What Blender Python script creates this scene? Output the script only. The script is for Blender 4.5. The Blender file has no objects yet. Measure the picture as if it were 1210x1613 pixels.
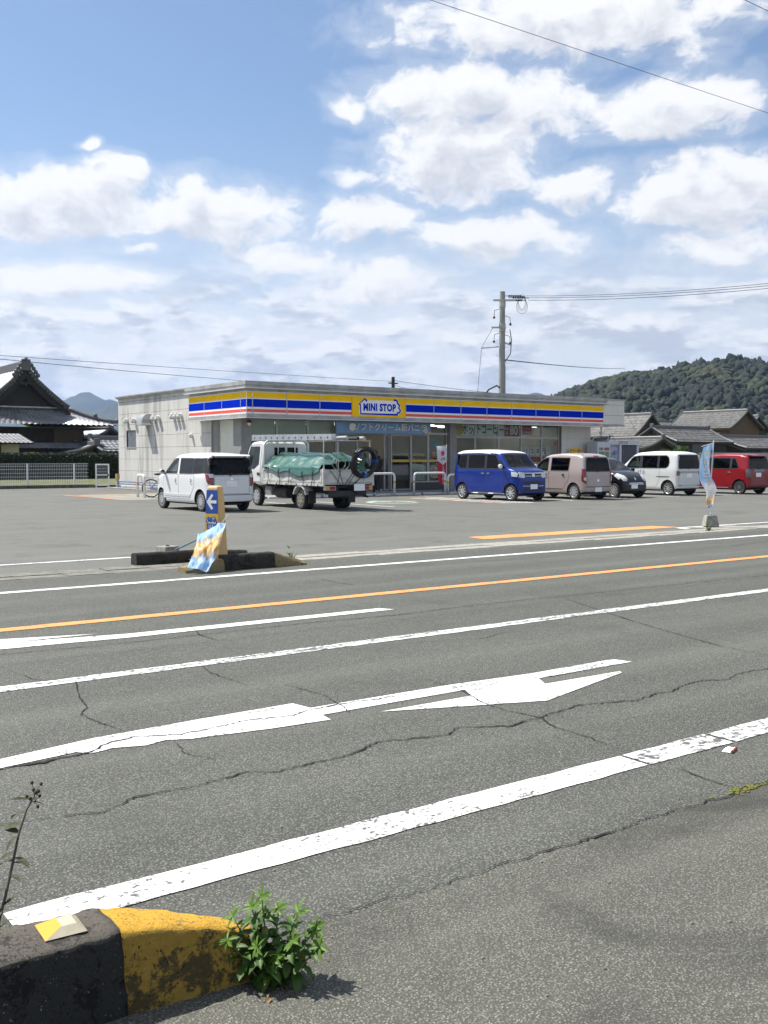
import bpy, bmesh, math, random
from mathutils import Vector, Matrix, Euler, noise
from mathutils.bvhtree import BVHTree
import numpy as np
random.seed(7)
S = bpy.context.scene
COL = S.collection
PI = math.pi
R = math.radians

# ------------------------------------------------------------------ camera
cam = bpy.data.cameras.new("camera")
camo = bpy.data.objects.new("camera", cam)
COL.objects.link(camo)
cam.sensor_fit = 'VERTICAL'
cam.sensor_height = 36.0
cam.lens = 36.0 * 1600 / 1613
cam.clip_start = 0.05
cam.clip_end = 40000
camo.location = (0, 0, 1.5)
camo.rotation_euler = (R(90 - 3.06), 0, R(-35.9))
S.camera = camo

# ------------------------------------------------------------------ exposure
S.view_settings.view_transform = 'Standard'
S.view_settings.look = 'None'
S.view_settings.exposure = 0.64
S.view_settings.gamma = 1.0
S.view_settings.use_curve_mapping = False
S.render.resolution_x, S.render.resolution_y = 768, 1024

# ------------------------------------------------------------------ sun
SUN = Vector((-0.36, 0.55, 1.0)).normalized()
sl = bpy.data.lights.new("sun", 'SUN')
sl.energy = 5.0
sl.angle = R(0.53)
sl.color = (1.0, 0.955, 0.88)
so = bpy.data.objects.new("sun", sl)
so.rotation_euler = SUN.to_track_quat('Z', 'Y').to_euler()
so.location = (-20, 30, 60)
COL.objects.link(so)

# ------------------------------------------------------------------ node helper
class NT:
    def __init__(s, tree):
        s.t = tree; s.n = tree.nodes; s.l = tree.links
    def node(s, typ, **kw):
        n = s.n.new(typ)
        for k, v in kw.items():
            setattr(n, k, v)
        return n
    def put(s, inp, v):
        if hasattr(v, 'is_output'):
            s.l.new(v, inp)
        elif v is not None:
            inp.default_value = v
    def m(s, op, a, b=None, c=None, clamp=False):
        n = s.node('ShaderNodeMath', operation=op, use_clamp=clamp)
        for i, v in enumerate((a, b, c)):
            if v is not None: s.put(n.inputs[i], v)
        return n.outputs[0]
    def v(s, op, a, b=None, scale=None):
        n = s.node('ShaderNodeVectorMath', operation=op)
        s.put(n.inputs[0], a)
        if b is not None: s.put(n.inputs[1], b)
        if scale is not None: s.put(n.inputs['Scale'], scale)
        return n.outputs['Value'] if op in ('DOT_PRODUCT', 'LENGTH') else n.outputs[0]
    def xyz(s, v):
        n = s.node('ShaderNodeSeparateXYZ'); s.put(n.inputs[0], v); return n.outputs
    def comb(s, x, y, z):
        n = s.node('ShaderNodeCombineXYZ')
        for i, q in enumerate((x, y, z)): s.put(n.inputs[i], q)
        return n.outputs[0]
    def noise(s, vec, scale, detail=4, rough=.5, dist=0.0, out=0, dim='3D'):
        n = s.node('ShaderNodeTexNoise', noise_dimensions=dim)
        if vec is not None: s.put(n.inputs['Vector'], vec)
        n.inputs['Scale'].default_value = scale; n.inputs['Detail'].default_value = detail
        n.inputs['Roughness'].default_value = rough; n.inputs['Distortion'].default_value = dist
        return n.outputs[out]
    def vor(s, vec, scale, feature='F1', out='Distance', rnd=1.0):
        n = s.node('ShaderNodeTexVoronoi', feature=feature)
        if vec is not None: s.put(n.inputs['Vector'], vec)
        n.inputs['Scale'].default_value = scale; n.inputs['Randomness'].default_value = rnd
        return n.outputs[out]
    def sm(s, x, a, b, lo=0.0, hi=1.0):
        n = s.node('ShaderNodeMapRange', interpolation_type='SMOOTHSTEP')
        s.put(n.inputs[0], x)
        for i, q in enumerate((a, b, lo, hi)): s.put(n.inputs[i + 1], q)
        return n.outputs[0]
    def mix(s, f, a, b, blend='MIX'):
        n = s.node('ShaderNodeMix', data_type='RGBA', blend_type=blend)
        s.put(n.inputs[0], f)
        s.put(n.inputs[6], (*a, 1) if isinstance(a, tuple) and len(a) == 3 else a)
        s.put(n.inputs[7], (*b, 1) if isinstance(b, tuple) and len(b) == 3 else b)
        return n.outputs[2]
    def mapping(s, vec, scale=(1, 1, 1), rot=(0, 0, 0), loc=(0, 0, 0)):
        n = s.node('ShaderNodeMapping')
        s.put(n.inputs['Vector'], vec)
        n.inputs['Scale'].default_value = scale; n.inputs['Rotation'].default_value = rot
        n.inputs['Location'].default_value = loc
        return n.outputs[0]

# ------------------------------------------------------------------ world: sky and clouds
W = bpy.data.worlds.new("World"); S.world = W; W.use_nodes = True
W.node_tree.nodes.clear()
w = NT(W.node_tree)
SKY_STR = 0.085
HAZE_D = 0.00011
sky = w.node('ShaderNodeTexSky', sky_type='NISHITA')
sky.sun_disc = False
sky.sun_elevation = math.asin(SUN.z)
sky.sun_rotation = math.atan2(SUN.x, SUN.y)
sky.altitude = 30; sky.air_density = 1.0; sky.dust_density = .6; sky.ozone_density = 1.0
gen = w.node('ShaderNodeTexCoord').outputs['Generated']
FW = (math.cos(R(54.1)), math.sin(R(54.1)), 0.0); RT = (math.sin(R(54.1)), -math.cos(R(54.1)), 0.0)
dz = w.xyz(gen)[2]
el = w.m('MULTIPLY', w.m('ARCSINE', dz), 180 / PI)
az = w.m('MULTIPLY', w.m('ARCTAN2', w.v('DOT_PRODUCT', gen, RT), w.v('DOT_PRODUCT', gen, FW)), 180 / PI)
pos = w.comb(az, el, 0.0)
CLOUDS = [(10.4, 22.5, 9.6, 1.6, 1), (4.6, 19.1, 5.6, 1.45, 1), (8.6, 18.6, 3.4, 1.2, .9), (15.6, 17.9, 4.6, 1.3, .95), (4.0, 16.2, 4.4, 2.2, 1), (10.5, 14.6, 2.69, 1.1, 0.8), (17.7, 13.7, 4.3, 1.9, 1), (6.0, 12.1, 4.3, 1.1, 1), (-0.9, 12.9, 3.2, 1.3, 0.85), (-1.6, 15.1, 1.29, 0.52, 0.7), (-5.6, 11.0, 2.44, 0.9, 0.9), (-0.9, 9.7, 3.4, 1.2, 0.85), (-17.6, 13.1, 6.09, 1.5, 1), (-9.4, 13.2, 4.23, 1.6, 1), (-14.5, 14.8, 1.5, 0.95, 1), (-17.2, 9.4, 4.23, 0.8, 1), (-19.7, 8.2, 1.6, 0.32, 0.8), (-15.9, 16.2, 0.85, 0.4, 0.8), (-13.5, 11.2, 1.0, 0.28, 0.7), (-1.9, 18.8, 1.15, 1.02, 0.45), (18.3, 11.0, 3.94, 1.2, 0.6), (16.3, 15.7, 1.07, 0.6, 0.7), (16.5, 20.4, 1.79, 1.3, 0.5)]
grp = bpy.data.node_groups.new("cloud_density", 'ShaderNodeTree')
grp.interface.new_socket("P", in_out='INPUT', socket_type='NodeSocketVector')
grp.interface.new_socket("D", in_out='OUTPUT', socket_type='NodeSocketFloat')
g = NT(grp)
gi = g.node('NodeGroupInput').outputs[0]; go = g.node('NodeGroupOutput')
warp = g.noise(g.v('MULTIPLY', gi, (1, 1.5, 1)), 0.22, 3, .55, 0, 1)
p2 = g.v('ADD', gi, g.v('MULTIPLY', g.v('SUBTRACT', warp, (.5, .5, .5)), (3.6, 2.2, 0)))
field = None
for a0, e0, ra, re_, wt in CLOUDS:
    d = g.v('MULTIPLY', g.v('SUBTRACT', p2, (a0, e0, 0)), (.92 / ra, .92 / re_, 0))
    q = g.m('MULTIPLY_ADD', g.v('DOT_PRODUCT', d, d), -.8, wt * .95)
    field = q if field is None else g.m('SMOOTH_MAX', field, q, .25)
# the rest of the sky, beyond the part in view: the same kind of scattered cumulus
ax = g.m('ABSOLUTE', g.xyz(gi)[0]); ey = g.xyz(gi)[1]
out = g.m('MAXIMUM', g.sm(ax, 24, 34), g.sm(ey, 26, 33))
gcl = g.m('MULTIPLY_ADD', g.noise(g.v('MULTIPLY', gi, (.045, .10, 1)), 1.0, 2, .5), 2.4, -1.25)
field = g.m('MAXIMUM', field, g.m('SUBTRACT', gcl, g.m('MULTIPLY', g.m('SUBTRACT', 1.0, out), 3.0)))
field = g.m('MAXIMUM', field, -1.2)
fb = g.noise(g.v('MULTIPLY', p2, (1, 1.45, 1)), 0.50, 10, .60)
D = g.m('MULTIPLY_ADD', g.m('SUBTRACT', fb, .5), 2.3, field)
g.l.new(D, go.inputs[0])
def dens(p):
    n = w.node('ShaderNodeGroup'); n.node_tree = grp; w.put(n.inputs[0], p); return n.outputs[0]
D0 = dens(pos)
D1 = dens(w.v('ADD', pos, (-.35, 1.05, 0)))
mask = w.m('MAXIMUM', w.sm(D0, -.18, .62), w.m('MULTIPLY', w.sm(D0, -.9, .35), .30))
shade = w.sm(D1, .25, 1.25)
ccol = w.mix(w.m('MULTIPLY', shade, .85), (.665, .665, .67), (.40, .42, .47))
# thin high veil and flat layered cloud near the horizon
st = w.noise(w.v('MULTIPLY', pos, (.23, .66, 1)), 1.0, 9, .6, .15)
st2 = w.noise(w.v('ADD', w.v('MULTIPLY', pos, (.07, .28, 1)), (11.3, 4.1, 0)), 1.0, 4, .5, .2)
veil = w.m('MULTIPLY', w.sm(el, 14.0, 4.0), w.sm(st2, .25, .62, .45, .92))
stm = w.m('MULTIPLY', w.sm(st, .40, .56), w.sm(el, 12.0, 7.5))
base = w.v('MULTIPLY', w.v('SCALE', sky.outputs[0], scale=SKY_STR), (.88, .97, 1.04))
base = w.mix(w.sm(el, -1, 20, .55, .05), base, (.52, .545, .59))
c1 = w.mix(veil, base, (.60, .605, .622))
st_b = w.noise(w.v('ADD', w.v('MULTIPLY', pos, (.23, .66, 1)), (-.08, .40, 0)), 1.0, 9, .6, .15)
stcol = w.mix(w.sm(st_b, .45, .58), (.66, .66, .67), (.385, .415, .475))
c2 = w.mix(w.m('MULTIPLY', stm, .9), c1, stcol)
c3 = w.mix(mask, c2, ccol)
bg = w.node('ShaderNodeBackground'); w.l.new(c3, bg.inputs[0]); bg.inputs[1].default_value = 1.0
w.l.new(bg.outputs[0], w.node('ShaderNodeOutputWorld').inputs[0])

# ------------------------------------------------------------------ materials
MC = {}
def mat(name, col, rough=.6, metal=0.0, var=0.0, vs=6.0, bump=0.0, bs=40.0, coat=0.0, col2=None, stretch=(1, 1, 1), spec=.5, emit=0, detail=5, trans=0):
    if name in MC: return MC[name]
    m = bpy.data.materials.new(name); m.use_nodes = True
    t = NT(m.node_tree); b = m.node_tree.nodes['Principled BSDF']
    b.inputs['Roughness'].default_value = rough; b.inputs['Metallic'].default_value = metal
    b.inputs['Coat Weight'].default_value = coat; b.inputs['Coat Roughness'].default_value = .04
    b.inputs['Specular IOR Level'].default_value = spec
    b.inputs['Base Color'].default_value = (*col, 1)
    if emit:
        b.inputs['Emission Color'].default_value = (*col, 1); b.inputs['Emission Strength'].default_value = emit
    oc = t.node('ShaderNodeTexCoord').outputs['Object'] if (var or bump) else None
    if var:
        v = t.mapping(oc, stretch)
        f = t.sm(t.noise(v, vs, detail, .6), .3, .72)
        c2_ = col2 or tuple(c * (1 - var) for c in col)
        t.l.new(t.mix(f, tuple(min(1, c * (1 + .25 * var)) for c in col) if not col2 else col, c2_), b.inputs['Base Color'])
        if rough < .9:
            t.l.new(t.m('MULTIPLY_ADD', f, .12, rough - .04), b.inputs['Roughness'])
    if bump:
        bn = t.node('ShaderNodeBump'); bn.inputs['Strength'].default_value = bump; bn.inputs['Distance'].default_value = .01
        t.l.new(t.noise(oc, bs, 4, .6), bn.inputs['Height']); t.l.new(bn.outputs[0], b.inputs['Normal'])
    if trans:
        tr = t.node('ShaderNodeBsdfTranslucent'); tr.inputs[0].default_value = (*[min(1, c * 1.5) for c in col], 1)
        if var: t.l.new(b.inputs['Base Color'].links[0].from_socket, tr.inputs[0])
        mx = t.node('ShaderNodeMixShader'); mx.inputs[0].default_value = trans
        t.l.new(b.outputs[0], mx.inputs[1]); t.l.new(tr.outputs[0], mx.inputs[2])
        t.l.new(mx.outputs[0], m.node_tree.nodes['Material Output'].inputs[0])
    MC[name] = m
    return m

def glass(name, tint, refl=1.0):
    if name in MC: return MC[name]
    m = bpy.data.materials.new(name); m.use_nodes = True; m.node_tree.nodes.clear()
    t = NT(m.node_tree)
    tr = t.node('ShaderNodeBsdfTransparent'); tr.inputs[0].default_value = (*tint, 1)
    gl = t.node('ShaderNodeBsdfGlossy'); gl.inputs[0].default_value = (refl, refl, refl, 1); gl.inputs[1].default_value = .02
    lw = t.node('ShaderNodeLayerWeight'); lw.inputs[0].default_value = .5
    fr = t.m('MULTIPLY_ADD', t.m('POWER', lw.outputs['Facing'], 4.0), .8, .016)
    mx = t.node('ShaderNodeMixShader')
    t.l.new(fr, mx.inputs[0]); t.l.new(tr.outputs[0], mx.inputs[1]); t.l.new(gl.outputs[0], mx.inputs[2])
    t.l.new(mx.outputs[0], t.node('ShaderNodeOutputMaterial').inputs[0])
    MC[name] = m
    return m

# ------------------------------------------------------------------ mesh helpers
class M:
    def __init__(s):
        s.v = []; s.f = []; s.mi = []
    def add(s, vs, fs, m=0):
        o = len(s.v); s.v += [tuple(q) for q in vs]
        s.f += [tuple(i + o for i in f) for f in fs]; s.mi += [m] * len(fs)
    def box(s, x0, x1, y0, y1, z0, z1, m=0, T=None):
        vs = [Vector((x, y, z)) for z in (z0, z1) for y in (y0, y1) for x in (x0, x1)]
        if T: vs = [T @ q for q in vs]
        s.add(vs, [(0, 2, 3, 1), (4, 5, 7, 6), (0, 1, 5, 4), (2, 6, 7, 3), (0, 4, 6, 2), (1, 3, 7, 5)], m)
    def prism(s, poly, h0, h1, axis='z', m=0, T=None):
        n = len(poly)
        def P(a, b, h):
            q = Vector({'z': (a, b, h), 'y': (a, h, b), 'x': (h, a, b)}[axis])
            return T @ q if T else q
        vs = [P(a, b, h0) for a, b in poly] + [P(a, b, h1) for a, b in poly]
        fs = [tuple(range(n))[::-1], tuple(range(n, 2 * n))] + [(i, (i + 1) % n, n + (i + 1) % n, n + i) for i in range(n)]
        s.add(vs, fs, m)
    def tube(s, pts, r, n=8, cap=True, m=0):
        pts = [Vector(p) for p in pts]; k = len(pts)
        rs = r if isinstance(r, (list, tuple)) else [r] * k
        up = None; vs = []
        for i, p in enumerate(pts):
            d = (pts[min(i + 1, k - 1)] - pts[max(i - 1, 0)])
            d = d.normalized() if d.length > 1e-9 else Vector((0, 0, 1))
            if up is None: up = d.orthogonal().normalized()
            up = (up - d * up.dot(d))
            up = up.normalized() if up.length > 1e-6 else d.orthogonal().normalized()
            sd = d.cross(up)
            for j in range(n):
                a = 2 * PI * j / n
                vs.append(p + (up * math.cos(a) + sd * math.sin(a)) * rs[i])
        fs = [(i * n + j, i * n + (j + 1) % n, (i + 1) * n + (j + 1) % n, (i + 1) * n + j) for i in range(k - 1) for j in range(n)]
        if cap: fs += [tuple(range(n))[::-1], tuple(range((k - 1) * n, k * n))]
        s.add(vs, fs, m)
    def lathe(s, prof, n=16, axis='z', c=(0, 0, 0), m=0):
        vs = []
        for rr, h in prof:
            for j in range(n):
                a = 2 * PI * j / n; x, y = rr * math.cos(a), rr * math.sin(a)
                q = {'z': (x, y, h), 'y': (x, h, y), 'x': (h, x, y)}[axis]
                vs.append((q[0] + c[0], q[1] + c[1], q[2] + c[2]))
        k = len(prof)
        fs = [(i * n + j, i * n + (j + 1) % n, (i + 1) * n + (j + 1) % n, (i + 1) * n + j) for i in range(k - 1) for j in range(n)]
        s.add(vs, fs, m)
    def grid(s, fn, nu, nv, m=0, close=False):
        vs = [fn(i / nu, j / nv) for i in range(nu + 1) for j in range(nv + 1)]
        fs = [(i * (nv + 1) + j, (i + 1) * (nv + 1) + j, (i + 1) * (nv + 1) + j + 1, i * (nv + 1) + j + 1) for i in range(nu) for j in range(nv)]
        s.add(vs, fs, m)
    def ball(s, c, r, nu=10, nv=6, m=0, sc=(1, 1, 1)):
        s.grid(lambda u, v: (c[0] + sc[0] * r * math.cos(2 * PI * u) * math.sin(PI * v), c[1] + sc[1] * r * math.sin(2 * PI * u) * math.sin(PI * v), c[2] - sc[2] * r * math.cos(PI * v)), nu, nv, m)
    def mesh(s, name, mats):
        me = bpy.data.meshes.new(name); me.from_pydata(s.v, [], s.f)
        for q in mats if isinstance(mats, (list, tuple)) else [mats]: me.materials.append(q)
        if any(s.mi): me.polygons.foreach_set('material_index', s.mi)
        return me
    def obj(s, name, mats, parent=None, smooth=False, bevel=0, seg=2, fix=True):
        me = s.mesh(name, mats)
        if fix:
            bm = bmesh.new(); bm.from_mesh(me); bmesh.ops.remove_doubles(bm, verts=bm.verts, dist=1e-5)
            bmesh.ops.recalc_face_normals(bm, faces=bm.faces); bm.to_mesh(me); bm.free()
        return link(name, me, parent, smooth, bevel, seg)

def link(name, me, parent=None, smooth=False, bevel=0, seg=2):
    o = bpy.data.objects.new(name, me); COL.objects.link(o)
    if parent: o.parent = parent
    if smooth:
        me.polygons.foreach_set('use_smooth', [True] * len(me.polygons))
        if smooth != 'all': me.set_sharp_from_angle(angle=R(38))
    if bevel:
        b = o.modifiers.new('bevel', 'BEVEL'); b.width = bevel; b.segments = seg; b.limit_method = 'ANGLE'; b.angle_limit = R(35)
        b.harden_normals = False
    return o

def tag(o, label=None, cat=None, group=None, kind=None):
    if label: o['label'] = label
    if cat: o['category'] = cat
    if group: o['group'] = group
    if kind: o['kind'] = kind
    return o

def thing(name, label, cat, loc=(0, 0, 0), rz=0.0, group=None):
    o = bpy.data.objects.new(name, None); COL.objects.link(o)
    o.location = loc; o.rotation_euler = (0, 0, rz); o.empty_display_size = .2
    return tag(o, label, cat, group)

def part(name, fn, mats, parent, **kw):
    b = M(); fn(b); return b.obj(name, mats, parent, **kw)

def evalmesh(o, name):
    dg = bpy.context.evaluated_depsgraph_get(); dg.update()
    return bpy.data.meshes.new_from_object(o.evaluated_get(dg), depsgraph=dg)

def text(name, body, size, m, parent, loc, rot=(PI / 2, 0, 0), ext=.002, align='CENTER', sx=1.0, bold=0.0, kind=None, spacing=1.0):
    c = bpy.data.curves.new('tmp', 'FONT'); c.body = body; c.size = size; c.extrude = ext; c.offset = bold
    c.align_x = align; c.align_y = 'CENTER'; c.resolution_u = 3; c.space_character = spacing
    t = bpy.data.objects.new('tmp', c); COL.objects.link(t)
    me = evalmesh(t, name); me.name = name
    bpy.data.objects.remove(t); bpy.data.curves.remove(c)
    me.materials.clear(); me.materials.append(m)
    o = link(name, me, parent); o.location = loc; o.rotation_euler = rot; o.scale = (sx, 1, 1)
    return o
# ------------------------------------------------------------------ asphalt, paint, concrete
def asphalt(name, dark, light, scale=105.0, patch=.22, warm=(1, 1, 1), stain=0.0):
    m = bpy.data.materials.new(name); m.use_nodes = True
    t = NT(m.node_tree); b = m.node_tree.nodes['Principled BSDF']
    oc = t.node('ShaderNodeTexCoord').outputs['Object']
    wv = t.v('ADD', oc, t.v('SCALE', t.v('SUBTRACT', t.noise(oc, 60, 2, .5, 0, 1), (.5, .5, .5)), scale=.010))
    vd = t.vor(wv, scale); vc = t.xyz(t.vor(wv, scale, out='Color'))[0]
    fine = t.noise(oc, scale * 2.6, 3, .6)
    stone = t.m('MULTIPLY', t.sm(vd, .62, .25), t.m('POWER', vc, 1.6))
    f = t.m('MULTIPLY_ADD', fine, .38, t.m('MULTIPLY', stone, .85))
    c = t.mix(f, dark, light); c = t.mix(t.sm(vd, .42, .66, 0, .42), c, tuple(q * .45 for q in dark))
    pn = t.noise(t.mapping(oc, (.35, 1, 1)), .9, 6, .62)
    c = t.mix(t.sm(pn, .3, .75, 0, patch), c, tuple(q * .55 for q in dark))
    lan = t.noise(t.mapping(oc, (.02, 1.0, 1)), 1.6, 3, .5)
    c = t.mix(t.sm(lan, .45, .75, 0, .13), c, tuple(q * 1.15 for q in light))
    if stain:
        sn = t.noise(oc, .85, 6, .65, .6)
        c = t.mix(t.sm(sn, .5, .72, 0, stain), c, tuple(q * .5 for q in dark))
        sp = t.vor(oc, 1.7)
        c = t.mix(t.sm(sp, .10, .03, 0, .5 * stain), c, tuple(q * .35 for q in dark))
    c = t.mix(1.0, c, warm, 'MULTIPLY')
    t.l.new(c, b.inputs['Base Color'])
    b.inputs['Roughness'].default_value = .78; b.inputs['Specular IOR Level'].default_value = .35
    bn = t.node('ShaderNodeBump'); bn.inputs['Strength'].default_value = .8; bn.inputs['Distance'].default_value = .0042
    t.l.new(t.m('ADD', t.m('MULTIPLY', t.sm(vd, .75, .15), t.m('MULTIPLY_ADD', vc, .7, .3)), t.m('MULTIPLY', fine, .35)), bn.inputs['Height'])
    t.l.new(bn.outputs[0], b.inputs['Normal'])
    return m

def paint(name, col, wear=.5, under=(.10, .10, .098), lo=.56, sc=26.0):
    m = bpy.data.materials.new(name); m.use_nodes = True
    t = NT(m.node_tree); b = m.node_tree.nodes['Principled BSDF']
    oc = t.node('ShaderNodeTexCoord').outputs['Object']
    big = t.noise(oc, 1.3, 4, .6); n1 = t.noise(t.mapping(oc, (1, 1, 1)), sc, 6, .7); n2 = t.noise(t.mapping(oc, (.7, 2.2, 1)), 7, 5, .65)
    hole = t.sm(t.m('ADD', t.m('MULTIPLY', n1, .62), t.m('MULTIPLY_ADD', big, .28, t.m('MULTIPLY', n2, .30))), lo + .10 - wear * .08, lo + .16 - wear * .06)
    c = t.mix(t.sm(n2, .35, .8, 0, .22), col, tuple(q * .75 for q in col))
    c = t.mix(hole, c, under)
    t.l.new(c, b.inputs['Base Color']); b.inputs['Roughness'].default_value = .62; b.inputs['Specular IOR Level'].default_value = .35
    bn = t.node('ShaderNodeBump'); bn.inputs['Strength'].default_value = .45; bn.inputs['Distance'].default_value = .003
    t.l.new(t.m('MULTIPLY_ADD', t.noise(oc, 120, 3, .6), .8, t.m('MULTIPLY', hole, -.8)), bn.inputs['Height']); t.l.new(bn.outputs[0], b.inputs['Normal'])
    return m

A_ROAD = asphalt('road_asphalt', (.048, .050, .042), (.255, .258, .222), 105, .18, stain=.22)
A_LOT = asphalt('lot_asphalt', (.122, .124, .109), (.225, .224, .196), 75, .18, stain=.5)
A_SHO = asphalt('shoulder_asphalt', (.066, .066, .054), (.29, .285, .238), 125, .40, stain=.9)
WHITE = paint('white_road_paint', (.72, .72, .70), .42, sc=44)
WHITE_OLD = paint('worn_white_road_paint', (.70, .70, .675), 1.0)
WHITE_NEW = paint('fresh_white_road_paint', (.75, .75, .73), .15)
ORANGE = paint('orange_road_paint', (.80, .315, .10), .25)
CONC = mat('concrete', (.34, .325, .28), .85, var=.45, vs=5, bump=.35, bs=60)
CONC_D = mat('dark_mossy_concrete', (.15, .14, .11), .9, var=.75, vs=9, bump=.6, bs=50)
CRK = mat('crack_shadow_gap', (.012, .012, .011), 1.0)
SOIL = mat('soil', (.16, .125, .085), .95, var=.5, vs=3, bump=.5, bs=30)
GRASSM = mat('grass_ground', (.13, .17, .035), .95, var=.5, vs=1.5, col2=(.20, .19, .07), bump=.5, bs=20)

def sheet(name, poly, z, m, parent=None, kind=None, sub=0):
    b = M(); b.add([(x, y, z) for x, y in poly], [tuple(range(len(poly)))])
    o = b.obj(name, m, parent)
    if kind: tag(o, kind=kind)
    return o
def rect(x0, x1, y0, y1): return [(x0, y0), (x1, y0), (x1, y1), (x0, y1)]

ground = sheet('ground', rect(-5600, 5600, -5600, 5600), -.06, GRASSM, kind='structure')
shoulder = sheet('road_shoulder', rect(-60, 160, -12, 2.70), 0, A_SHO, kind='structure')
road = sheet('road', rect(-60, 160, 2.70, 12.72), 0, A_ROAD, kind='structure')
lot = sheet('car_park', rect(-40, 62, 13.32, 50.0), 0, A_LOT, kind='structure')
base_soil = sheet('verge_soil', rect(-60, 160, 12.72, 13.32), -.035, SOIL, kind='structure')

# --- lane lines (parts of the road)
LZ = .004
def strip(name, x0, x1, y, wd, m, parent, z=LZ, jag=.0, n=1):
    b = M(); rnd = random.Random(int(x0 * 7 + y * 31))
    k = max(1, int((x1 - x0) / .12)) if jag else 1
    top = [(x0 + (x1 - x0) * i / k, y + wd / 2 + (rnd.uniform(-jag, jag))) for i in range(k + 1)]
    bot = [(x0 + (x1 - x0) * i / k, y - wd / 2 + (rnd.uniform(-jag, jag))) for i in range(k + 1)]
    b.add([(x, q, z) for x, q in top] + [(x, q, z) for x, q in bot], [(k + 1 + i, k + 2 + i, i + 1, i) for i in range(k)])
    return b.obj(name, m, parent)
# the near edge line, laid in lengths with butt joints
ex = [.90, 3.92, 4.60, 6.9, 9.6, 14, 22, 40, 90]
for i in range(len(ex) - 1):
    strip('edge_line', ex[i] + (.012 if i else 0), ex[i + 1] - .012, 3.29, .185, WHITE if i == 0 else WHITE_OLD, road, jag=.006)
strip('edge_line', -40, 0.30, 3.29, .185, WHITE, road, jag=.006)
strip('lane_line', -40, 120, 6.72, .15, WHITE_OLD, road, jag=.008)
strip('centre_line', -40, 120, 9.05, .17, ORANGE, road, jag=.006)
strip('edge_line', -40, 120, 11.55, .15, WHITE, road, jag=.004)
AR = [(-.2, 5.02), (1.18, 5.1), (1.37, 5.15), (1.89, 5.25), (2.54, 5.28), (3.14, 5.29), (3.17, 5.13), (4.22, 5.12), (4.93, 5.06), (5.77, 5.07), (5.81, 4.92), (4.86, 4.92), (4.77, 4.77), (5.48, 4.75), (5.46, 4.71), (4.45, 4.43), (3.97, 4.61), (3.46, 4.81), (4.15, 4.80), (4.23, 4.95), (3.14, 4.95), (3.12, 4.83), (2.75, 4.86), (2.3, 4.93), (2.18, 4.99), (2.06, 4.955), (1.9, 5.01), (1.78, 4.98), (1.72, 5.05), (1.34, 5.0), (1.15, 4.97), (-.2, 4.87)]
sheet('direction_arrow', AR, LZ, WHITE, road)
AR2 = [(-1.2, 8.65), (2.31, 8.59), (3.05, 8.38), (2.32, 8.41), (3.26, 8.23), (5.85, 8.17), (5.93, 8.02), (3.19, 8.05), (2.57, 8.11), (2.19, 8.14), (-1.2, 8.2)]
sheet('direction_arrow', AR2, LZ, WHITE_NEW, road)
# --- cracks: narrow jagged gaps running over road and paint
def cracks(name, lines, parent, z=.0052):
    b = M(); rnd = random.Random(3)
    for pts, wd in lines:
        fine = []
        for (x0, y0), (x1, y1) in zip(pts, pts[1:]):
            L = math.hypot(x1 - x0, y1 - y0); k = max(1, int(L / .022))
            for i in range(k):
                t = i / k; fine.append((x0 + (x1 - x0) * t + rnd.gauss(0, .004), y0 + (y1 - y0) * t + rnd.gauss(0, .0055) + .02 * noise.noise(Vector((x0 + (x1 - x0) * t, y0 + (y1 - y0) * t, 0)) * 9)))
        fine.append(pts[-1])
        vs = []; n = len(fine)
        for i, (x, y) in enumerate(fine):
            a, c = fine[max(0, i - 1)], fine[min(n - 1, i + 1)]
            dx, dy = c[0] - a[0], c[1] - a[1]; L = math.hypot(dx, dy) or 1
            h = wd * .30 * (rnd.uniform(.3, 1.1) + 1.3 * max(0, noise.noise(Vector((x, y, 4)) * 5))) * min(1, .25 + 4 * min(i, n - 1 - i) / n)
            vs += [(x - dy / L * h, y + dx / L * h, z), (x + dy / L * h, y - dx / L * h, z)]
        b.add(vs, [(2 * i, 2 * i + 1, 2 * i + 3, 2 * i + 2) for i in range(n - 1)])
    o = b.obj(name, CRK, parent, fix=False); return tag(o, kind='stuff')
c1 = [(.6, 4.3), (1.27, 4.2), (1.37, 4.16), (1.53, 4.12), (1.7, 4.22), (1.92, 4.21), (2.06, 4.21), (2.25, 4.25), (2.37, 4.17), (2.52, 4.19), (2.83, 4.19), (2.97, 4.27), (3.14, 4.29), (3.22, 4.25), (3.45, 4.19), (3.61, 4.28), (3.86, 4.13), (4.05, 4.16), (4.32, 4.2), (4.51, 4.24), (4.69, 4.18), (4.9, 4.11), (5.12, 4.16), (5.27, 4.13), (5.47, 4.2), (5.69, 4.23), (5.86, 4.15), (6.14, 4.22), (6.42, 4.2), (6.75, 4.16), (8.5, 4.3), (11, 4.2)]
c2 = [(2.02, 7.23), (2.07, 6.89), (2.28, 6.67), (2.15, 6.25), (2.09, 5.93), (2.0, 5.79), (2.02, 5.56), (2.09, 5.22)]
c2b = [(-.5, 5.0), (1.33, 4.99), (1.51, 4.98), (1.7, 5.0), (1.78, 5.01), (1.91, 5.11), (2.08, 5.15), (2.29, 5.03), (2.46, 5.06), (2.68, 5.09), (2.99, 5.04), (3.13, 5.08), (3.36, 5.11), (3.71, 5.06), (4.16, 5.08)]
c6 = [(-4, 7.9), (1.9, 7.93), (2.12, 7.92), (3.1, 7.83), (4.91, 7.82), (5.68, 7.72), (6.88, 7.78), (9.2, 7.67), (11.56, 7.59), (12.78, 7.53), (30, 7.5)]
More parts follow.
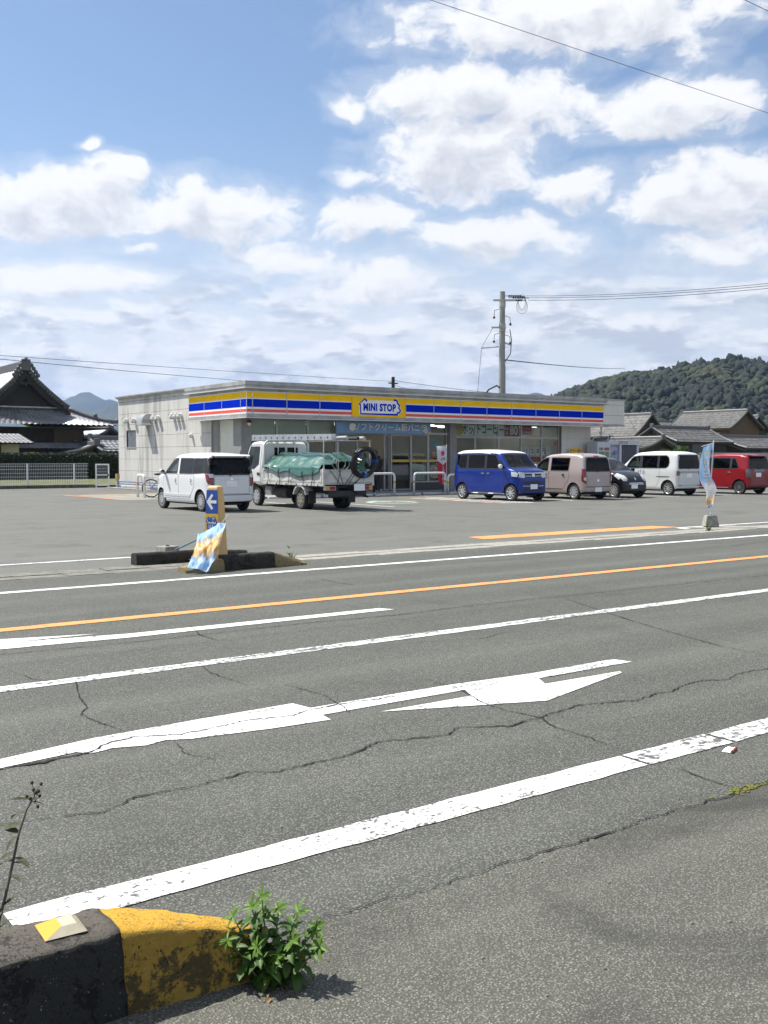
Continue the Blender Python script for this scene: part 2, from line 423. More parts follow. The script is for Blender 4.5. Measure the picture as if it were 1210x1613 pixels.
cracks('crack', [(c1, .019), (c2, .013), (c2b, .030), ([(3.22, 6.77), (3.13, 6.37), (3.16, 5.91)], .011),
    ([(3.37, 5.76), (3.41, 5.34), (3.36, 5.11), (3.30, 4.9)], .012), ([(4.21, 5.34), (4.22, 5.05), (4.18, 4.87), (4.09, 4.62), (4.08, 4.38), (4.13, 4.16), (4.04, 3.97), (4.04, 3.73), (4.01, 3.48)], .015),
    (c6, .018), ([(7.93, 7.73), (7.26, 6.12), (7.04, 5.46), (6.87, 4.93), (6.84, 4.48)], .016),
    ([(6.71, 10.68), (6.65, 10.17), (6.7, 9.83)], .022), ([(3.89, 8.34), (3.74, 7.84), (3.74, 7.47)], .014),
    ([(9.4, 11.1), (10.5, 10.9), (11.6, 10.95), (12.2, 10.3)], .016), ([(13.5, 10.6), (15, 10.5), (16.8, 10.7)], .02), ([(2.2, 4.93), (2.16, 4.7), (2.25, 4.5)], .009),
    ([(1.2, 6.75), (2.3, 6.74), (3.4, 6.73), (4.4, 6.745), (6, 6.72), (8, 6.70)], .014), ([(4.30, 4.98), (5.0, 4.93), (5.5, 4.86)], .007), ([(4.9, 6.5), (5.6, 6.3), (6.1, 6.45)], .008)], road)
c9 = [(1.48, 2.74), (1.76, 2.735), (2.23, 2.715), (2.71, 2.705), (3.23, 2.71), (3.45, 2.72), (3.64, 2.70), (3.86, 2.69), (3.94, 2.71), (4.16, 2.71), (4.66, 2.73), (8, 2.72)]
cracks('crack', [(c9, .012), ([(3.99, 3.08), (3.96, 2.96), (3.95, 2.84), (3.96, 2.74)], .015)], shoulder)
# tufts of moss in the shoulder joint
MOSS = mat('moss', (.11, .15, .02), .95, var=.5, vs=60, col2=(.17, .14, .03), bump=.6, bs=200)
b = M(); rnd = random.Random(5)
for i in range(90):
    x = rnd.gauss(3.97, .06); y = 2.705 + rnd.gauss(0, .013)
    b.ball((x, y, .002), rnd.uniform(.004, .011), 6, 4, sc=(1, 1, .6))
tag(b.obj('moss', MOSS, None, smooth='all'), 'green moss tuft growing in the joint of the road shoulder', 'moss', kind='stuff')
# small loose stones on the shoulder and road
STONE = mat('loose_stone', (.20, .19, .165), .9, var=.5, vs=30)
b = M()
for i in range(260):
    x = rnd.uniform(.9, 5.5); y = rnd.uniform(1.9, 2.9) if i < 190 else rnd.uniform(2.9, 4.6)
    r = rnd.choice([.002, .003, .003, .004, .006]) * rnd.uniform(.7, 1.2)
    b.ball((x, y, r * .3), r, 6, 4, sc=(rnd.uniform(.8, 1.3), rnd.uniform(.8, 1.3), .7))
tag(b.obj('loose_stones', STONE), kind='stuff')

# --- concrete gutter slabs between road and car park: each slab a part
gut = thing('gutter', None, None); tag(gut, kind='structure')
rnd = random.Random(11); x = -6.0; CONC_G = mat('grimy_gutter_concrete', (.20, .195, .165), .9, var=.5, vs=6, bump=.4, bs=60)
mA = M(); mA.box(0, .597, .0, .295, -.05, .003); mB = M(); mB.box(0, .597, 0, .292, -.05, .008)
meA = mA.mesh('gutter_slab', [CONC]); meB = mB.mesh('gutter_slab', [CONC]); meC = (mA.mesh('gutter_slab', [CONC_G]), mB.mesh('gutter_slab', [CONC_G]))
i = 0
while x < 36:
    for j, (me, y) in enumerate(((meA, 12.722), (meB, 13.026))):
        o = link('gutter_slab', me if x > 6.5 else meC[j], gut); o.location = (x, y + rnd.uniform(-.004, .004), rnd.uniform(-.004, .003)); o.rotation_euler = (rnd.uniform(-.012, .012), rnd.uniform(-.006, .006), rnd.uniform(-.003, .003))
    x += .605
b = M(); b.box(36, 90, 12.722, 13.318, -.05, .004); b.box(-40, -6.01, 12.722, 13.318, -.05, .004)
tag(b.obj('gutter_run', CONC, gut), kind='stuff')

# --- car park markings
strip('lot_edge_line', -20, 5.85, 14.57, .12, WHITE, lot, jag=.003)
strip('lot_edge_line', 17.75, 40, 13.86, .12, WHITE, lot, jag=.003)
sheet('lot_edge_line', [(17.45, 13.42), (17.66, 13.42), (17.92, 13.80), (17.74, 13.92)], .0085, WHITE, lot)
sheet('entrance_bar', [(12.51, 14.58), (12.42, 14.02), (17.98, 14.02), (17.81, 14.58)], LZ, ORANGE, lot)
for xx in (18.4, 22.75, 24.1, 26.2, 29.0, 32.0, 35.3, 38.6):
    b = M(); b.add([(xx - .05, 24.9, LZ), (xx + .05, 24.9, LZ), (xx + .05, 30.6, LZ), (xx - .05, 30.6, LZ)], [(0, 1, 2, 3)]); b.obj('bay_line', WHITE if xx != 22.75 else ORANGE, lot)
b = M(); b.add([(16.75, 28.6, LZ), (16.85, 28.6, LZ), (16.85, 30.8, LZ), (16.75, 30.8, LZ)], [(0, 1, 2, 3)]); b.obj('bay_line', WHITE, lot)
for k in range(7):
    y = 24.9 + k * .8
    sheet('bay_hatching', [(22.86, y), (22.86, y + .26), (24.02, y - .42 + .26), (24.02, y - .42)], LZ, WHITE, lot)
GRN = paint('pale_green_paint', (.45, .62, .50), .3)
b = M()
for a in range(20):
    t0, t1 = a / 24 * 2 * PI, (a + 1) / 24 * 2 * PI
    b.add([(20.35 + r * math.cos(t), 27.55 + r * math.sin(t), LZ) for r, t in ((.75, t0), (.95, t0), (.95, t1), (.75, t1))], [(0, 1, 2, 3)])
b.add([(20.3 + q[0], 27.5 + q[1], LZ + .002) for q in ((-.1, .1), (.1, .1), (.12, 1.3), (-.08, 1.3))], [(0, 1, 2, 3)])
b.add([(20.3 + q[0], 27.5 + q[1], LZ + .003) for q in ((.1, .1), (.1, -.08), (.95, -.1), (.95, .08))], [(0, 1, 2, 3)])
b.obj('bay_symbol', GRN, lot)
strip('lot_edge_line', 13.0, 17.0, 40.4, .10, ORANGE, lot)
sheet('lot_edge_line', [(13.3, 40.3), (13.45, 40.35), (13.75, 34.5), (13.6, 34.5)], .0085, ORANGE, lot)
sheet('apron', rect(13.7, 18.2, 34.4, 40.2), .0035, mat('pale_apron_concrete', (.27, .255, .215), .9, var=.3, vs=1.2), lot)
# front walk in front of the shop, a low step with a white nosing
b = M(); b.box(18.0, 42.0, 32.55, 48, -.02, .075); tag(b.obj('shop_walk', mat('walk_concrete', (.27, .265, .25), .85, var=.3, vs=1.5, bump=.2), None, bevel=.012), kind='structure')
for k in range(8):
    b = M(); b.box(18.3 + k * 2.4, 20.55 + k * 2.4, 32.44, 32.54, 0, .082); b.obj('walk_nosing', WHITE_NEW, bpy.data.objects['shop_walk'], bevel=.01)

# ------------------------------------------------------------------ kerb in the foreground
def stain_mat(name, col, dirt, amt, sc=7, low=True, rough=.85):
    m = bpy.data.materials.new(name); m.use_nodes = True
    t = NT(m.node_tree); b = m.node_tree.nodes['Principled BSDF']
    oc = t.node('ShaderNodeTexCoord').outputs['Object']
    n = t.noise(oc, sc, 10, .74, .5); n2 = t.noise(oc, sc * 6, 8, .75); n3 = t.noise(oc, 180, 4, .65); big_ = t.noise(oc, sc * .45, 3, .5)
    pit = t.vor(t.v('ADD', oc, t.v('SCALE', n3, scale=.01)), 120); pr = t.xyz(t.vor(oc, 120, out='Color'))[1]
    f = t.sm(t.m('ADD', t.m('MULTIPLY', n, .7), t.m('ADD', t.m('MULTIPLY_ADD', n2, .40, -.20), t.m('MULTIPLY', big_, .3))), .64 - amt * .3, .69 - amt * .26)
    c = t.mix(t.sm(n2, .3, .7, 0, .55), col, tuple(q * .5 for q in col))
    c = t.mix(t.sm(n3, .5, .75, 0, .35), c, tuple(min(1, q * 1.6 + .02) for q in col))
    c = t.mix(t.m('MULTIPLY', f, .88), c, dirt)
    chip = t.m('MULTIPLY', t.sm(pit, .34, .22), t.sm(pr, .80, .84))
    c = t.mix(chip, c, tuple(q * .4 for q in dirt)); c = t.mix(t.m('MULTIPLY', t.sm(pit, .30, .20), t.sm(pr, .12, .08)), c, (.20, .19, .16))
    t.l.new(c, b.inputs['Base Color']); b.inputs['Roughness'].default_value = rough; b.inputs['Specular IOR Level'].default_value = .3
    bn = t.node('ShaderNodeBump'); bn.inputs['Strength'].default_value = .9; bn.inputs['Distance'].default_value = .008
    t.l.new(t.m('ADD', t.m('MULTIPLY', n3, .5), t.m('ADD', n2, t.m('ADD', t.m('MULTIPLY', f, -.25), t.m('MULTIPLY', chip, -.9)))), bn.inputs['Height']); t.l.new(bn.outputs[0], b.inputs['Normal'])
    return m
K_BLACK = stain_mat('weathered_black_kerb_paint', (.13, .115, .095), (.035, .033, .03), .42, 14); K_BLACK_SHADE = stain_mat('shaded_black_kerb_face_paint', (.034, .034, .031), (.008, .008, .009), .45, 16)  # front face copy is darker than the top: its shade is in the colour
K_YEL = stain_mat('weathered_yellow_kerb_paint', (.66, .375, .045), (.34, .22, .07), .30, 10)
K_YEL_SHADE = stain_mat('shaded_mouldy_yellow_kerb_paint', (.36, .225, .038), (.045, .038, .02), .40, 7)  # yellow darkened to carry the shade of the front face, with mould stains
kerb = thing('kerb_block', 'black and yellow painted concrete kerb with a road reflector beside the bushy weed', 'kerb', (1.0, 2.68, 0))
def kerb_loft(secs, ends):
    # secs: (x, yfront, yback, ztop, chamfer); returns mesh builder, rough faces
    b = M(); rows = []
    n = 14
    fine = []
    for a, c in zip(secs, secs[1:]):
        k = max(2, int(abs(c[0] - a[0]) / .018))
        fine += [tuple(a[q] + (c[q] - a[q]) * i / k for q in range(5)) for i in range(k)]
    fine.append(secs[-1])
    for x, yf, yb, zt, ch in fine:
        prof = [(yf - .035, -.03), (yf - .03, zt * .22), (yf - .02, zt * .45), (yf - .01, zt * .7), (yf, zt - ch), (yf + ch * .35, zt - ch * .3), (yf + ch, zt),
                (yf + (yb - yf) * .4, zt + .003), (yf + (yb - yf) * .7, zt + .003), (yb - ch * .7, zt), (yb, zt - ch * .6), (yb + .01, zt * .5), (yb + .015, -.03)]
        rows.append([(x, y, z) for y, z in prof])
    P = len(rows[0])
    vs = [q for r in rows for q in r]
    vs = [Vector(q) + (noise.noise_vector(Vector(q) * 22) * .006 + noise.noise_vector(Vector(q) * 70) * .0040) * (1 if q[2] > -.02 else 0) for q in vs]
    fs = [(i * P + j, (i + 1) * P + j, (i + 1) * P + j + 1, i * P + j + 1) for i in range(len(rows) - 1) for j in range(P - 1)]
    fs += [tuple(range(P)), tuple(range((len(rows) - 1) * P, len(rows) * P))[::-1]]
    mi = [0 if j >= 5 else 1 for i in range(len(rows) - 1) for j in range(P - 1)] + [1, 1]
    b.v, b.f, b.mi = [tuple(q) for q in vs], fs, mi
    return b
kx, ky = 1.0, 2.68
o = kerb_loft([(-2.2 - kx, 2.58 - ky, 2.84 - ky, .225, .022), (.55 - kx, 2.58 - ky, 2.825 - ky, .225, .022), (.998 - kx, 2.59 - ky, 2.785 - ky, .22, .022)], 1).obj('black_length', [K_BLACK, K_BLACK_SHADE], kerb, smooth='all')
o = kerb_loft([(1.0 - kx, 2.59 - ky, 2.785 - ky, .22, .02), (1.12 - kx, 2.575 - ky, 2.74 - ky, .20, .018), (1.25 - kx, 2.565 - ky, 2.69 - ky, .168, .018), (1.35 - kx, 2.555 - ky, 2.655 - ky, .138, .018), (1.40 - kx, 2.555 - ky, 2.64 - ky, .115, .02), (1.425 - kx, 2.575 - ky, 2.62 - ky, .07, .02), (1.435 - kx, 2.585 - ky, 2.61 - ky, .01, .004)], 1).obj('yellow_end', [K_YEL, K_YEL_SHADE], kerb, smooth='all')
# reflector: a low frustum with an amber face, standing on the kerb
REFW = mat('cream_reflector_plastic', (.50, .455, .33), .4, var=.15, vs=30, coat=.2); REFO = mat('amber_reflector_face', (.90, .36, .02), .25, coat=.6)
b = M(); w0, w1, h = .056, .038, .018
b.add([(-w0, -.055, 0), (w0, -.055, 0), (w0, .055, 0), (-w0, .055, 0), (-.008, -.03, h), (w1 - .004, -.03, h), (w1 - .004, .03, h), (-.008, .03, h)],
      [(4, 5, 6, 7), (0, 1, 5, 4), (1, 2, 6, 5), (2, 3, 7, 6)])
b.add([(-w0 - .0, -.055, 0), (-.006, -.03, h + .0006), (-.006, .03, h + .0006), (-w0, .055, 0)], [(0, 1, 2, 3)], 1)
o = b.obj('reflector', [REFW, REFO], kerb, fix=False); o.location = (.868 - kx, 2.693 - ky, .2265); o.rotation_euler = (0, 0, R(-3))

# ------------------------------------------------------------------ weeds
LEAFM = mat('weed_leaf', (.065, .14, .018), .5, var=.35, vs=14, trans=.35, coat=.0)
LEAFY = mat('young_weed_leaf', (.125, .24, .028), .5, var=.3, vs=14, trans=.4)
STEM = mat('weed_stem', (.10, .13, .045), .6, var=.3, vs=30)
def leaf_mesh(L, wd, curl, fold, seed, m):
    rnd = random.Random(seed); b = M(); n = 7
    vs = []
    for i in range(n + 1):
        t = i / n
        ww = wd * (math.sin(PI * min(1, t * 1.02) ** .85) ** .75) * (1 + (.10 if i % 2 else -.06)) * (1 if 0 < i < n else .08)
        x = L * t * (1 - .12 * curl * t); z = -curl * L * t * t * .55 + .12 * L * t
        for s, yy in enumerate((-1, -.5, 0, .5, 1)):
            vs.append((x, ww * .5 * yy, z + abs(yy) * fold * ww * .5))
    fs = [(i * 5 + j, (i + 1) * 5 + j, (i + 1) * 5 + j + 1, i * 5 + j + 1) for i in range(n) for j in range(4)]
    b.add(vs, fs); me = b.mesh('leaf', [m]); me.polygons.foreach_set('use_smooth', [True] * len(me.polygons)); return me
big = [leaf_mesh(.068, .030, c, .35, k, LEAFM) for k, c in enumerate((.2, .7, 1.2, .9))]
mid = [leaf_mesh(.054, .021, c, .35, k + 9, LEAFM) for k, c in enumerate((.1, .5, .8))]
yng = [leaf_mesh(.042, .0125, c, .4, k + 20, LEAFY) for k, c in enumerate((-.1, .2, .4))]
yel = leaf_mesh(.055, .022, .8, .3, 77, mat('yellowing_leaf', (.22, .21, .04), .6, var=.4, vs=25, trans=.3))
def put_leaf(me, p, yaw, pitch, roll, sc, parent):
    o = link('leaf', me, parent); o.location = p; o.rotation_mode = 'ZYX'
    o.rotation_euler = (roll, -pitch, yaw); o.scale = (sc, sc, sc); return o
weed = thing('bushy_weed', 'bushy green leafy weed growing against the yellow kerb end', 'weed', (1.405, 2.492, 0))
rnd = random.Random(21)
stems = [(-.055, .035, .205, -.35), (-.03, .02, .24, -.1), (-.005, .03, .265, .0), (.02, .01, .225, .1), (.045, .0, .215, .3), (.07, -.01, .17, .5), (-.07, -.01, .15, -.6), (.02, -.045, .155, .15), (-.03, -.045, .14, -.3), (.055, -.05, .13, .6), (.0, .05, .2, .0), (-.015, -.06, .10, -.1)]
sb = M()
CR = Vector((.81, -.586, 0))
for si, (ox, oy, h, lean) in enumerate(stems):
    a = rnd.uniform(0, 2 * PI); h *= .90; base = Vector((ox * .45, oy * .5, 0))
    tip = base + CR * (lean * .09 + ox * .75) + Vector((0, oy * .6, h))
    cs = [base.lerp(tip, t) + Vector((math.sin(t * 3 + si) * .006, math.cos(t * 2.5 + si) * .006, 0)) for t in (0, .2, .4, .6, .8, 1)]
    sb.tube(cs, [.0035, .0033, .003, .0026, .002, .0015], 6)
    def at(t):
        k = min(4, int(t * 5)); return cs[k].lerp(cs[k + 1], t * 5 - k)
    nl = int(10 + h * 40)
    for li in range(nl):
        t = .06 + .86 * li / nl; a += 2.4 + rnd.uniform(-.3, .3)
        if t < .7:
            put_leaf(rnd.choice(big) if rnd.random() > .10 else yel, at(t), a, rnd.uniform(-.5, .45) + .25 * t, rnd.uniform(-.4, .4), rnd.uniform(.75, 1.1) * (1 if t > .2 else .9), weed)
        else:
            put_leaf(rnd.choice(mid), at(t), a, rnd.uniform(.25, .75), rnd.uniform(-.3, .3), rnd.uniform(.75, 1.05), weed)
    for li in range(7):
        a += 1.1; put_leaf(rnd.choice(yng), at(.99), a, rnd.uniform(.5, 1.25), rnd.uniform(-.3, .3), rnd.uniform(.8, 1.15), weed)
sb.obj('stems', STEM, weed, smooth='all')

DEAD = mat('dead_leaf', (.20, .13, .055), .8, var=.4, vs=20)
dd = [leaf_mesh(.034, .014, c, .5, 60 + k, DEAD) for k, c in enumerate((.4, .9))]
for i in range(16): a = rnd.uniform(0, 6.3); r_ = rnd.uniform(.02, .13); put_leaf(rnd.choice(dd), Vector((r_ * math.cos(a), r_ * .7 * math.sin(a) - .03, .006)), rnd.uniform(0, 6.3), rnd.uniform(-.1, .2), rnd.uniform(-.5, .5), rnd.uniform(.5, 1.1), weed)
gb = M()
for i in range(160): a = rnd.uniform(0, 6.3); r_ = abs(rnd.gauss(0, .09)); gb.ball((1.42 + r_ * math.cos(a), 2.46 + r_ * .6 * math.sin(a), .001), rnd.uniform(.0015, .004), 5, 3, sc=(1, 1, .6))
tag(gb.obj('soil_grit', SOIL, None, smooth='all'), kind='stuff')
tall = thing('tall_weed', 'thin dry weed stalk with small seed heads leaning over the white edge line', 'weed', (.785, 3.0, 0))
DRY = mat('dry_weed', (.065, .072, .03), .7, var=.4, vs=40, trans=.2); SEED = mat('dark_seed_head', (.045, .035, .02), .8); STK = mat('dark_stalk', (.075, .06, .05), .6)
cs = [Vector(q) for q in ((-.03, -.01, 0), (-.005, .02, .10), (.035, .05, .20), (.07, .085, .29), (.095, .11, .36), (.125, .13, .42), (.152, .14, .455))]
part('stalk', lambda b: b.tube(cs, [.005, .0048, .0044, .004, .0036, .003, .0024], 6), STK, tall, smooth='all')
dl = [leaf_mesh(.072, .025, c, .3, 40 + k, DRY) for k, c in enumerate((.1, .5, .9))]
for k, (i, n) in enumerate(((0, 8), (1, 5), (2, 4), (3, 4), (4, 2), (5, 3))):
    for j in range(n):
        put_leaf(rnd.choice(dl), cs[i] + (cs[i + 1] - cs[i]) * rnd.random(), rnd.uniform(0, 6.3), rnd.uniform(-.3, .6), 0, rnd.uniform(.6, 1.15), tall)
hb = M(); hs = M()
for j in range(9):
    a = j * 2.4; p0 = cs[-1] - Vector((0, 0, .012 * (j % 3))); r = rnd.uniform(.012, .034)
    p1 = p0 + Vector((math.cos(a) * r * .8, math.sin(a) * r * .8, rnd.uniform(-.005, .045)))
    hb.tube([p0, (p0 + p1) / 2 + Vector((0, 0, .004)), p1], .0009, 5); hs.ball(p1, .0052, 7, 5, sc=(1, 1, 1.25))
hb.obj('branchlets', DRY, tall, smooth='all'); hs.obj('seed_heads', SEED, tall, smooth='all')

# crushed paper pack on the shoulder
lit = thing('crushed_pack', 'crushed white and red paper pack lying beside the white edge line', 'litter', (4.44, 3.12, .002), R(20))
b = M(); b.grid(lambda u, v: ((u - .5) * .085, (v - .5) * .052, .010 + .006 * math.sin(u * 9 + v * 4) + .004 * math.cos(v * 11) if .05 < u < .95 and .05 < v < .95 else .001), 12, 8)
b.obj('pack_body', mat('white_card', (.78, .77, .74), .6, var=.2, vs=30), lit, smooth='all')
b = M(); b.grid(lambda u, v: (-.045 + u * .090, -.032 + .014 * v, .003 + .010 * math.sin(PI * v) + .002 * math.sin(u * 14)), 12, 5)
b.obj('pack_flap', mat('red_card', (.38, .03, .02), .5, var=.4, vs=40), lit, smooth='all')
# ------------------------------------------------------------------ the shop
def wall_mat(name, col, streak=.5, sc=1.0):
    m = bpy.data.materials.new(name); m.use_nodes = True
    t = NT(m.node_tree); b = m.node_tree.nodes['Principled BSDF']
    ge = t.node('ShaderNodeNewGeometry').outputs['Position']
    v = t.noise(t.mapping(ge, (1.9 * sc, 1.9 * sc, .22)), 1.0, 6, .62)
    n = t.noise(ge, .8, 4, .5); n2 = t.noise(t.mapping(ge, (6, 6, .5)), 1, 4, .6)
    c = t.mix(t.sm(v, .47, .66, 0, streak), col, tuple(q * .50 for q in col))
    c = t.mix(t.sm(n2, .55, .75, 0, streak * .5), c, tuple(q * .5 for q in col))
    c = t.mix(t.sm(n, .3, .7, 0, .15), c, tuple(q * .75 for q in col))
    t.l.new(c, b.inputs['Base Color']); b.inputs['Roughness'].default_value = .8
    bn = t.node('ShaderNodeBump'); bn.inputs['Strength'].default_value = .15; bn.inputs['Distance'].default_value = .01
    t.l.new(t.noise(ge, 35, 3, .6), bn.inputs['Height']); t.l.new(bn.outputs[0], b.inputs['Normal'])
    return m
ALC = wall_mat('grey_wall_panel', (.58, .565, .525), .75)
ALC2 = wall_mat('front_wall_panel', (.74, .72, .66), .25)
JOINT = mat('joint_sealant', (.27, .26, .24), .9)
ALU = mat('grey_aluminium', (.40, .40, .40), .4, .3, var=.15, vs=3)
ALU_D = mat('dark_aluminium', (.055, .057, .06), .4, .3)
TRIM = mat('weathered_metal_trim', (.42, .415, .405), .5, .2, var=.3, vs=2)
TRIM_L = mat('light_metal_trim', (.62, .61, .58), .4, .2)
SIGN_W = mat('white_sign_acrylic', (.88, .88, .87), .6, var=.06, vs=2, spec=.0); SIGN_Y = mat('yellow_sign_acrylic', (.98, .585, .02), .6, var=.08, vs=2, spec=.0)
SIGN_B = mat('blue_sign_acrylic', (.004, .028, .50), .6, spec=.0); SIGN_R = mat('red_sign_acrylic', (.82, .13, .10), .6, spec=.0)
DARK = mat('dark_interior', (.035, .035, .033), .8); INTW = mat('interior_wall', (.36, .345, .29), .8); INTF = mat('interior_floor', (.20, .19, .17), .3)
SHOPGLASS = glass('shop_glass', (.80, .84, .82)); BLIND = mat('pale_window_blind', (.66, .67, .58), .7, var=.12, vs=1)
WHITE_P = mat('white_paint', (.80, .80, .79), .35, var=.06, vs=6); GREY_P = mat('grey_paint', (.27, .265, .255), .6, var=.15, vs=2)
BLACKT = mat('black_print', (.02, .02, .022), .6); WHITET = mat('white_print', (.82, .82, .82), .6)

shop = thing('convenience_store', 'single storey grey convenience store with yellow blue and red striped fascia', 'shop', (18.7, 35.3, 0))
SX, SY = 18.7, 35.3
def sbox(name, x0, x1, y0, y1, z0, z1, m, parent=shop, **kw):
    b = M(); b.box(x0 - SX, x1 - SX, y0 - SY, y1 - SY, z0, z1); return b.obj(name, m, parent, **kw)
# left wall: a backing and rows of panels
sbox('wall', 18.76, 18.9, 37.9, 47.95, 0, 4.38, JOINT)
zs = [.08, .87, 1.43, 1.97, 2.52, 3.07, 3.58, 4.17, 4.40]
ys = [37.9, 40.9, 43.95, 47.1, 48.0]
for i in range(len(zs) - 1):
    for j in range(len(ys) - 1):
        y0, y1, z0, z1 = ys[j] + .006, ys[j + 1] - .006, zs[i] + .006, zs[i + 1] - .006
        if j == 2 and i in (3, 4):      # round the small window
            z0_, z1_ = z0, z1
            if i == 4: sbox('wall_panel', 18.70, 18.76, y0, 45.80, z0, z1, ALC); sbox('wall_panel', 18.70, 18.76, 45.80, y1, 2.80, z1, ALC); sbox('wall_panel', 18.70, 18.76, 46.98, y1, z0, 2.79, ALC)
            else: sbox('wall_panel', 18.70, 18.76, y0, 45.80, z0, z1, ALC); sbox('wall_panel', 18.70, 18.76, 46.98, y1, z0, z1, ALC)
            continue
        sbox('wall_panel', 18.70 + .002 * ((i * 3 + j) % 3), 18.76, y0, y1, z0, z1, ALC, bevel=.006, seg=1)
sbox('window_frame', 18.68, 18.76, 45.8, 46.98, 1.94, 2.0, ALU); sbox('window_frame', 18.72, 18.78, 45.8, 45.85, 2.0, 2.8, ALU_D); sbox('window_frame', 18.72, 18.78, 46.93, 46.98, 2.0, 2.8, ALU_D); sbox('window_frame', 18.72, 18.78, 45.85, 46.93, 2.75, 2.8, ALU_D)
sbox('window_pane', 18.745, 18.755, 45.85, 46.93, 2.0, 2.75, mat('frosted_dark_pane', (.10, .11, .11), .12, var=.3, vs=4))
# back, right and front walls, roof
sbox('wall', 18.76, 38.35, 47.8, 47.95, 0, 4.38, ALC2); sbox('wall', 38.2, 38.35, 35.45, 47.8, 0, 4.38, ALC2)
sbox('wall', 36.3, 38.35, 35.3, 35.45, .08, 2.43, ALC2); sbox('wall', 36.3, 38.35, 35.304, 35.45, 2.44, 3.12, ALC2)
sbox('roof', 18.6, 38.4, 34.35, 48.0, 4.34, 4.40, TRIM)
sbox('roof_trim', 18.56, 18.76, 39.3, 48.06, 4.40, 4.47, TRIM, bevel=.01)
sbox('soffit', 18.42, 39.6, 34.28, 37.9, 3.08, 3.12, mat('soffit_board', (.42, .41, .39), .7))
# right upper parapet block
for k, (z0, z1) in enumerate(((3.14, 3.58), (3.59, 4.10), (4.11, 4.33))):
    sbox('parapet_panel', 38.07, 39.62, 34.24, 35.4, z0, z1, ALC2, bevel=.006, seg=1)
sbox('parapet_cap', 38.02, 39.68, 34.2, 48, 4.33, 4.39, TRIM); sbox('parapet_trim', 38.07, 39.64, 34.22, 34.28, 3.08, 3.13, TRIM)
# fascia with striped sign panels: front in 1.51 m lengths, and along the left side
def fascia_panel(x0, x1, side, kind='stripe'):
    e = bpy.data.objects.new('sign_panel', None)
    b = M()
    L = x1 - x0
    def bx(a0, a1, z0, z1, d0, d1, m):
        # d measured outwards from the fascia plane
        if side == 'f': b.box(a0 - SX, a1 - SX, 34.2 - d1 - SY, 34.2 - d0 - SY, z0, z1, m)
        else: b.box(18.35 - d1 - SX, 18.35 - d0 - SX, a0 - SY, a1 - SY, z0, z1, m)
    if kind == 'stripe':
        bx(x0 + .015, x1 - .015, 3.17, 3.99, -.06, 0, 0)
        o = b.obj('sign_panel', SIGN_W, shop)
        for nm, z0, z1, mm in (('red_stripe', 3.235, 3.345, SIGN_R), ('blue_stripe', 3.425, 3.725, SIGN_B), ('yellow_stripe', 3.765, 3.985, SIGN_Y)):
            b = M(); bx(x0 + .02, x1 - .02, z0, z1, .0005, .004, 0); b.obj(nm, mm, o)
    else:
        bx(x0 + .015, x1 - .015, 3.17, 3.99, -.06, 0, 0)
        o = b.obj('sign_panel', SIGN_Y, shop)
    return o
fx = [18.35, 18.61, 20.11, 21.62, 23.15]
for a, c in zip(fx, fx[1:]): fascia_panel(a, c, 'f')
logo = fascia_panel(23.15, 25.88, 'f', 'logo')
fx = [25.88, 27.4, 28.91, 30.43, 31.94, 33.46, 35.0, 36.53, 38.06]
for a, c in zip(fx, fx[1:]): fascia_panel(a, c, 'f')
for a, c in zip([34.2, 34.67, 36.23, 37.79], [34.67, 36.23, 37.79, 39.25]): fascia_panel(a, c, 'l')
def frame_run(name, z0, z1, d, m, x0=18.35, x1=38.08, y1=39.3):
    b = M(); b.box(x0 - d - SX, x1 - SX, 34.2 - d - SY, 34.28 - SY, z0, z1); b.box(x0 - d - SX, x0 + .08 - SX, 34.2801 - SY, y1 - SY, z0, z1)
    return b.obj(name, m, shop)
frame_run('fascia_trim', 3.04, 3.165, .0, TRIM); frame_run('fascia_lip', 3.005, 3.035, .03, TRIM_L)
frame_run('fascia_frame', 3.99, 4.02, .012, TRIM_L); frame_run('shadow_recess', 4.02, 4.12, -.05, TRIM)
frame_run('eave_ledge', 4.12, 4.155, .14, TRIM_L, x1=38.3, y1=39.5); frame_run('eave_fascia', 4.16, 4.25, .07, TRIM, x1=38.2, y1=39.45); frame_run('eave_cap', 4.255, 4.40, .10, TRIM, x1=38.25, y1=39.45)
# the house-shaped logo: white shape, blue outline, lettering
b = M()
def LQ(u, v): return (23.15 + u * 2.73 - SX, v)
outer = [LQ(.105, 3.63), LQ(.135, 3.70), LQ(.235, 3.935), LQ(.285, 3.82), LQ(.30, 3.86), LQ(.76, 3.86), LQ(.77, 3.905), LQ(.815, 3.925), LQ(.85, 3.86), LQ(.87, 3.76), LQ(.90, 3.68), LQ(.895, 3.55), LQ(.925, 3.47), LQ(.90, 3.36), LQ(.865, 3.34), LQ(.862, 3.255), LQ(.135, 3.255), LQ(.135, 3.60)]
b.prism(outer, 34.2 - .004 - SY, 34.2 - .0008 - SY, 'y'); b.obj('logo_shape', SIGN_W, logo)
def stroke(nm, pts, wd, y0, m, parent):
    b = M(); pts = [Vector((p[0], p[1])) for p in pts]; n = len(pts); L = []; Rr = []
    for i in range(n):
        d0 = (pts[i] - pts[i - 1]).normalized() if i else None; d1 = (pts[i + 1] - pts[i]).normalized() if i < n - 1 else None
        d = ((d0 or d1) + (d1 or d0)); d = d.normalized() if d.length > .01 else (d0 or d1)
        nn = Vector((-d.y, d.x)); L.append(pts[i] + nn * wd / 2); Rr.append(pts[i] - nn * wd / 2)
    b.add([(q.x, y0, q.y) for q in L] + [(q.x, y0, q.y) for q in Rr], [(i, i + 1, n + i + 1, n + i) for i in range(n - 1)])
    return b.obj(nm, m, parent)
yl = 34.2 - .006 - SY
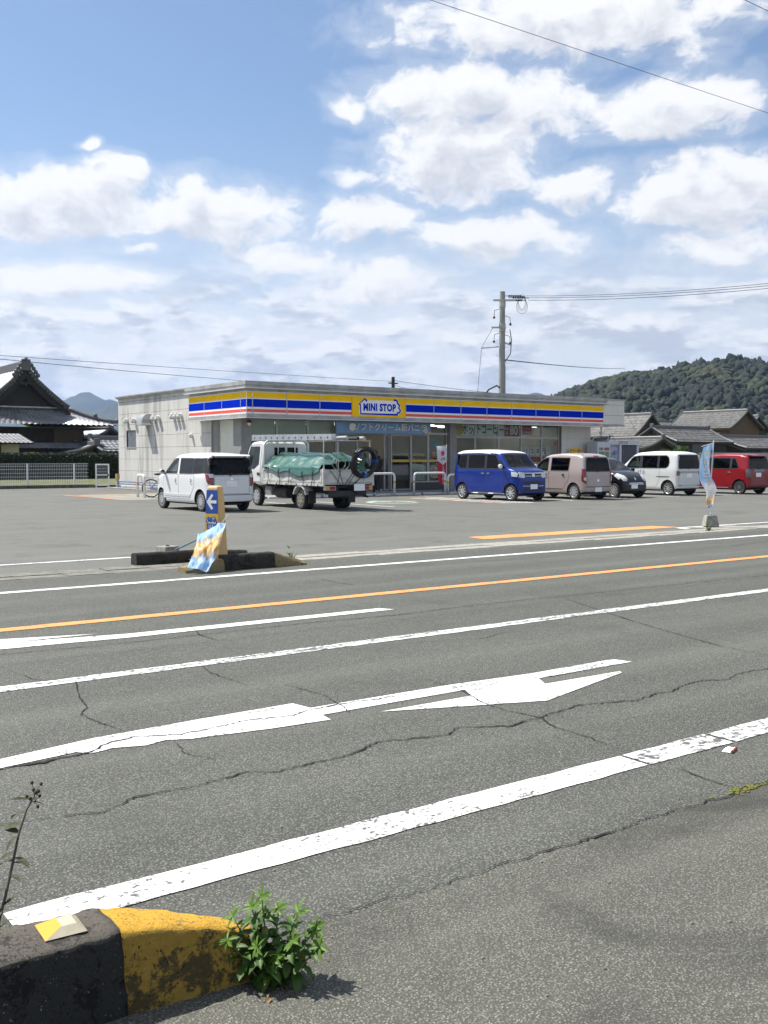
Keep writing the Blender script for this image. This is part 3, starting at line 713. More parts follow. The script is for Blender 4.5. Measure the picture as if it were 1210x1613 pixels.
stroke('logo_outline', [LQ(.27, 3.80), LQ(.235, 3.90), LQ(.125, 3.665), LQ(.155, 3.66), LQ(.158, 3.29), LQ(.845, 3.29)], .078, yl, SIGN_B, logo)
stroke('logo_outline', [LQ(.77, 3.865), LQ(.79, 3.90), LQ(.83, 3.87), LQ(.845, 3.76), LQ(.88, 3.68), LQ(.865, 3.57), LQ(.90, 3.47), LQ(.875, 3.38), LQ(.838, 3.37), LQ(.84, 3.27)], .078, yl - .001, SIGN_B, logo)
text('lettering', 'MINI STOP', .40, SIGN_B, logo, (23.15 + .505 * 2.73 - SX, yl - .002, 3.555), sx=.80, bold=.020, spacing=1.1)
# glazing of the left corner and the front
def frame_rect(name, x0, x1, z0, z1, y, wd=.05, dp=.08, m=ALU, parent=shop):
    b = M()
    b.box(x0 - SX, x0 + wd - SX, y - SY, y + dp - SY, z0, z1); b.box(x1 - wd - SX, x1 - SX, y - SY, y + dp - SY, z0, z1)
    b.box(x0 + wd - SX, x1 - wd - SX, y - SY, y + dp - SY, z0, z0 + wd); b.box(x0 + wd - SX, x1 - wd - SX, y - SY, y + dp - SY, z1 - wd, z1)
    return b.obj(name, m, parent)
sbox('corner_post', 18.7, 19.12, 35.3, 35.95, .08, 3.08, GREY_P)
sbox('jamb', 18.78, 18.95, 37.45, 37.899, .08, 3.08, GREY_P)
sbox('window_pane', 18.86, 18.872, 35.95, 37.45, .1, 3.06, BLIND)
b = M(); b.box(18.80 - SX, 18.9 - SX, 35.951 - SY, 35.99 - SY, .1, 3.07); b.box(18.80 - SX, 18.9 - SX, 37.41 - SY, 37.449 - SY, .1, 3.07); b.box(18.80 - SX, 18.9 - SX, 35.99 - SY, 37.41 - SY, 3.0, 3.07); b.obj('window_frame', ALU, shop)
def window(x0, x1, z0, z1, y=35.36, m=SHOPGLASS, wd=.045):
    f = frame_rect('window_frame', x0, x1, z0, z1, y, wd)
    b = M(); b.box(x0 + wd - SX, x1 - wd - SX, y + .03 - SY, y + .038 - SY, z0 + wd, z1 - wd); b.obj('window_pane', m, f)
    return f
for x0, x1 in ((19.12, 20.34), (20.34, 21.79), (21.79, 23.16)):
    f = window(x0 + .001, x1 - .001, .45, 3.07)
    b = M(); b.box(x0 + .06 - SX, x1 - .06 - SX, 35.43 - SY, 35.436 - SY, 2.15, 3.02); b.obj('window_blind', BLIND, f)
sbox('sill_wall', 19.12, 23.16, 35.32, 35.48, .08, .449, GREY_P)
# entrance: fixed panes, sliding door, yellow safety band
sbox('entrance_head', 23.17, 29.14, 35.30, 35.46, 2.52, 2.60, ALU)
for x0, x1, z1, nm in ((23.2, 24.25, 2.52, 'entrance_pane'), (25.95, 27.06, 2.50, 'sliding_door'), (27.07, 28.03, 2.52, 'entrance_pane'), (28.04, 29.10, 3.07, 'entrance_pane')):
    z0 = .1 if nm != 'entrance_pane' or x0 < 27 else .42
    f = frame_rect(nm, x0, x1, z0, z1, 35.34 if nm == 'sliding_door' else 35.38, .05)
    b = M(); b.box(x0 + .05 - SX, x1 - .05 - SX, 35.405 - SY, 35.412 - SY, z0 + .05, z1 - .05); b.obj('door_glass', SHOPGLASS, f)
    if x0 > 25: b = M(); b.box(x0 + .052 - SX, x1 - .052 - SX, 35.398 - SY, 35.402 - SY, 1.31, 1.42); b.obj('safety_band', mat('yellow_film', (.62, .40, .05), .5), f)
f = frame_rect('sliding_door', 25.66, 25.94, .1, 2.50, 35.42, .05); b = M(); b.box(25.71 - SX, 25.89 - SX, 35.455 - SY, 35.46 - SY, .15, 2.45); b.obj('door_glass', SHOPGLASS, f)
sbox('sill_wall', 27.07, 29.1, 35.36, 35.5, .08, .419, ALU_D)
sbox('pillar', 29.13, 29.52, 35.2, 35.6, .08, 3.08, GREY_P)
wx = [29.53, 30.76, 32.2, 33.66, 35.0, 36.2]
for x0, x1 in zip(wx, wx[1:]):
    window(x0 + .001, x1 - .001, 2.46, 3.08); window(x0 + .001, x1 - .001, .55, 2.44)
sbox('sill_wall', 29.53, 36.29, 35.33, 35.5, .08, .549, GREY_P); sbox('dark_jamb', 36.2, 36.3, 35.34, 35.5, .08, 3.08, mat('brown_jamb', (.10, .075, .065), .6))
# posters inside the upper lights
CREAM = mat('poster_paper', (.85, .88, .80), .6); PRED = mat('poster_red', (.45, .04, .045), .6); PYEL = mat('poster_yellow', (.62, .44, .05), .6)
def poster(name, x0, x1, z0, z1, m, y=35.43):
    b = M(); b.box(x0 - SX, x1 - SX, y - SY, y + .004 - SY, z0, z1); return b.obj(name, m, shop)
poster('poster', 29.60, 30.70, 2.52, 3.02, CREAM); poster('poster', 30.83, 32.13, 2.52, 3.02, CREAM); poster('poster', 32.27, 32.9, 2.52, 3.02, CREAM)
poster('poster', 32.62, 33.58, 2.505, 3.03, PRED, 35.424); poster('poster', 33.74, 34.4, 2.6, 3.02, PRED)
b = M(); b.lathe([(.0001, 0), (.27, 0)], 24, 'y', (29.86 - SX, 35.427 - SY, 2.78)); b.obj('poster_spot', PYEL, shop)
yt = 35.427 - SY
text('lettering', '焙煎', .17, PRED, shop, (29.86 - SX, yt - .002, 2.84))
text('lettering', 'ホッ', .50, BLACKT, shop, (30.38 - SX, yt, 2.76), sx=.72, bold=.008)
text('lettering', 'トコーヒ', .50, BLACKT, shop, (31.52 - SX, yt, 2.78), sx=.68, bold=.008)
text('lettering', 'ー', .46, BLACKT, shop, (32.44 - SX, yt, 2.77), sx=.8, bold=.008)
text('lettering', '80', .60, WHITET, shop, (33.22 - SX, yt - .007, 2.77), sx=.85, bold=.016)
text('lettering', '税込', .16, WHITET, shop, (32.77 - SX, yt - .007, 2.86)); text('lettering', '¥', .24, WHITET, shop, (32.77 - SX, yt - .007, 2.64))
text('lettering', '100+80', .2, WHITET, shop, (34.07 - SX, yt, 2.68))
for k, ch in enumerate('120円!'):
    xx = 33.95 + k * .36
    poster('poster', xx, xx + .26, 1.62, 2.0, mat('white_poster', (.9, .77, .77), .6)); text('lettering', ch, .33, BLACKT, shop, (xx + .13 - SX, yt, 1.81), bold=.006)
poster('poster', 33.9, 36.1, 1.30, 1.55, PRED)
poster('poster', 35.9, 36.12, 2.08, 2.28, SIGN_R)
poster('poster', 28.22, 28.75, 1.92, 2.25, mat('poster_teal', (.18, .36, .40), .6)); poster('poster', 28.22, 28.78, 1.48, 1.82, mat('poster_orange', (.62, .22, .10), .6)); poster('poster', 28.2, 28.8, .6, 1.2, mat('poster_brown', (.24, .16, .09), .6, var=.7, vs=9, col2=(.6, .55, .45)))
text('lettering', '営業', .22, WHITET, shop, (28.5 - SX, yt - .002, 1.65))
poster('poster', 27.15, 27.95, .5, 1.24, mat('pale_poster', (.45, .5, .46), .6, var=.5, vs=3)); poster('poster', 26.02, 26.98, .75, 1.2, mat('mixed_leaflets', (.35, .35, .42), .6, var=.8, vs=7, col2=(.45, .2, .25)), 35.44)
# light blue banner over the entrance
BLUEB = mat('light_blue_banner_cloth', (.25, .42, .68), .8, var=.08, vs=2)
b = M(); b.grid(lambda u, v: (23.0 + 4.98 * u - SX, 35.16 - .03 * v + .02 * math.sin(u * 11) * v - SY, 3.02 - .50 * v), 40, 6)
ban = tag(b.obj('entrance_banner', BLUEB, None, smooth='all'), 'light blue banner with pale Japanese lettering hung over the shop entrance', 'banner'); ban.location = (SX, SY, 0)
ban.modifiers.new('th', 'SOLIDIFY').thickness = .004
text('lettering', 'ソフトクリーム新バニラ', .36, mat('pale_gold_print', (.86, .85, .78), .6), ban, (25.78 - SX, 35.10 - SY, 2.77), bold=.004, sx=.98)
b = M(); b.lathe([(.0001, 0), (.16, 0)], 20, 'y', (23.78 - SX, 35.10 - SY, 2.78)); b.obj('banner_roundel', mat('pale_gold_print', (.6, .6, .6)), ban)
b = M(); b.prism([(27.62, 2.56), (27.72, 2.56), (27.78, 2.70), (27.70, 2.90), (27.66, 2.95), (27.60, 2.84), (27.55, 2.70)], 35.095 - .0, 35.099, 'y'); o = b.obj('ice_cream_picture', mat('cream_print', (.66, .64, .54)), ban); o.location = (-SX, -SY, 0)
b = M(); b.prism([(27.58, 2.53), (27.98, 2.53), (27.97, 2.66)], 35.094, 35.098, 'y'); o = b.obj('banner_corner', mat('yellow_print', (.55, .5, .2)), ban); o.location = (-SX, -SY, 0)
# interior: floor, ceiling, back partition, lights
sbox('interior_floor', 18.95, 38.15, 35.51, 47.7, .076, .10, INTF); sbox('interior_ceiling', 18.95, 38.15, 35.56, 47.75, 3.14, 3.2, INTW); sbox('interior_wall', 18.95, 38.15, 44.0, 44.1, .1, 3.14, INTW)
TUBE = mat('lit_tube', (1.0, .97, .9), emit=3.0)
for r in range(4):
    for k in range(8):
        sbox('ceiling_light', 20.2 + k * 2.3, 21.75 + k * 2.3, 36.9 + r * 1.7, 37.02 + r * 1.7, 3.09, 3.135, TUBE)
rnd = random.Random(4)
GOODS = [mat('goods_' + n, c, .5) for n, c in (('red', (.45, .06, .05)), ('blue', (.07, .14, .42)), ('yellow', (.6, .45, .08)), ('green', (.10, .32, .12)), ('white', (.65, .65, .62)), ('brown', (.22, .12, .06)))]
SHELFM = mat('shelf_metal', (.5, .5, .48), .5)
lab = ['low white goods shelf behind the left blinds of the shop', 'goods shelf seen through the open shop entrance', 'goods shelf behind the sliding door glass of the shop', 'goods shelf behind the window left of the red nobori banner', 'magazine shelf behind the coffee poster window', 'goods shelf behind the window with the large 80 poster', 'goods shelf inside the rightmost shop window']
for k, x0 in enumerate((19.6, 23.6, 25.9, 27.5, 29.8, 32.2, 34.3)):
    yb = 37.3 if k not in (1,) else 39.6
    t = thing('goods_shelf', lab[k], 'shelf', (x0, yb, .1), 0, 'goods shelves inside the shop')
    part('rack', lambda b: [b.box(0, 1.8, .3, .34, 0, 1.45)] + [b.box(0, 1.8, 0, .3, .12 + .33 * q, .14 + .33 * q) for q in range(4)], SHELFM, t)
    for row in range(4):
        b = M(); xx = .02
        while xx < 1.7:
            ww = rnd.uniform(.08, .2); b.box(xx, xx + ww - .012, .02, .28, .142 + .33 * row, .142 + .33 * row + rnd.uniform(.14, .26), rnd.randrange(6)); xx += ww
        tag(b.obj('goods', GOODS, t), kind='stuff')
ct = thing('shop_counter', 'dark service counter with equipment behind the entrance glass', 'counter', (26.2, 36.2, .1))
part('counter_top', lambda b: b.box(0, 2.6, 0, .6, .9, .95), mat('counter_board', (.4, .38, .34), .4), ct); part('counter_front', lambda b: b.box(.02, 2.58, .05, .58, 0, .9), mat('counter_panel', (.16, .15, .14), .6), ct)
part('coffee_machine', lambda b: (b.box(.9, 1.4, .1, .5, .951, 1.5), b.box(1.6, 2.2, .12, .5, .951, 1.3)), ALU_D, ct)

# vents on the left wall
HOODM = mat('galvanised_hood', (.74, .74, .72), .4, .25, var=.15, vs=8)
def vent(y, z, r, label):
    t = thing('vent_cap', label, 'vent', (18.70, y, z), 0, 'round vent caps on the left wall')
    b = M(); b.lathe([(r * .75, 0.0), (r * .8, -.06), (r, -.065), (r, -.12), (r * .85, -.17), (r * .4, -.2), (.001, -.205)], 14, 'x'); b.obj('cap', HOODM, t, smooth=True)
    b = M(); b.grid(lambda u, v: (-.06 - .15 * v, r * 1.02 * math.cos(PI * u), r * 1.02 * math.sin(PI * u)), 10, 3); b.grid(lambda u, v: (-.20, r * math.cos(PI * u) * v, -r * .2 + (r * .2 + r * math.sin(PI * u)) * v), 10, 2); b.obj('hood', HOODM, t, smooth=True)
    part('grille', lambda b: b.box(-.19, -.07, -r * .7, r * .7, -r * .75, -r * .66), ALU_D, t)
for y, z, l in ((46.81, 3.25, 'vent cap nearest the far end of the grey shop wall'), (45.87, 3.25, 'vent cap just left of the big extractor hood'), (43.55, 3.27, 'vent cap just right of the big extractor hood'), (43.05, 3.27, 'second vent cap to the right of the big extractor hood'),
        (41.51, 3.30, 'left vent cap of the close row of three'), (41.11, 3.30, 'middle vent cap of the close row of three'), (40.72, 3.30, 'right vent cap of the close row of three')):
    vent(y, z, .13, l)
t = thing('vent_cap', 'small low vent cap below the others near the fascia corner', 'vent', (18.70, 39.67, 2.44), 0, 'round vent caps on the left wall')
b = M(); b.lathe([(.08, 0), (.09, -.08), (.06, -.15), (.001, -.17)], 12, 'x'); b.obj('cap', HOODM, t, smooth=True)
part('grille', lambda b: b.box(-.14, -.05, -.05, .05, -.095, -.085), ALU_D, t)
t = thing('extractor_hood', 'large quarter round metal extractor hood high on the grey side wall', 'hood', (18.70, 44.3, 3.0))
prof = [(0, .52)] + [(-.52 * math.sin(a), .52 * math.cos(a) - 0.0) for a in [i * PI / 2 / 8 for i in range(1, 9)]]
prof = [(0, .50)] + [(-.12 - .34 * math.sin(i * PI / 16), .07 + .43 * math.cos(i * PI / 16)) for i in range(9)]
part('hood_shell', lambda b: b.prism(prof + [(-.48, 0), (-.45, 0), (-.42, .07), (0, .07)], -.30, .30, 'y'), mat('grey_hood', (.40, .41, .42), .35, .5), t, smooth=True)
part('hood_rim', lambda b: (b.box(-.49, 0, -.32, -.301, -.02, .09), b.box(-.49, 0, .301, .32, -.02, .09)), HOODM, t)
part('filter', lambda b: b.box(-.41, -.02, -.29, .29, .045, .069), ALU_D, t)
# alarm light, floodlight, downpipe
t = thing('alarm_lamp', 'small dark red alarm lamp under the fascia corner', 'lamp', (19.0, 35.3, 2.86))
part('lamp_dome', lambda b: (b.lathe([(.001, .12), (.07, .10), (.10, .04), (.10, 0)], 14, 'z', (0, -.12, 0)),), mat('red_lens', (.14, .015, .02), .2, coat=.5), t, smooth=True)
part('lamp_base', lambda b: (b.box(-.05, .05, -.1, 0, -.07, -.001), b.lathe([(.05, 0), (.045, -.1), (.001, -.12)], 10, 'z', (0, -.13, -.005))), WHITE_P, t)
t = thing('downpipe', 'short white rainwater pipe under the right end of the parapet', 'pipe', (38.9, 35.1, 0))
part('pipe', lambda b: b.tube([(0, 0, 3.1), (0, 0, 2.6), (-.25, .25, 2.5), (-.4, .3, 2.3), (-.4, .3, .1)], .045, 8), WHITE_P, t, smooth=True)
part('pipe_bracket', lambda b: b.box(-.07, .07, -.07, .07, 2.72, 2.8), WHITE_P, t)
# guard rail along the left wall and a small meter post
t = thing('wall_guard_rail', 'low bluish steel guard rail along the foot of the grey side wall', 'rail', (18.35, 38, 0))
RAILM = mat('blue_grey_rail', (.42, .47, .56), .4, .3, var=.15, vs=4)
part('beam', lambda b: b.prism([(0, .18), (.03, .2), (.005, .28), (.03, .36), (0, .38), (.045, .38), (.05, .28), (.045, .18)], -2, 9.6, 'y'), RAILM, t)
for k in range(6): part('post', lambda b: b.box(.052, .13, -1.8 + k * 2.2, -1.72 + k * 2.2, 0, .36), RAILM, t)
t = thing('tap_post', 'short standpipe with a brass coloured box at the far corner of the shop', 'post', (18.35, 47.3, 0))
part('post', lambda b: b.box(-.04, .04, -.04, .04, 0, .45), TRIM, t); part('box', lambda b: b.box(-.08, .08, -.09, .09, .451, .72), mat('brass_box', (.36, .27, .12), .5), t, bevel=.01)
# U shaped guards in front of the shop and at the side
GUARD = mat('white_guard_paint', (.78, .78, .77), .35, var=.05); AMB = mat('amber_reflective_tape', (.70, .34, .03), .4)
def guard(p0, p1, h, label, r=.045):
    p0 = Vector((*p0, 0)); p1 = Vector((*p1, 0)); t = thing('hoop_guard', label, 'guard', p0, 0, 'white hoop guards')
    d = (p1 - p0); L = d.length; d.normalize(); pts = [Vector((0, 0, -.02))]
    for i in range(7): a = i / 6 * PI / 2; pts.append(d * (.14 - .14 * math.cos(a)) + Vector((0, 0, h - .14 + .14 * math.sin(a))))
    for i in range(7): a = i / 6 * PI / 2; pts.append(d * (L - .14 + .14 * math.sin(a)) + Vector((0, 0, h - .14 + .14 * math.cos(a))))
    pts.append(d * L + Vector((0, 0, -.02)))
    part('hoop', lambda b: b.tube(pts, r, 12), GUARD, t, smooth='all')
    for q in (Vector((0, 0, 0)), d * L):
        part('reflective_band', lambda b: b.lathe([(r + .002, h * .56), (r + .002, h * .56 + .09)], 12, 'z', q), AMB, t, smooth='all')
guard((22.2, 32.15), (23.78, 32.15), .88, 'white hoop guard beside the truck in front of the entrance')
guard((24.75, 32.15), (26.35, 32.15), .88, 'white hoop guard in front of the red and white nobori banner')
guard((26.55, 32.2), (28.0, 32.2), .80, 'white hoop guard behind the rear of the blue car')
guard((15.05, 36.1), (15.05, 36.75), .84, 'white hoop guard by the bicycle wheel at the shop side', .05)
# red and white nobori by the entrance
nb = thing('nobori_banner', 'narrow red and white nobori banner on a pole by the shop entrance', 'banner', (26.92, 32.75, 0))
part('pole', lambda b: b.tube([(0, 0, .1), (0, 0, 2.05)], .013, 8), WHITE_P, nb); part('cross_arm', lambda b: b.tube([(.03, 0, 1.99), (-.56, -.02, 1.96)], .009, 6), WHITE_P, nb)
part('pole_base', lambda b: b.lathe([(.001, .18), (.06, .17), (.2, .12), (.22, 0.0)], 16), mat('dark_plastic', (.05, .05, .055), .5), nb, smooth=True)
def cl(u, v): return (-.54 * u + .03 * math.sin(v * 5) - .02 + (.10 * u * v) + .0, -.02 + .035 * math.sin(u * 6 + v * 4), 1.96 - (1.72 - .32 * u * v) * v)
part('red_cloth', lambda b: b.grid(lambda u, v: cl(u, .36 - .16 * (1 - abs(2 * u - 1)) * 0 + v * .64), 10, 20), mat('red_cloth', (.50, .035, .055), .7, trans=.3), nb, smooth='all')
part('white_cloth', lambda b: b.grid(lambda u, v: tuple(Vector(cl(u, v * (.36 + .10 * (1 - abs(2 * u - 1))))) + Vector((0, -.006, 0))), 12, 10), mat('white_cloth', (.72, .72, .76), .7, trans=.3), nb, smooth='all')
part('emblem', lambda b: b.lathe([(.001, 0), (.11, 0)], 14, 'y', (-.26, -.06, 1.68)), mat('crimson_print', (.55, .03, .12), .6), nb); text('lettering', '北海', .12, BLACKT, nb, (-.24, -.065, 1.45))
text('lettering', 'く\n石\nの\n焼\nき', .155, WHITET, nb, (-.22, -.065, .78), ext=.001)
# machines by the right end of the shop
t = thing('can_bin_sign', 'yellow and navy bottle and can sign on the front wall', 'sign', (37.1, 35.1, 0))
part('board', lambda b: b.box(-.45, .45, 0, .05, .2, 1.95), WHITE_P, t); part('yellow_band', lambda b: b.box(-.45, .45, -.004, -.0005, 1.68, 1.949), SIGN_Y, t); part('navy_band', lambda b: b.box(-.45, .45, -.004, -.0005, .25, 1.675), mat('navy_print', (.05, .06, .2), .5), t)
text('lettering', 'ビン・カン', .22, BLACKT, t, (0, -.006, 1.81), sx=.8, bold=.006); text('lettering', '分別して', .24, WHITET, t, (0, -.006, 1.5), sx=.85, bold=.004); text('lettering', 'ください', .22, WHITET, t, (0, -.006, 1.2), sx=.85)
t = thing('photo_machine', 'white machine cabinet with green pictures at the right end of the wall', 'machine', (37.75, 34.3, 0))
part('cabinet', lambda b: b.box(0, .95, 0, .7, .05, 2.28), mat('pale_grey_cabinet', (.55, .57, .60), .4), t, bevel=.02)
for k, (x0, x1, z0, z1, c) in enumerate(((.12, .42, 1.86, 2.0, (.3, .35, .42)), (.5, .85, 1.86, 2.0, (.45, .1, .14)), (.12, .46, 1.3, 1.8, (.22, .36, .12)), (.5, .86, 1.3, 1.8, (.25, .38, .16)), (.12, .86, .6, 1.2, (.1, .15, .2)))):
    part('picture_panel', lambda b: b.box(x0, x1, -.006, -.001, z0, z1), mat('machine_print_%d' % k, c, .3, var=.5, vs=6, col2=tuple(q * .3 for q in c)), t)
t = thing('photo_booth', 'tall pale photo booth with a grey curtain beside the black car', 'booth', (38.75, 34.5, 0))
part('booth_shell', lambda b: (b.box(0, 2.3, .1, 1.2, .05, 2.35), b.box(0, .12, 0, .1, .05, 2.15), b.box(.85, 1.0, 0, .1, .05, 2.15), b.box(2.18, 2.3, 0, .1, .05, 2.15), b.box(0, 2.3, -.02, .1, 2.151, 2.35)), mat('booth_panel', (.58, .58, .62), .4), t)
part('photo_samples', lambda b: b.box(.13, .84, .06, .098, .3, 2.1), mat('photo_samples_print', (.42, .44, .55), .35, var=.9, vs=5, col2=(.12, .12, .25), detail=2), t); part('curtain', lambda b: b.grid(lambda u, v: (1.01 + 1.16 * u, .06 + .03 * math.sin(u * 34), .3 + 1.84 * v), 40, 2), mat('grey_curtain', (.10, .105, .12), .8), t, smooth='all')
text('lettering', '証明写真', .17, mat('grey_print', (.2, .2, .25)), t, (1.1, -.024, 2.25))
# ------------------------------------------------------------------ vehicles
TYRE = mat('tyre_rubber', (.022, .022, .023), .75, bump=.2, bs=60); RIMS = mat('silver_wheel', (.55, .56, .57), .3, .6); RIMD = mat('dark_wheel_well', (.012, .012, .012), .8); CHROME = mat('chrome', (.75, .75, .75), .12, 1.0)
CGLASS = glass('car_glass', (.40, .48, .44)); PRIV = glass('privacy_glass', (.02, .022, .025)); SEATM = mat('grey_car_seat', (.07, .07, .075), .85); SEATL = mat('beige_car_seat', (.25, .23, .19), .85)
TRIMB = mat('black_plastic_trim', (.02, .02, .021), .5); SEAM = mat('panel_gap', (.015, .015, .016), .9); PLATE = mat('number_plate_white', (.93, .93, .93), .5)
LRED = mat('red_tail_lens', (.22, .006, .009), .12, coat=.8); LCLR = mat('clear_lens', (.62, .63, .65), .1, coat=.8); LDARK = mat('smoked_lens', (.10, .11, .12), .1, coat=.8); LORG = mat('amber_lens', (.75, .28, .03), .12, coat=.8)

def lerp1(pts, x):
    if x <= pts[0][0]: return pts[0][1]
    for (a, va), (b_, vb) in zip(pts, pts[1:]):
        if x <= b_:
            t = (x - a) / (b_ - a); t = t * t * (3 - 2 * t) * .35 + t * .65
            return va + (vb - va) * t
    return pts[-1][1]

class Body:
    def __init__(s, sp):
        s.sp = sp; s.L, s.W, s.H = sp['L'], sp['W'], sp['H']; s.b = sp.get('belt', .95)
    def zt(s, x): return lerp1(s.sp['top'], x)
    def zb(s, x): return lerp1(s.sp.get('bot', [(-s.L / 2, .26), (-s.L / 2 + .35, .2), (s.L / 2 - .35, .2), (s.L / 2, .25)]), x)
    def hw(s, x):
        h = s.W / 2; kf, rf = s.sp.get('front', (.16, .55)); kr, rr = s.sp.get('rear', (.07, .28))
        df, dr = s.L / 2 - x, x + s.L / 2
        if df < rf: h *= 1 - kf * (1 - df / rf) ** 2.2
        if dr < rr: h *= 1 - kr * (1 - dr / rr) ** 2.2
        return h
    def side(s, x, z):
        u = min(1, max(0, (z - s.b) / (s.H - s.b))); lo = min(1, max(0, (.5 - z) / .35))
        bulge = .012 * math.exp(-((z - s.b + .1) / .16) ** 2)
        return s.hw(x) * (1 - s.sp.get('tum', .13) * u ** 1.15 - .03 * lo ** 2) + bulge * (1 if z > .3 else .5)
    def section(s, x, sc=1.0):
        zt, zb = s.zt(x), s.zb(x); r = min(s.sp.get('r', .09), (zt - zb) * .3)
        zm = (zt + zb) / 2
        P = [(0, zb), (s.side(x, zb + .1) * .6, zb), (s.side(x, zb + .1) * .93, zb + .004)]
        K = 11
        for i in range(K): z = zb + .05 + (zt - r - zb - .05) * i / (K - 1); P.append((s.side(x, z), z))
        y0 = s.side(x, zt - r)
        rr = r * 1.15
        for i in range(1, 5): a = i / 4 * PI / 2; P.append((y0 - rr + rr * math.cos(a), zt - r + r * math.sin(a)))
        ye = y0 - rr
        for f in (.72, .4, 0): P.append((ye * f, zt + s.sp.get('crown', .022) * (1 - f * f)))
        P = [(y * sc, zm + (z - zm) * (1 - (1 - sc) * 1.0)) for y, z in P]
        return P
    def build(s):
        L = s.L; sp = s.sp
        xs = [(-L / 2, .93), (-L / 2 + .012, .965), (-L / 2 + .04, .99), (-L / 2 + .09, 1)]
        k = int((L - .3) / .11)
        xs += [(-L / 2 + .15 + (L - .3) * i / k, 1) for i in range(k + 1)]
        xs += [(L / 2 - .09, 1), (L / 2 - .04, .985), (L / 2 - .012, .955), (L / 2, .91)]
        rows = []
        for x, sc in xs:
            P = s.section(x, sc); lean = sp.get('lean', .10)
            ring = [(y, z) for y, z in P] + [(-y, z) for y, z in P[-2:0:-1]]
            wr = max(0, 1 - (x + L / 2) / .5)
            rows.append([(x + lean * max(0, z - .85) * wr + sp.get('flean', 0) * max(0, z - .5) * -max(0, 1 - (L / 2 - x) / .4), y, z) for y, z in ring])
        n = len(rows[0]); b = M()
        b.add([q for r_ in rows for q in r_], [(i * n + j, i * n + (j + 1) % n, (i + 1) * n + (j + 1) % n, (i + 1) * n + j) for i in range(len(rows) - 1) for j in range(n)] + [tuple(range(n))[::-1], tuple(range((len(rows) - 1) * n, len(rows) * n))])
        o = b.obj('tmp_body', [TRIMB]); m = o.modifiers.new('s', 'SUBSURF'); m.levels = 1; m.render_levels = 1
        me = evalmesh(o, 'solid'); bpy.data.objects.remove(o)
        s.solid = me
        bm = bmesh.new(); bm.from_mesh(me); s.bvh = BVHTree.FromBMesh(bm); bm.free()
        return me
    # ray cast onto the uncut body
    def hit(s, plane, a, c):
        if plane == 'l': o, d = (a, 3, c), (0, -1, 0)
        elif plane == 'r': o, d = (a, -3, c), (0, 1, 0)
        elif plane == 'f': o, d = (5, a, c), (-1, 0, 0)
        elif plane == 'b': o, d = (-5, a, c), (1, 0, 0)
        elif plane == 't': o, d = (a, c, 4), (0, 0, -1)
        h = s.bvh.ray_cast(Vector(o), Vector(d))
        if h[0] is None:
            h = s.bvh.find_nearest(Vector(o) + Vector(d) * (3 - s.W / 2 if plane in 'lr' else (5 - s.L / 2 if plane in 'fb' else 4 - s.H)))
        return h[0], -Vector(d)
    def patch(s, name, plane, poly, off, m, parent, cuts=4, skirt=.012, smooth=True):
        bm = bmesh.new()
        vs = [bm.verts.new((a, c, 0)) for a, c in poly]
        f = bm.faces.new(vs)
        bmesh.ops.triangulate(bm, faces=[f], ngon_method='EAR_CLIP')
        bmesh.ops.subdivide_edges(bm, edges=bm.edges[:], cuts=cuts, use_grid_fill=True)
        edge = [e for e in bm.edges if len(e.link_faces) == 1]
        for v in bm.verts:
            p, n = s.hit(plane, v.co.x, v.co.y); v.co = p + n * off
        bmesh.ops.recalc_face_normals(bm, faces=bm.faces)
        n0 = Vector({'l': (0, 1, 0), 'r': (0, -1, 0), 'f': (1, 0, 0), 'b': (-1, 0, 0), 't': (0, 0, 1)}[plane])
        if sum((f.normal.dot(n0) * f.calc_area() for f in bm.faces)) < 0: bmesh.ops.reverse_faces(bm, faces=bm.faces[:])
        if skirt:
            r = bmesh.ops.extrude_edge_only(bm, edges=edge)
            for v in [q for q in r['geom'] if isinstance(q, bmesh.types.BMVert)]: v.co -= n0 * skirt
        me = bpy.data.meshes.new(name); bm.to_mesh(me); bm.free(); me.materials.append(m)
        return link(name, me, parent, smooth)
    def ribbon(s, name, plane, pts, wd, off, m, parent, closed=False):
        fine = []
        pp = pts + ([pts[0]] if closed else [])
        for (a0, c0), (a1, c1) in zip(pp, pp[1:]):
            k = max(1, int(math.hypot(a1 - a0, c1 - c0) / .06)); fine += [(a0 + (a1 - a0) * i / k, c0 + (c1 - c0) * i / k) for i in range(k)]
        fine.append(pp[-1]); n = len(fine); b = M(); vs = []
        for i, (a, c) in enumerate(fine):
            p, q = fine[max(0, i - 1)], fine[min(n - 1, i + 1)]; dx, dy = q[0] - p[0], q[1] - p[1]; l = math.hypot(dx, dy) or 1
            for sg in (1, -1):
                h, nn = s.hit(plane, a - dy / l * wd / 2 * sg, c + dx / l * wd / 2 * sg); vs.append(h + nn * off)
        b.add(vs, [(2 * i, 2 * i + 1, 2 * i + 3, 2 * i + 2) for i in range(n - 1)])
        return b.obj(name, m, parent)

def boolean(me, cutters):
    o = bpy.data.objects.new('tmp', me); COL.objects.link(o); cs = []
    for cb in cutters:
        c = cb.obj('cut', TRIMB); cs.append(c)
        md = o.modifiers.new('b', 'BOOLEAN'); md.operation = 'DIFFERENCE'; md.object = c; md.solver = 'EXACT'
    r = evalmesh(o, 'body')
    bpy.data.objects.remove(o)
    for c in cs: bpy.data.objects.remove(c)
    return r

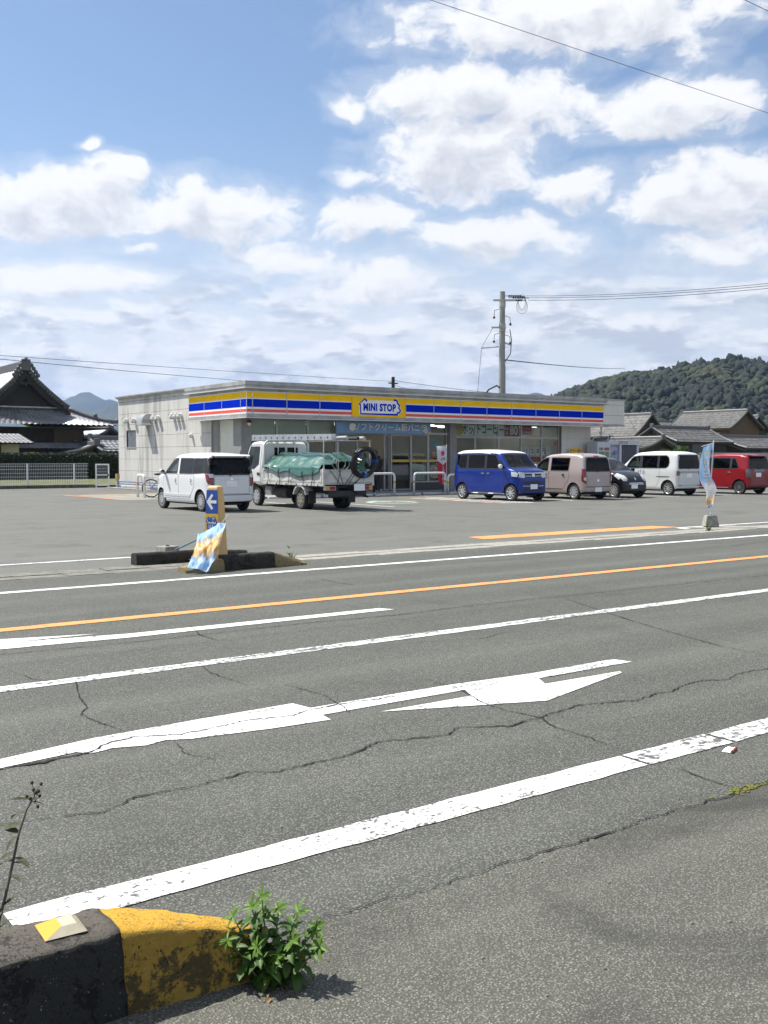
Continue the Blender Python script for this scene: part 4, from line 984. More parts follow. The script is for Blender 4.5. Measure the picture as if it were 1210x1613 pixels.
def wheel(parent, x, y, r, wd, side, style, rimm):
    e = bpy.data.objects.new('wheel', None); COL.objects.link(e); e.parent = parent; e.location = (x, y, r); e.empty_display_size = .1
    sg = 1 if side == 'l' else -1
    rr = r * .70; h = wd / 2
    b = M(); b.lathe([(rr, -h * .9), (r * .9, -h), (r * .975, -h * .8), (r, -h * .4), (r, h * .4), (r * .975, h * .8), (r * .9, h), (rr, h * .9), (rr * .97, h * .5), (rr * .97, -h * .5), (rr, -h * .9)], 32, 'y'); b.obj('tyre', TYRE, e, smooth=True)
    b = M()
    def Y(v): return v * sg
    b.lathe([(rr * 1.0, Y(h * .92)), (rr * .93, Y(h * .80)), (rr * .9, Y(h * .45))], 32, 'y')
    b.lathe([(rr * .9, Y(h * .15)), (.001, Y(h * .15))], 24, 'y', m=1)
    if style[0] == 'cap':       # hub cap with slots
        b.lathe([(rr * .97, Y(h * .86)), (rr * .60, Y(h * 1.0)), (rr * .25, Y(h * .95)), (.001, Y(h * .93))], 32, 'y')
        for i in range(style[1]):
            a = 2 * PI * i / style[1]; T = Matrix.Rotation(a, 4, 'Y')
            w_ = rr * .075
            b.add([T @ Vector((q[0] * rr, Y(h * q[1]), q[2])) for q in ((.58, 1.012, -w_), (.9, .93, -w_ * 1.3), (.9, .93, w_ * 1.3), (.58, 1.012, w_))], [(0, 1, 2, 3) if sg < 0 else (3, 2, 1, 0)], 1)
    else:
        for i in range(style[1]):
            a = 2 * PI * i / style[1]; T = Matrix.Rotation(a, 4, 'Y'); w0, w1 = rr * style[2], rr * style[2] * 1.5
            vs = [T @ Vector(q) for yy in (Y(h * .45), Y(h * .85)) for q in ((rr * .15, yy, -w0), (rr * .93, yy - Y(h * .0), -w1), (rr * .93, yy, w1), (rr * .15, yy, w0))]
            b.add(vs, [(4, 5, 6, 7), (0, 1, 5, 4), (2, 3, 7, 6)])
        b.lathe([(rr * .24, Y(h * .4)), (rr * .22, Y(h * .9)), (.001, Y(h * .92))], 16, 'y')
    b.obj('rim', [rimm, RIMD], e, smooth=True)
    return e

def make_car(name, label, cat, sp, loc, yaw):
    t = thing(name, label, cat, (*loc, 0), yaw, 'kei cars parked in front of the shop')
    B = Body(sp); me = B.build(); L, W, H = B.L, B.W, B.H; r = sp.get('tr', .285); wb = sp['wb']; xo = sp.get('xo', .03)
    cut = []
    for ax in (wb / 2 + xo, -wb / 2 + xo):
        for sg in (1, -1):
            c = M(); y0, y1 = sorted((sg * (W / 2 - .24), sg * (W / 2 + .1))); 
            c.lathe([(.0, y0), (r + .05, y0), (r + .05, y1), (.0, y1)], 28, 'y', (ax, 0, r + .012)); cut.append(c)
    xr, xf, xc, zc = sp['cabin']          # rear end, roof front, cowl, cowl height
    hb, ht = W / 2 - .085, W / 2 * (1 - sp.get('tum', .13)) - .075
    c = M(); poly = [(xr, .5), (xr + .03, H - .085), (xf - .03, B.zt(xf) - .085), (xc - .14, zc - .03), (xc - .2, .5)]
    n = len(poly); vs = []
    for sg in (1, -1):
        for x, z in poly:
            u = min(1, max(0, (z - B.b) / (H - B.b))); vs.append((x, sg * (hb + (ht - hb) * u), z))
    c.add(vs, [tuple(range(n))[::-1], tuple(range(n, 2 * n))] + [(i, (i + 1) % n, n + (i + 1) % n, n + i) for i in range(n)]); cut.append(c)
    def inset(poly, d):
        cx_ = sum(p[0] for p in poly) / len(poly); cy_ = sum(p[1] for p in poly) / len(poly)
        out = []
        for a, c_ in poly:
            q = Vector((a - cx_, c_ - cy_)); l = q.length; q *= (l - d) / l; out.append((cx_ + q.x, cy_ + q.y))
        return out
    for poly, gm in sp['side']:
        for sg in (1, -1):
            c = M(); y0, y1 = sorted((sg * .3, sg * 1.2)); c.prism(inset(poly, .028), y0, y1, 'y'); cut.append(c)
    ws = sp['screen']
    c = M(); c.prism([(y * .96, z + (.02 if z < zc + .1 else -.03)) for y, z in ws], xf - .12, L / 2 + .3, 'x'); cut.append(c)
    rw = sp['rearwin']
    c = M(); c.prism(inset(rw, .035), -L / 2 - .3, -L / 2 + .42, 'x'); cut.append(c)
    body = boolean(me, cut)
    PM, RM = sp['paint'], sp.get('roofpaint', sp['paint'])
    body.materials.clear()
    for m_ in (PM, RM, TRIMB, SEATM): body.materials.append(m_)
    for p in body.polygons:
        c_ = p.center; nn = p.normal
        mi = 0
        ins = abs(c_.y) < B.side(c_.x, c_.z) - .03 and .45 < c_.z < B.zt(c_.x) - .05 and xr - .05 < c_.x < xc + .05
        wh = any(math.hypot(c_.x - ax, c_.z - r) < r + .056 and abs(c_.y) < W / 2 - .012 and c_.z > .1 for ax in (wb / 2 + xo, -wb / 2 + xo)) and abs(nn.y) < .9 or (abs(abs(c_.y) - (W / 2 - .24)) < .01)
        if ins: mi = 3
        elif wh or nn.z < -.7: mi = 2
        elif c_.z > sp.get('roofz', H - .13) and nn.z > -.2 and 'roofpaint' in sp and c_.z > B.zt(c_.x) - .11 and c_.x < xf + .12: mi = 1
        p.material_index = mi
    o = link('body', body, t, True)
    # panes
    for poly, gm in sp['side']:
        for pl in 'lr': B.patch('side_window', pl, poly, .003, gm, t, 3, .006)
    B.patch('windscreen', 'f', ws, .003, sp.get('wsglass', CGLASS), t, 5, .006)
    B.patch('rear_window', 'b', rw, .004, sp.get('rwglass', PRIV), t, 4, .006)
    for poly in sp.get('black', []):
        for pl in 'lr': B.patch('pillar_trim', pl, poly, .005, TRIMB, t, 5, .008)
    for pl in 'lr':                      # rain visors and window surrounds
        for poly, gm in sp['side']: B.ribbon('window_seal', pl, poly, .028, .0045, TRIMB, t, True)
    for y_ in (0,): B.ribbon('screen_seal', 'f', ws, .03, .005, TRIMB, t, True); B.ribbon('window_seal', 'b', rw, .03, .0055, TRIMB, t, True)
    # doors
    for poly, hx in sp['doors']:
        for pl in 'lr':
            d = B.patch('door', pl, poly, .0035, PM, t, 4, .008)
            B.ribbon('door_gap', pl, poly, .017, .0022, SEAM, d, True)
            hz = sp.get('hz', B.b - .1); hm = sp.get('handle', PM)
            h, nn = B.hit(pl, hx, hz)
            b = M(); b.grid(lambda u, v: (hx + (u - .5) * .17, h.y + nn.y * (.008 + .03 * math.sin(PI * u) ** .5), hz + (v - .5) * (.03 + .012 * math.sin(PI * u))), 8, 3); b.lathe([(.045, 0), (.04, nn.y * .004), (.001, nn.y * .004)], 12, 'y', (hx, h.y + nn.y * .004, hz), 1)
            b.obj('door_handle', [hm, TRIMB], d, smooth='all', fix=False)
    # rear hatch
    if 'hatch' in sp:
        d = B.patch('tailgate', 'b', sp['hatch'], .0035, sp.get('hatchpaint', PM), t, 4, .008); B.ribbon('door_gap', 'b', sp['hatch'], .018, .0024, SEAM, d, True)
        B.patch('wiper', 'b', [(-.02, rw[0][1] + .03), (.03, rw[0][1] - .045), (.06, rw[0][1] - .035), (.03, rw[0][1] + .03)], .022, TRIMB, d, 1, .02)
        B.ribbon('wiper', 'b', [(.02, rw[0][1] + .0), (-.34, rw[0][1] + .035)], .022, .016, TRIMB, d)
    for nm, pl, poly, off, m_ in sp.get('extra', []):
        B.patch(nm, pl, poly, off, m_, t, 3, max(.01, off + .004))
        if pl in 'lr' and nm not in ('emblem',): B.patch(nm, 'r' if pl == 'l' else 'l', poly, off, m_, t, 3, max(.01, off + .004))
    for pl, a, z in sp['plates']:
        h, nn = B.hit(pl, a, z); b = M(); x0, x1 = sorted((h.x + nn.x * .004, h.x + nn.x * .022)); b.box(x0, x1, a - .165, a + .165, z - .083, z + .083); b.obj('number_plate', PLATE, t)
    # mirrors
    mx, mz = sp['mirror']; mm = sp.get('mirrorpaint', PM)
    for sg in (1, -1):
        y0 = B.side(mx, mz) * sg
        b = M(); b.ball((mx + .02, y0 + sg * .115, mz + .03), .1, 12, 8, sc=(.55, .9, .8)); b.tube([(mx + .04, y0 - sg * .02, mz - .04), (mx + .03, y0 + sg * .08, mz - .01)], .022, 6, m=1); b.obj('door_mirror', [mm, TRIMB], t, smooth=True)
        part('mirror_glass', lambda b: b.lathe([(.07, 0), (.001, -.002)], 12, 'x', (mx - .037, y0 + sg * .115, mz + .03)), CHROME, t)
    # seats, dashboard, steering wheel
    sx = (xf + xc) / 2 - .55
    SM = sp.get('seat', SEATM)
    for x0, ys_ in ((sx - .25, (.32, -.32)), (sx - 1.05, (.3, -.3))):
        for y in ys_:
            if x0 - .2 < xr: continue
            b = M(); b.box(x0, x0 + .5, y - .22, y + .22, .5, .66); b.box(x0 - .12, x0 + .02, y - .21, y + .21, .66, 1.12); b.box(x0 - .13, x0 - .05, y - .11, y + .11, 1.15, 1.30); b.obj('seat', SM, t, bevel=.03)
    part('dashboard', lambda b: b.prism([(xc - .52, .55), (xc - .55, zc - .14), (xc - .4, zc - .07), (xc - .12, zc - .10), (xc - .12, .55)], -hb + .02, hb - .02, 'y'), TRIMB, t)
    b = M(); T = Matrix.Translation((xc - .72, -.32, zc - .05)) @ Matrix.Rotation(R(62), 4, 'Y')
    b.tube([T @ Vector((.18 * math.cos(a), .18 * math.sin(a), 0)) for a in [i * PI / 10 for i in range(21)]], .014, 6, cap=False); b.tube([T @ Vector((-.17, 0, 0)), T @ Vector((.17, 0, 0))], .016, 6); b.obj('steering_wheel', TRIMB, t, smooth='all')
    # wheels
    for ax in (wb / 2 + xo, -wb / 2 + xo):
        for sg in (1, -1): wheel(t, ax, sg * (W / 2 - .105), r, .155, 'l' if sg > 0 else 'r', sp['wheel'], sp.get('rim', RIMS))
    # underside
    part('underbody', lambda b: b.box(-L / 2 + .25, L / 2 - .3, -W / 2 + .27, W / 2 - .27, .17, .3), TRIMB, t)
    if sp.get('spoiler'):
        zr = H - .03; b = M()
        hwR = W / 2 * (1 - sp.get('tum', .13)) - .09
        b.prism([(-L / 2 + .25, zr - .01), (-L / 2 + .0, zr - .025), (-L / 2 - .07, zr - .055), (-L / 2 - .06, zr - .075), (-L / 2 + .2, zr - .06)], -hwR, hwR, 'y'); b.obj('roof_spoiler', RM, t, bevel=.012)
    if sp.get('aerial'):
        part('aerial', lambda b: b.tube([(xf - .1, -.3, H - .02), (xf - .38, -.3, H + .22)], .006, 6), TRIMB, t)
    return t, B

def car_paint(name, col, metal=0.0, rough=.32): return mat(name, col, rough, metal, coat=.55, spec=.3)
P_WHITE = car_paint('pearl_white_paint', (.76, .765, .76)); P_BLUE = car_paint('metallic_blue_paint', (.004, .028, .23), .25); P_PINK = car_paint('pinkish_beige_paint', (.42, .355, .335), .25)
P_BLACK = car_paint('black_car_paint', (.012, .011, .013)); P_SILV = car_paint('silvery_white_paint', (.66, .68, .67), .12); P_RED = car_paint('deep_red_paint', (.25, .006, .011), .15); P_DRED = car_paint('dark_red_hatch_paint', (.20, .006, .012), .15)
def mirrored(half): return half + [(-y, z) for y, z in half[::-1]]
hp = PI / 2
# 1. white wagon at the left, seen from its rear
ZEST = dict(L=3.40, W=1.475, H=1.635, wb=2.42, belt=.99, tum=.13, r=.085, tr=.285, paint=P_WHITE, lean=.16, crown=.02,
    top=[(-1.7, 1.46), (-1.6, 1.56), (-1.3, 1.60), (-.5, 1.635), (.15, 1.60), (.42, 1.53), (.72, 1.30), (1.0, 1.075), (1.25, 1.03), (1.5, .96), (1.63, .86), (1.7, .66)],
    cabin=(-1.48, .30, 1.0, 1.075), screen=mirrored([(.60, 1.08), (.53, 1.50)]),
    side=[([(.98, 1.06), (.17, 1.06), (.17, 1.48), (.44, 1.47)], CGLASS), ([(.03, 1.06), (-.74, 1.06), (-.74, 1.475), (.03, 1.48)], PRIV), ([(-.82, 1.06), (-1.36, 1.08), (-1.30, 1.47), (-.82, 1.475)], PRIV)],
    black=[[(-.73, 1.05), (-.83, 1.05), (-.83, 1.48), (-.73, 1.48)], [(-1.34, 1.07), (-1.76, 1.05), (-1.72, 1.49), (-1.28, 1.49)]],
    rearwin=mirrored([(.725, 1.03), (.685, 1.49)]), doors=[([(1.06, .34), (.10, .34), (.10, 1.02), (1.0, 1.02)], .26), ([(.085, .34), (-.55, .34), (-.85, .70), (-.86, 1.02), (.085, 1.02)], -.68)],
    hatch=mirrored([(.545, .50), (.545, .985)]), hz=.86, plates=[('b', .0, .78), ('f', 0, .45)], mirror=(.90, 1.06), wheel=('cap', 14), seat=SEATM, spoiler=True, aerial=True,
    extra=[('tail_light', 'b', [(.725, 1.06), (.57, 1.06), (.57, .72), (.62, .70), (.725, .82)], .012, LRED), ('tail_light', 'b', [(-.725, 1.06), (-.57, 1.06), (-.57, .72), (-.62, .70), (-.725, .82)], .012, LRED),
           ('tail_light', 'l', [(-1.66, 1.04), (-1.50, 1.05), (-1.58, .84), (-1.66, .76)], .010, LRED), ('reverse_light', 'b', [(.72, 1.055), (.575, 1.055), (.575, .95), (.72, .95)], .016, LCLR), ('reverse_light', 'b', [(-.72, 1.055), (-.575, 1.055), (-.575, .95), (-.72, .95)], .016, LCLR),
           ('garnish', 'b', [(.52, .965), (.52, .90), (.16, .86), (-.16, .86), (-.52, .90), (-.52, .965)], .010, P_SILV), ('sill_strip', 'l', [(.98, .40), (-.62, .40), (-.62, .47), (.98, .47)], .012, P_SILV), ('bumper_line', 'b', [(.66, .475), (-.66, .475), (-.66, .46), (.66, .46)], .006, SEAM),
           ('emblem', 'b', [(.05, .93), (.035, .88), (-.035, .88), (-.05, .93)], .016, CHROME), ('headlight', 'l', [(1.62, .86), (1.38, .90), (1.36, .76), (1.6, .70)], .006, LCLR), ('exhaust', 'b', [(-.40, .28), (-.50, .28), (-.50, .24), (-.40, .24)], .01, TRIMB)])
make_car('white_wagon', 'white boxy wagon with dark rear glass parked nearest the grey side wall', 'car', ZEST, (13.07, 27.04), R(92.3))
# 2. blue tall car with a white roof, facing the road
NB = dict(L=3.395, W=1.475, H=1.78, wb=2.52, belt=1.07, tum=.10, r=.09, tr=.285, paint=P_BLUE, roofpaint=P_WHITE, lean=.10,
    top=[(-1.7, 1.60), (-1.62, 1.70), (-1.2, 1.765), (-.3, 1.78), (.45, 1.73), (.72, 1.675), (.97, 1.40), (1.20, 1.14), (1.42, 1.10), (1.58, 1.05), (1.67, .96), (1.7, .70)], front=(.15, .5),
    cabin=(-1.5, .58, 1.19, 1.15), screen=mirrored([(.62, 1.16), (.56, 1.62)]),
    side=[([(.86, 1.12), (.10, 1.12), (.10, 1.61), (.56, 1.60)], PRIV), ([(1.08, 1.13), (.90, 1.13), (.74, 1.42), (.80, 1.42)], PRIV), ([(.02, 1.12), (-.86, 1.12), (-.86, 1.61), (.02, 1.61)], PRIV), ([(-.94, 1.12), (-1.28, 1.12), (-1.48, 1.26), (-1.48, 1.61), (-.94, 1.61)], PRIV)],
    black=[[(.11, 1.12), (.01, 1.12), (.01, 1.61), (.11, 1.61)], [(-.85, 1.12), (-.95, 1.12), (-.95, 1.61), (-.85, 1.61)]],
    rearwin=mirrored([(.60, 1.10), (.56, 1.62)]), doors=[([(1.0, .34), (.06, .34), (.06, 1.08), (.98, 1.08)], .20), ([(.045, .34), (-.68, .34), (-.95, .72), (-.98, 1.08), (.045, 1.08)], -.08)], hatch=mirrored([(.6, .42), (.6, 1.06)]), hz=.95, handle=CHROME,
    plates=[('f', .02, .50), ('b', 0, .8)], mirror=(.93, 1.17), mirrorpaint=P_WHITE, wheel=('spoke', 9, .075), rim=RIMS,
    extra=[('headlight', 'f', [(.71, 1.02), (.40, .99), (.40, .83), (.47, .80), (.71, .84)], .012, LCLR), ('headlight', 'f', [(-.71, 1.02), (-.40, .99), (-.40, .83), (-.47, .80), (-.71, .84)], .012, LCLR), ('headlight', 'l', [(1.62, .99), (1.36, 1.02), (1.38, .86), (1.6, .84)], .010, LCLR),
           ('grille_bar', 'f', [(.41, .985), (-.41, .985), (-.41, .95), (.41, .95)], .018, CHROME), ('grille', 'f', [(.40, .945), (-.40, .945), (-.40, .83), (.40, .83)], .006, TRIMB), ('grille_bar', 'f', [(.38, .875), (-.38, .875), (-.38, .86), (.38, .86)], .012, CHROME),
           ('lower_grille', 'f', [(.36, .68), (-.36, .68), (-.36, .60), (.36, .60)], .006, TRIMB), ('lower_grille', 'f', [(.46, .45), (-.46, .45), (-.42, .36), (.42, .36)], .006, TRIMB), ('grille_bar', 'f', [(.50, .535), (.19, .53), (.19, .515), (.50, .52)], .014, CHROME), ('grille_bar', 'f', [(-.50, .535), (-.15, .53), (-.15, .515), (-.50, .52)], .014, CHROME),
           ('emblem', 'f', [(.06, .96), (.035, .96), (.03, .915), (-.03, .915), (-.035, .96), (-.06, .96), (-.05, .84), (-.025, .84), (-.022, .885), (.022, .885), (.025, .84), (.05, .84)], .026, CHROME), ('sill_strip', 'l', [(1.0, .24), (-.72, .24), (-.72, .27), (1.0, .27)], .008, CHROME), ('tail_light', 'l', [(-1.68, 1.04), (-1.62, 1.04), (-1.62, .7), (-1.68, .7)], .01, LRED)])
make_car('blue_tall_car', 'dark blue boxy tall car with a white roof facing the road beside the hatched bay', 'car', NB, (24.72, 27.09), R(-89.0))
# 3. pinkish beige wagon, rear towards us
WR = dict(L=3.395, W=1.475, H=1.66, wb=2.40, belt=.98, tum=.14, r=.11, tr=.28, paint=P_PINK, lean=.13,
    top=[(-1.7, 1.47), (-1.62, 1.56), (-1.3, 1.63), (-.5, 1.66), (.1, 1.62), (.4, 1.54), (.75, 1.28), (1.02, 1.07), (1.3, 1.01), (1.52, .93), (1.64, .84), (1.7, .66)],
    cabin=(-1.48, .28, 1.02, 1.07), screen=mirrored([(.60, 1.08), (.53, 1.52)]),
    side=[([(.95, 1.04), (.14, 1.04), (.14, 1.50), (.42, 1.48)], CGLASS), ([(-.02, 1.04), (-.92, 1.04), (-.95, 1.49), (-.02, 1.50)], PRIV)], black=[[(.13, 1.48), (.43, 1.47), (.40, 1.51), (.13, 1.52)]],
    rearwin=mirrored([(.60, 1.02), (.54, 1.50)]), doors=[([(1.03, .33), (.09, .33), (.09, 1.0), (1.0, 1.0)], .24), ([(.075, .33), (-.60, .33), (-.92, .70), (-.96, 1.0), (.075, 1.0)], -.68)], hatch=mirrored([(.56, .48), (.56, .995)]), hz=.88,
    plates=[('b', .0, .36), ('f', 0, .45)], mirror=(.90, 1.05), wheel=('cap', 9), handle=CHROME,
    extra=[('tail_light', 'b', [(.715, 1.10), (.61, 1.10), (.61, .58), (.64, .56), (.715, .64)], .014, LRED), ('tail_light', 'b', [(-.715, 1.10), (-.61, 1.10), (-.61, .58), (-.64, .56), (-.715, .64)], .014, LRED), ('tail_light', 'l', [(-1.66, 1.08), (-1.585, 1.08), (-1.585, .66), (-1.66, .62)], .012, LRED),
           ('reverse_light', 'b', [(.70, .80), (.62, .80), (.62, .67), (.70, .70)], .020, LCLR), ('reverse_light', 'b', [(-.70, .80), (-.62, .80), (-.62, .67), (-.70, .70)], .020, LCLR), ('brake_light', 'b', [(.12, 1.575), (-.12, 1.575), (-.12, 1.535), (.12, 1.535)], .016, LRED), ('bumper_line', 'b', [(.66, .46), (-.66, .46), (-.66, .445), (.66, .445)], .006, SEAM), ('emblem', 'b', [(.05, .72), (.05, .65), (-.05, .65), (-.05, .72)], .012, CHROME), ('bumper_line', 'l', [(1.0, .385), (-.60, .385), (-.60, .372), (1.0, .372)], .012, SEAM)])
make_car('beige_wagon', 'pinkish beige boxy wagon seen from behind between the blue and black cars', 'car', WR, (27.62, 26.68), R(88.4))
# 4. small black hatchback facing the road
BK = dict(L=3.395, W=1.475, H=1.52, wb=2.40, belt=.93, tum=.17, r=.13, tr=.28, paint=P_BLACK, lean=.2, front=(.22, .7), crown=.03,
    top=[(-1.7, 1.2), (-1.6, 1.33), (-1.3, 1.45), (-.5, 1.52), (0, 1.49), (.25, 1.43), (.65, 1.17), (.95, 1.0), (1.2, .96), (1.45, .87), (1.6, .76), (1.7, .55)],
    cabin=(-1.4, .15, .93, 1.0), screen=mirrored([(.60, 1.02), (.50, 1.40)]),
    side=[([(.80, 1.0), (.02, 1.0), (.02, 1.37), (.28, 1.34)], PRIV), ([(-.10, 1.0), (-.90, 1.0), (-.85, 1.36), (-.10, 1.37)], PRIV)], rearwin=mirrored([(.55, 1.0), (.46, 1.33)]),
    doors=[([(.95, .33), (.0, .33), (.0, .96), (.92, .96)], .14), ([(-.015, .33), (-.6, .33), (-.9, .68), (-.92, .96), (-.015, .96)], -.66)], hz=.85, hatch=mirrored([(.52, .5), (.52, .97)]),
    plates=[('f', -.10, .44), ('b', 0, .7)], mirror=(.74, 1.02), wheel=('cap', 10), wsglass=glass('pale_windscreen', (.55, .62, .60)),
    extra=[('headlight', 'f', [(.70, .86), (.60, .93), (.44, .84), (.40, .70), (.46, .63), (.60, .64)], .012, LCLR), ('headlight', 'f', [(-.70, .86), (-.60, .93), (-.44, .84), (-.40, .70), (-.46, .63), (-.60, .64)], .012, LCLR), ('headlight', 'l', [(1.52, .80), (1.30, .92), (1.28, .82), (1.48, .68)], .010, LCLR),
           ('grille', 'f', [(.36, .58), (-.36, .58), (-.38, .50), (.38, .50)], .006, TRIMB), ('grille_bar', 'f', [(.37, .57), (-.37, .57), (-.37, .545), (.37, .545)], .016, CHROME), ('grille_bar', 'f', [(.38, .52), (-.38, .52), (-.38, .50), (.38, .50)], .016, CHROME), ('emblem', 'f', [(.04, .74), (0, .77), (-.04, .74), (-.03, .68), (0, .65), (.03, .68)], .014, CHROME)])
make_car('black_hatchback', 'small black hatchback facing the road between the beige wagon and the silvery white car', 'car', BK, (29.81, 26.79), R(-92.3))
# 5. silvery white tall wagon, rear towards us
TA = dict(L=3.395, W=1.475, H=1.75, wb=2.49, belt=1.03, tum=.12, r=.12, tr=.285, paint=P_SILV, roofpaint=P_WHITE, lean=.05, roofz=1.62,
    top=[(-1.7, 1.60), (-1.6, 1.68), (-1.2, 1.735), (-.3, 1.75), (.35, 1.71), (.6, 1.62), (.95, 1.33), (1.22, 1.10), (1.45, 1.0), (1.6, .92), (1.67, .82), (1.7, .66)],
    cabin=(-1.5, .48, 1.22, 1.10), screen=mirrored([(.60, 1.12), (.54, 1.60)]),
    side=[([(.92, 1.09), (.20, 1.09), (.20, 1.58), (.62, 1.54)], CGLASS), ([(.08, 1.09), (-.70, 1.09), (-.70, 1.58), (.08, 1.58)], PRIV), ([(-.78, 1.09), (-1.12, 1.09), (-1.24, 1.16), (-1.28, 1.32), (-1.24, 1.50), (-1.12, 1.58), (-.78, 1.58)], PRIV)],
    black=[[(.21, 1.08), (.07, 1.08), (.07, 1.59), (.21, 1.59)], [(-.69, 1.08), (-.79, 1.08), (-.79, 1.59), (-.69, 1.59)]], rearwin=mirrored([(.63, 1.08), (.60, 1.60)]),
    doors=[([(1.08, .33), (.14, .33), (.14, 1.05), (1.05, 1.05)], .26), ([(.125, .33), (-.62, .33), (-.80, .66), (-.82, 1.05), (.125, 1.05)], .0)], hatch=mirrored([(.63, .42), (.63, 1.05)]), hz=.95,
    plates=[('b', .0, .80), ('f', 0, .5)], mirror=(.98, 1.1), wheel=('spoke', 10, .06),
    extra=[('tail_light', 'b', [(.71, .98), (.56, .96), (.56, .88), (.71, .88)], .014, LRED), ('tail_light', 'b', [(-.71, .98), (-.56, .96), (-.56, .88), (-.71, .88)], .014, LRED), ('reverse_light', 'b', [(.71, .875), (.58, .875), (.58, .80), (.71, .80)], .014, LDARK), ('reverse_light', 'b', [(-.71, .875), (-.58, .875), (-.58, .80), (-.71, .80)], .014, LDARK),
           ('garnish', 'b', [(.54, .97), (-.54, .97), (-.54, .89), (.54, .89)], .012, mat('grey_garnish', (.36, .37, .37), .25, .5)), ('sliding_rail', 'l', [(-.66, .76), (-1.30, .76), (-1.30, .735), (-.66, .735)], .008, SEAM), ('rear_reflector', 'b', [(.62, .42), (.48, .42), (.48, .39), (.62, .39)], .01, TRIMB), ('rear_reflector', 'b', [(-.62, .42), (-.48, .42), (-.48, .39), (-.62, .39)], .01, TRIMB)])
make_car('silver_tall_wagon', 'silvery white tall wagon seen from behind, left of the light blue nobori flag', 'car', TA, (33.48, 27.25), R(89.1))
# 6. red wagon at the right edge
RD = dict(L=3.395, W=1.475, H=1.66, wb=2.52, belt=1.0, tum=.13, r=.10, tr=.285, paint=P_RED, hatchpaint=P_DRED, lean=.12,
    top=[(-1.7, 1.48), (-1.6, 1.57), (-1.2, 1.64), (-.4, 1.66), (.2, 1.62), (.48, 1.54), (.85, 1.27), (1.12, 1.06), (1.35, 1.0), (1.55, .92), (1.65, .83), (1.7, .66)],
    cabin=(-1.48, .36, 1.10, 1.06), screen=mirrored([(.60, 1.08), (.53, 1.51)]),
    side=[([(1.02, 1.05), (.17, 1.05), (.17, 1.49), (.50, 1.47)], CGLASS), ([(.05, 1.05), (-.78, 1.05), (-.78, 1.48), (.05, 1.49)], PRIV), ([(-.86, 1.05), (-1.22, 1.08), (-1.02, 1.46), (-.86, 1.47)], PRIV)], black=[[(.18, 1.04), (.04, 1.04), (.04, 1.49), (.18, 1.49)], [(-.77, 1.05), (-.87, 1.05), (-.87, 1.48), (-.77, 1.48)]],
    rearwin=mirrored([(.64, 1.06), (.58, 1.53)]), doors=[([(1.08, .33), (.11, .33), (.11, 1.01), (1.05, 1.01)], .28), ([(.095, .33), (-.70, .33), (-.98, .72), (-1.0, 1.01), (.095, 1.01)], -.74)], hatch=mirrored([(.60, .50), (.60, 1.03)]), hz=.90, handle=CHROME,
    plates=[('b', .06, .80), ('f', 0, .45)], mirror=(.96, 1.06), wheel=('spoke', 12, .05), rim=mat('dark_grey_wheel', (.20, .20, .21), .3, .6), spoiler=True,
    extra=[('tail_light', 'b', [(.725, 1.04), (.62, 1.04), (.62, .68), (.725, .72)], .014, LDARK), ('tail_light', 'b', [(-.725, 1.04), (-.62, 1.04), (-.62, .68), (-.725, .72)], .014, LDARK), ('tail_light', 'l', [(-1.66, 1.03), (-1.57, 1.03), (-1.57, .72), (-1.66, .70)], .012, LDARK), ('garnish', 'b', [(.34, 1.03), (-.34, 1.03), (-.34, .92), (.34, .92)], .010, LDARK), ('bumper_line', 'b', [(.6, .36), (-.6, .36), (-.6, .31), (.6, .31)], .008, TRIMB), ('bumper_line', 'l', [(1.1, .28), (-.72, .28), (-.72, .255), (1.1, .255)], .012, CHROME)])
make_car('red_wagon', 'deep red wagon with black spoked wheels at the right edge behind the blue flag', 'car', RD, (37.01, 26.45), R(88.5))
# ------------------------------------------------------------------ flatbed truck
P_TRUCK = car_paint('white_truck_paint', (.70, .70, .67)); P_BED = mat('worn_white_bed_paint', (.60, .60, .56), .5, var=.3, vs=4); STEELD = mat('dark_chassis_steel', (.03, .03, .03), .6, var=.3, vs=6); ALUM = mat('ladder_aluminium', (.48, .49, .50), .35, .6, var=.2, vs=5); GALV = mat('galvanised_tube', (.45, .46, .47), .4, .5)
trk = thing('flatbed_truck', 'white flatbed truck with a roof rack carrying a tarpaulin covered load', 'truck', (16.19, 26.59, 0), R(88.9))
CX = 1.68
CB = dict(L=1.30, W=1.68, H=2.02, wb=1, belt=1.22, tum=.10, r=.10, paint=P_TRUCK, lean=0, front=(.10, .4), rear=(.02, .1), bot=[(-.65, .62), (.3, .62), (.5, .45), (.65, .42)],
    top=[(-.65, 1.93), (-.55, 1.99), (-.2, 2.02), (.15, 2.0), (.32, 1.93), (.50, 1.45), (.58, 1.22), (.63, 1.0), (.65, .6)])
B = Body(CB); me = B.build(); cut = []
for sg in (1, -1):
    c = M(); y0, y1 = sorted((sg * .55, sg * 1.0)); c.lathe([(.0, y0), (.38, y0), (.38, y1), (0, y1)], 28, 'y', (-.12, 0, .34)); cut.append(c)
c = M(); c.prism([(-.56, .8), (-.56, 1.92), (.18, 1.92), (.44, 1.18), (.44, .8)], -.74, .74, 'y'); cut.append(c)
sidew = [(.47, 1.30), (.40, 1.20), (-.10, 1.16), (-.40, 1.30), (-.40, 1.84), (.22, 1.84)]
c = M(); c.prism([(a * .96, z * .98 + .03) for a, z in sidew], -1.2, 1.2, 'y'); cut.append(c)
c = M(); c.prism(mirrored([(.70, 1.26), (.62, 1.84)]), .1, 1.2, 'x'); cut.append(c)
for y0, y1 in ((.06, .40), (-.40, -.06)):
    c = M(); c.prism([(y0, 1.50), (y1, 1.50), (y1, 1.80), (y0, 1.80)], -1, -.4, 'x'); cut.append(c)
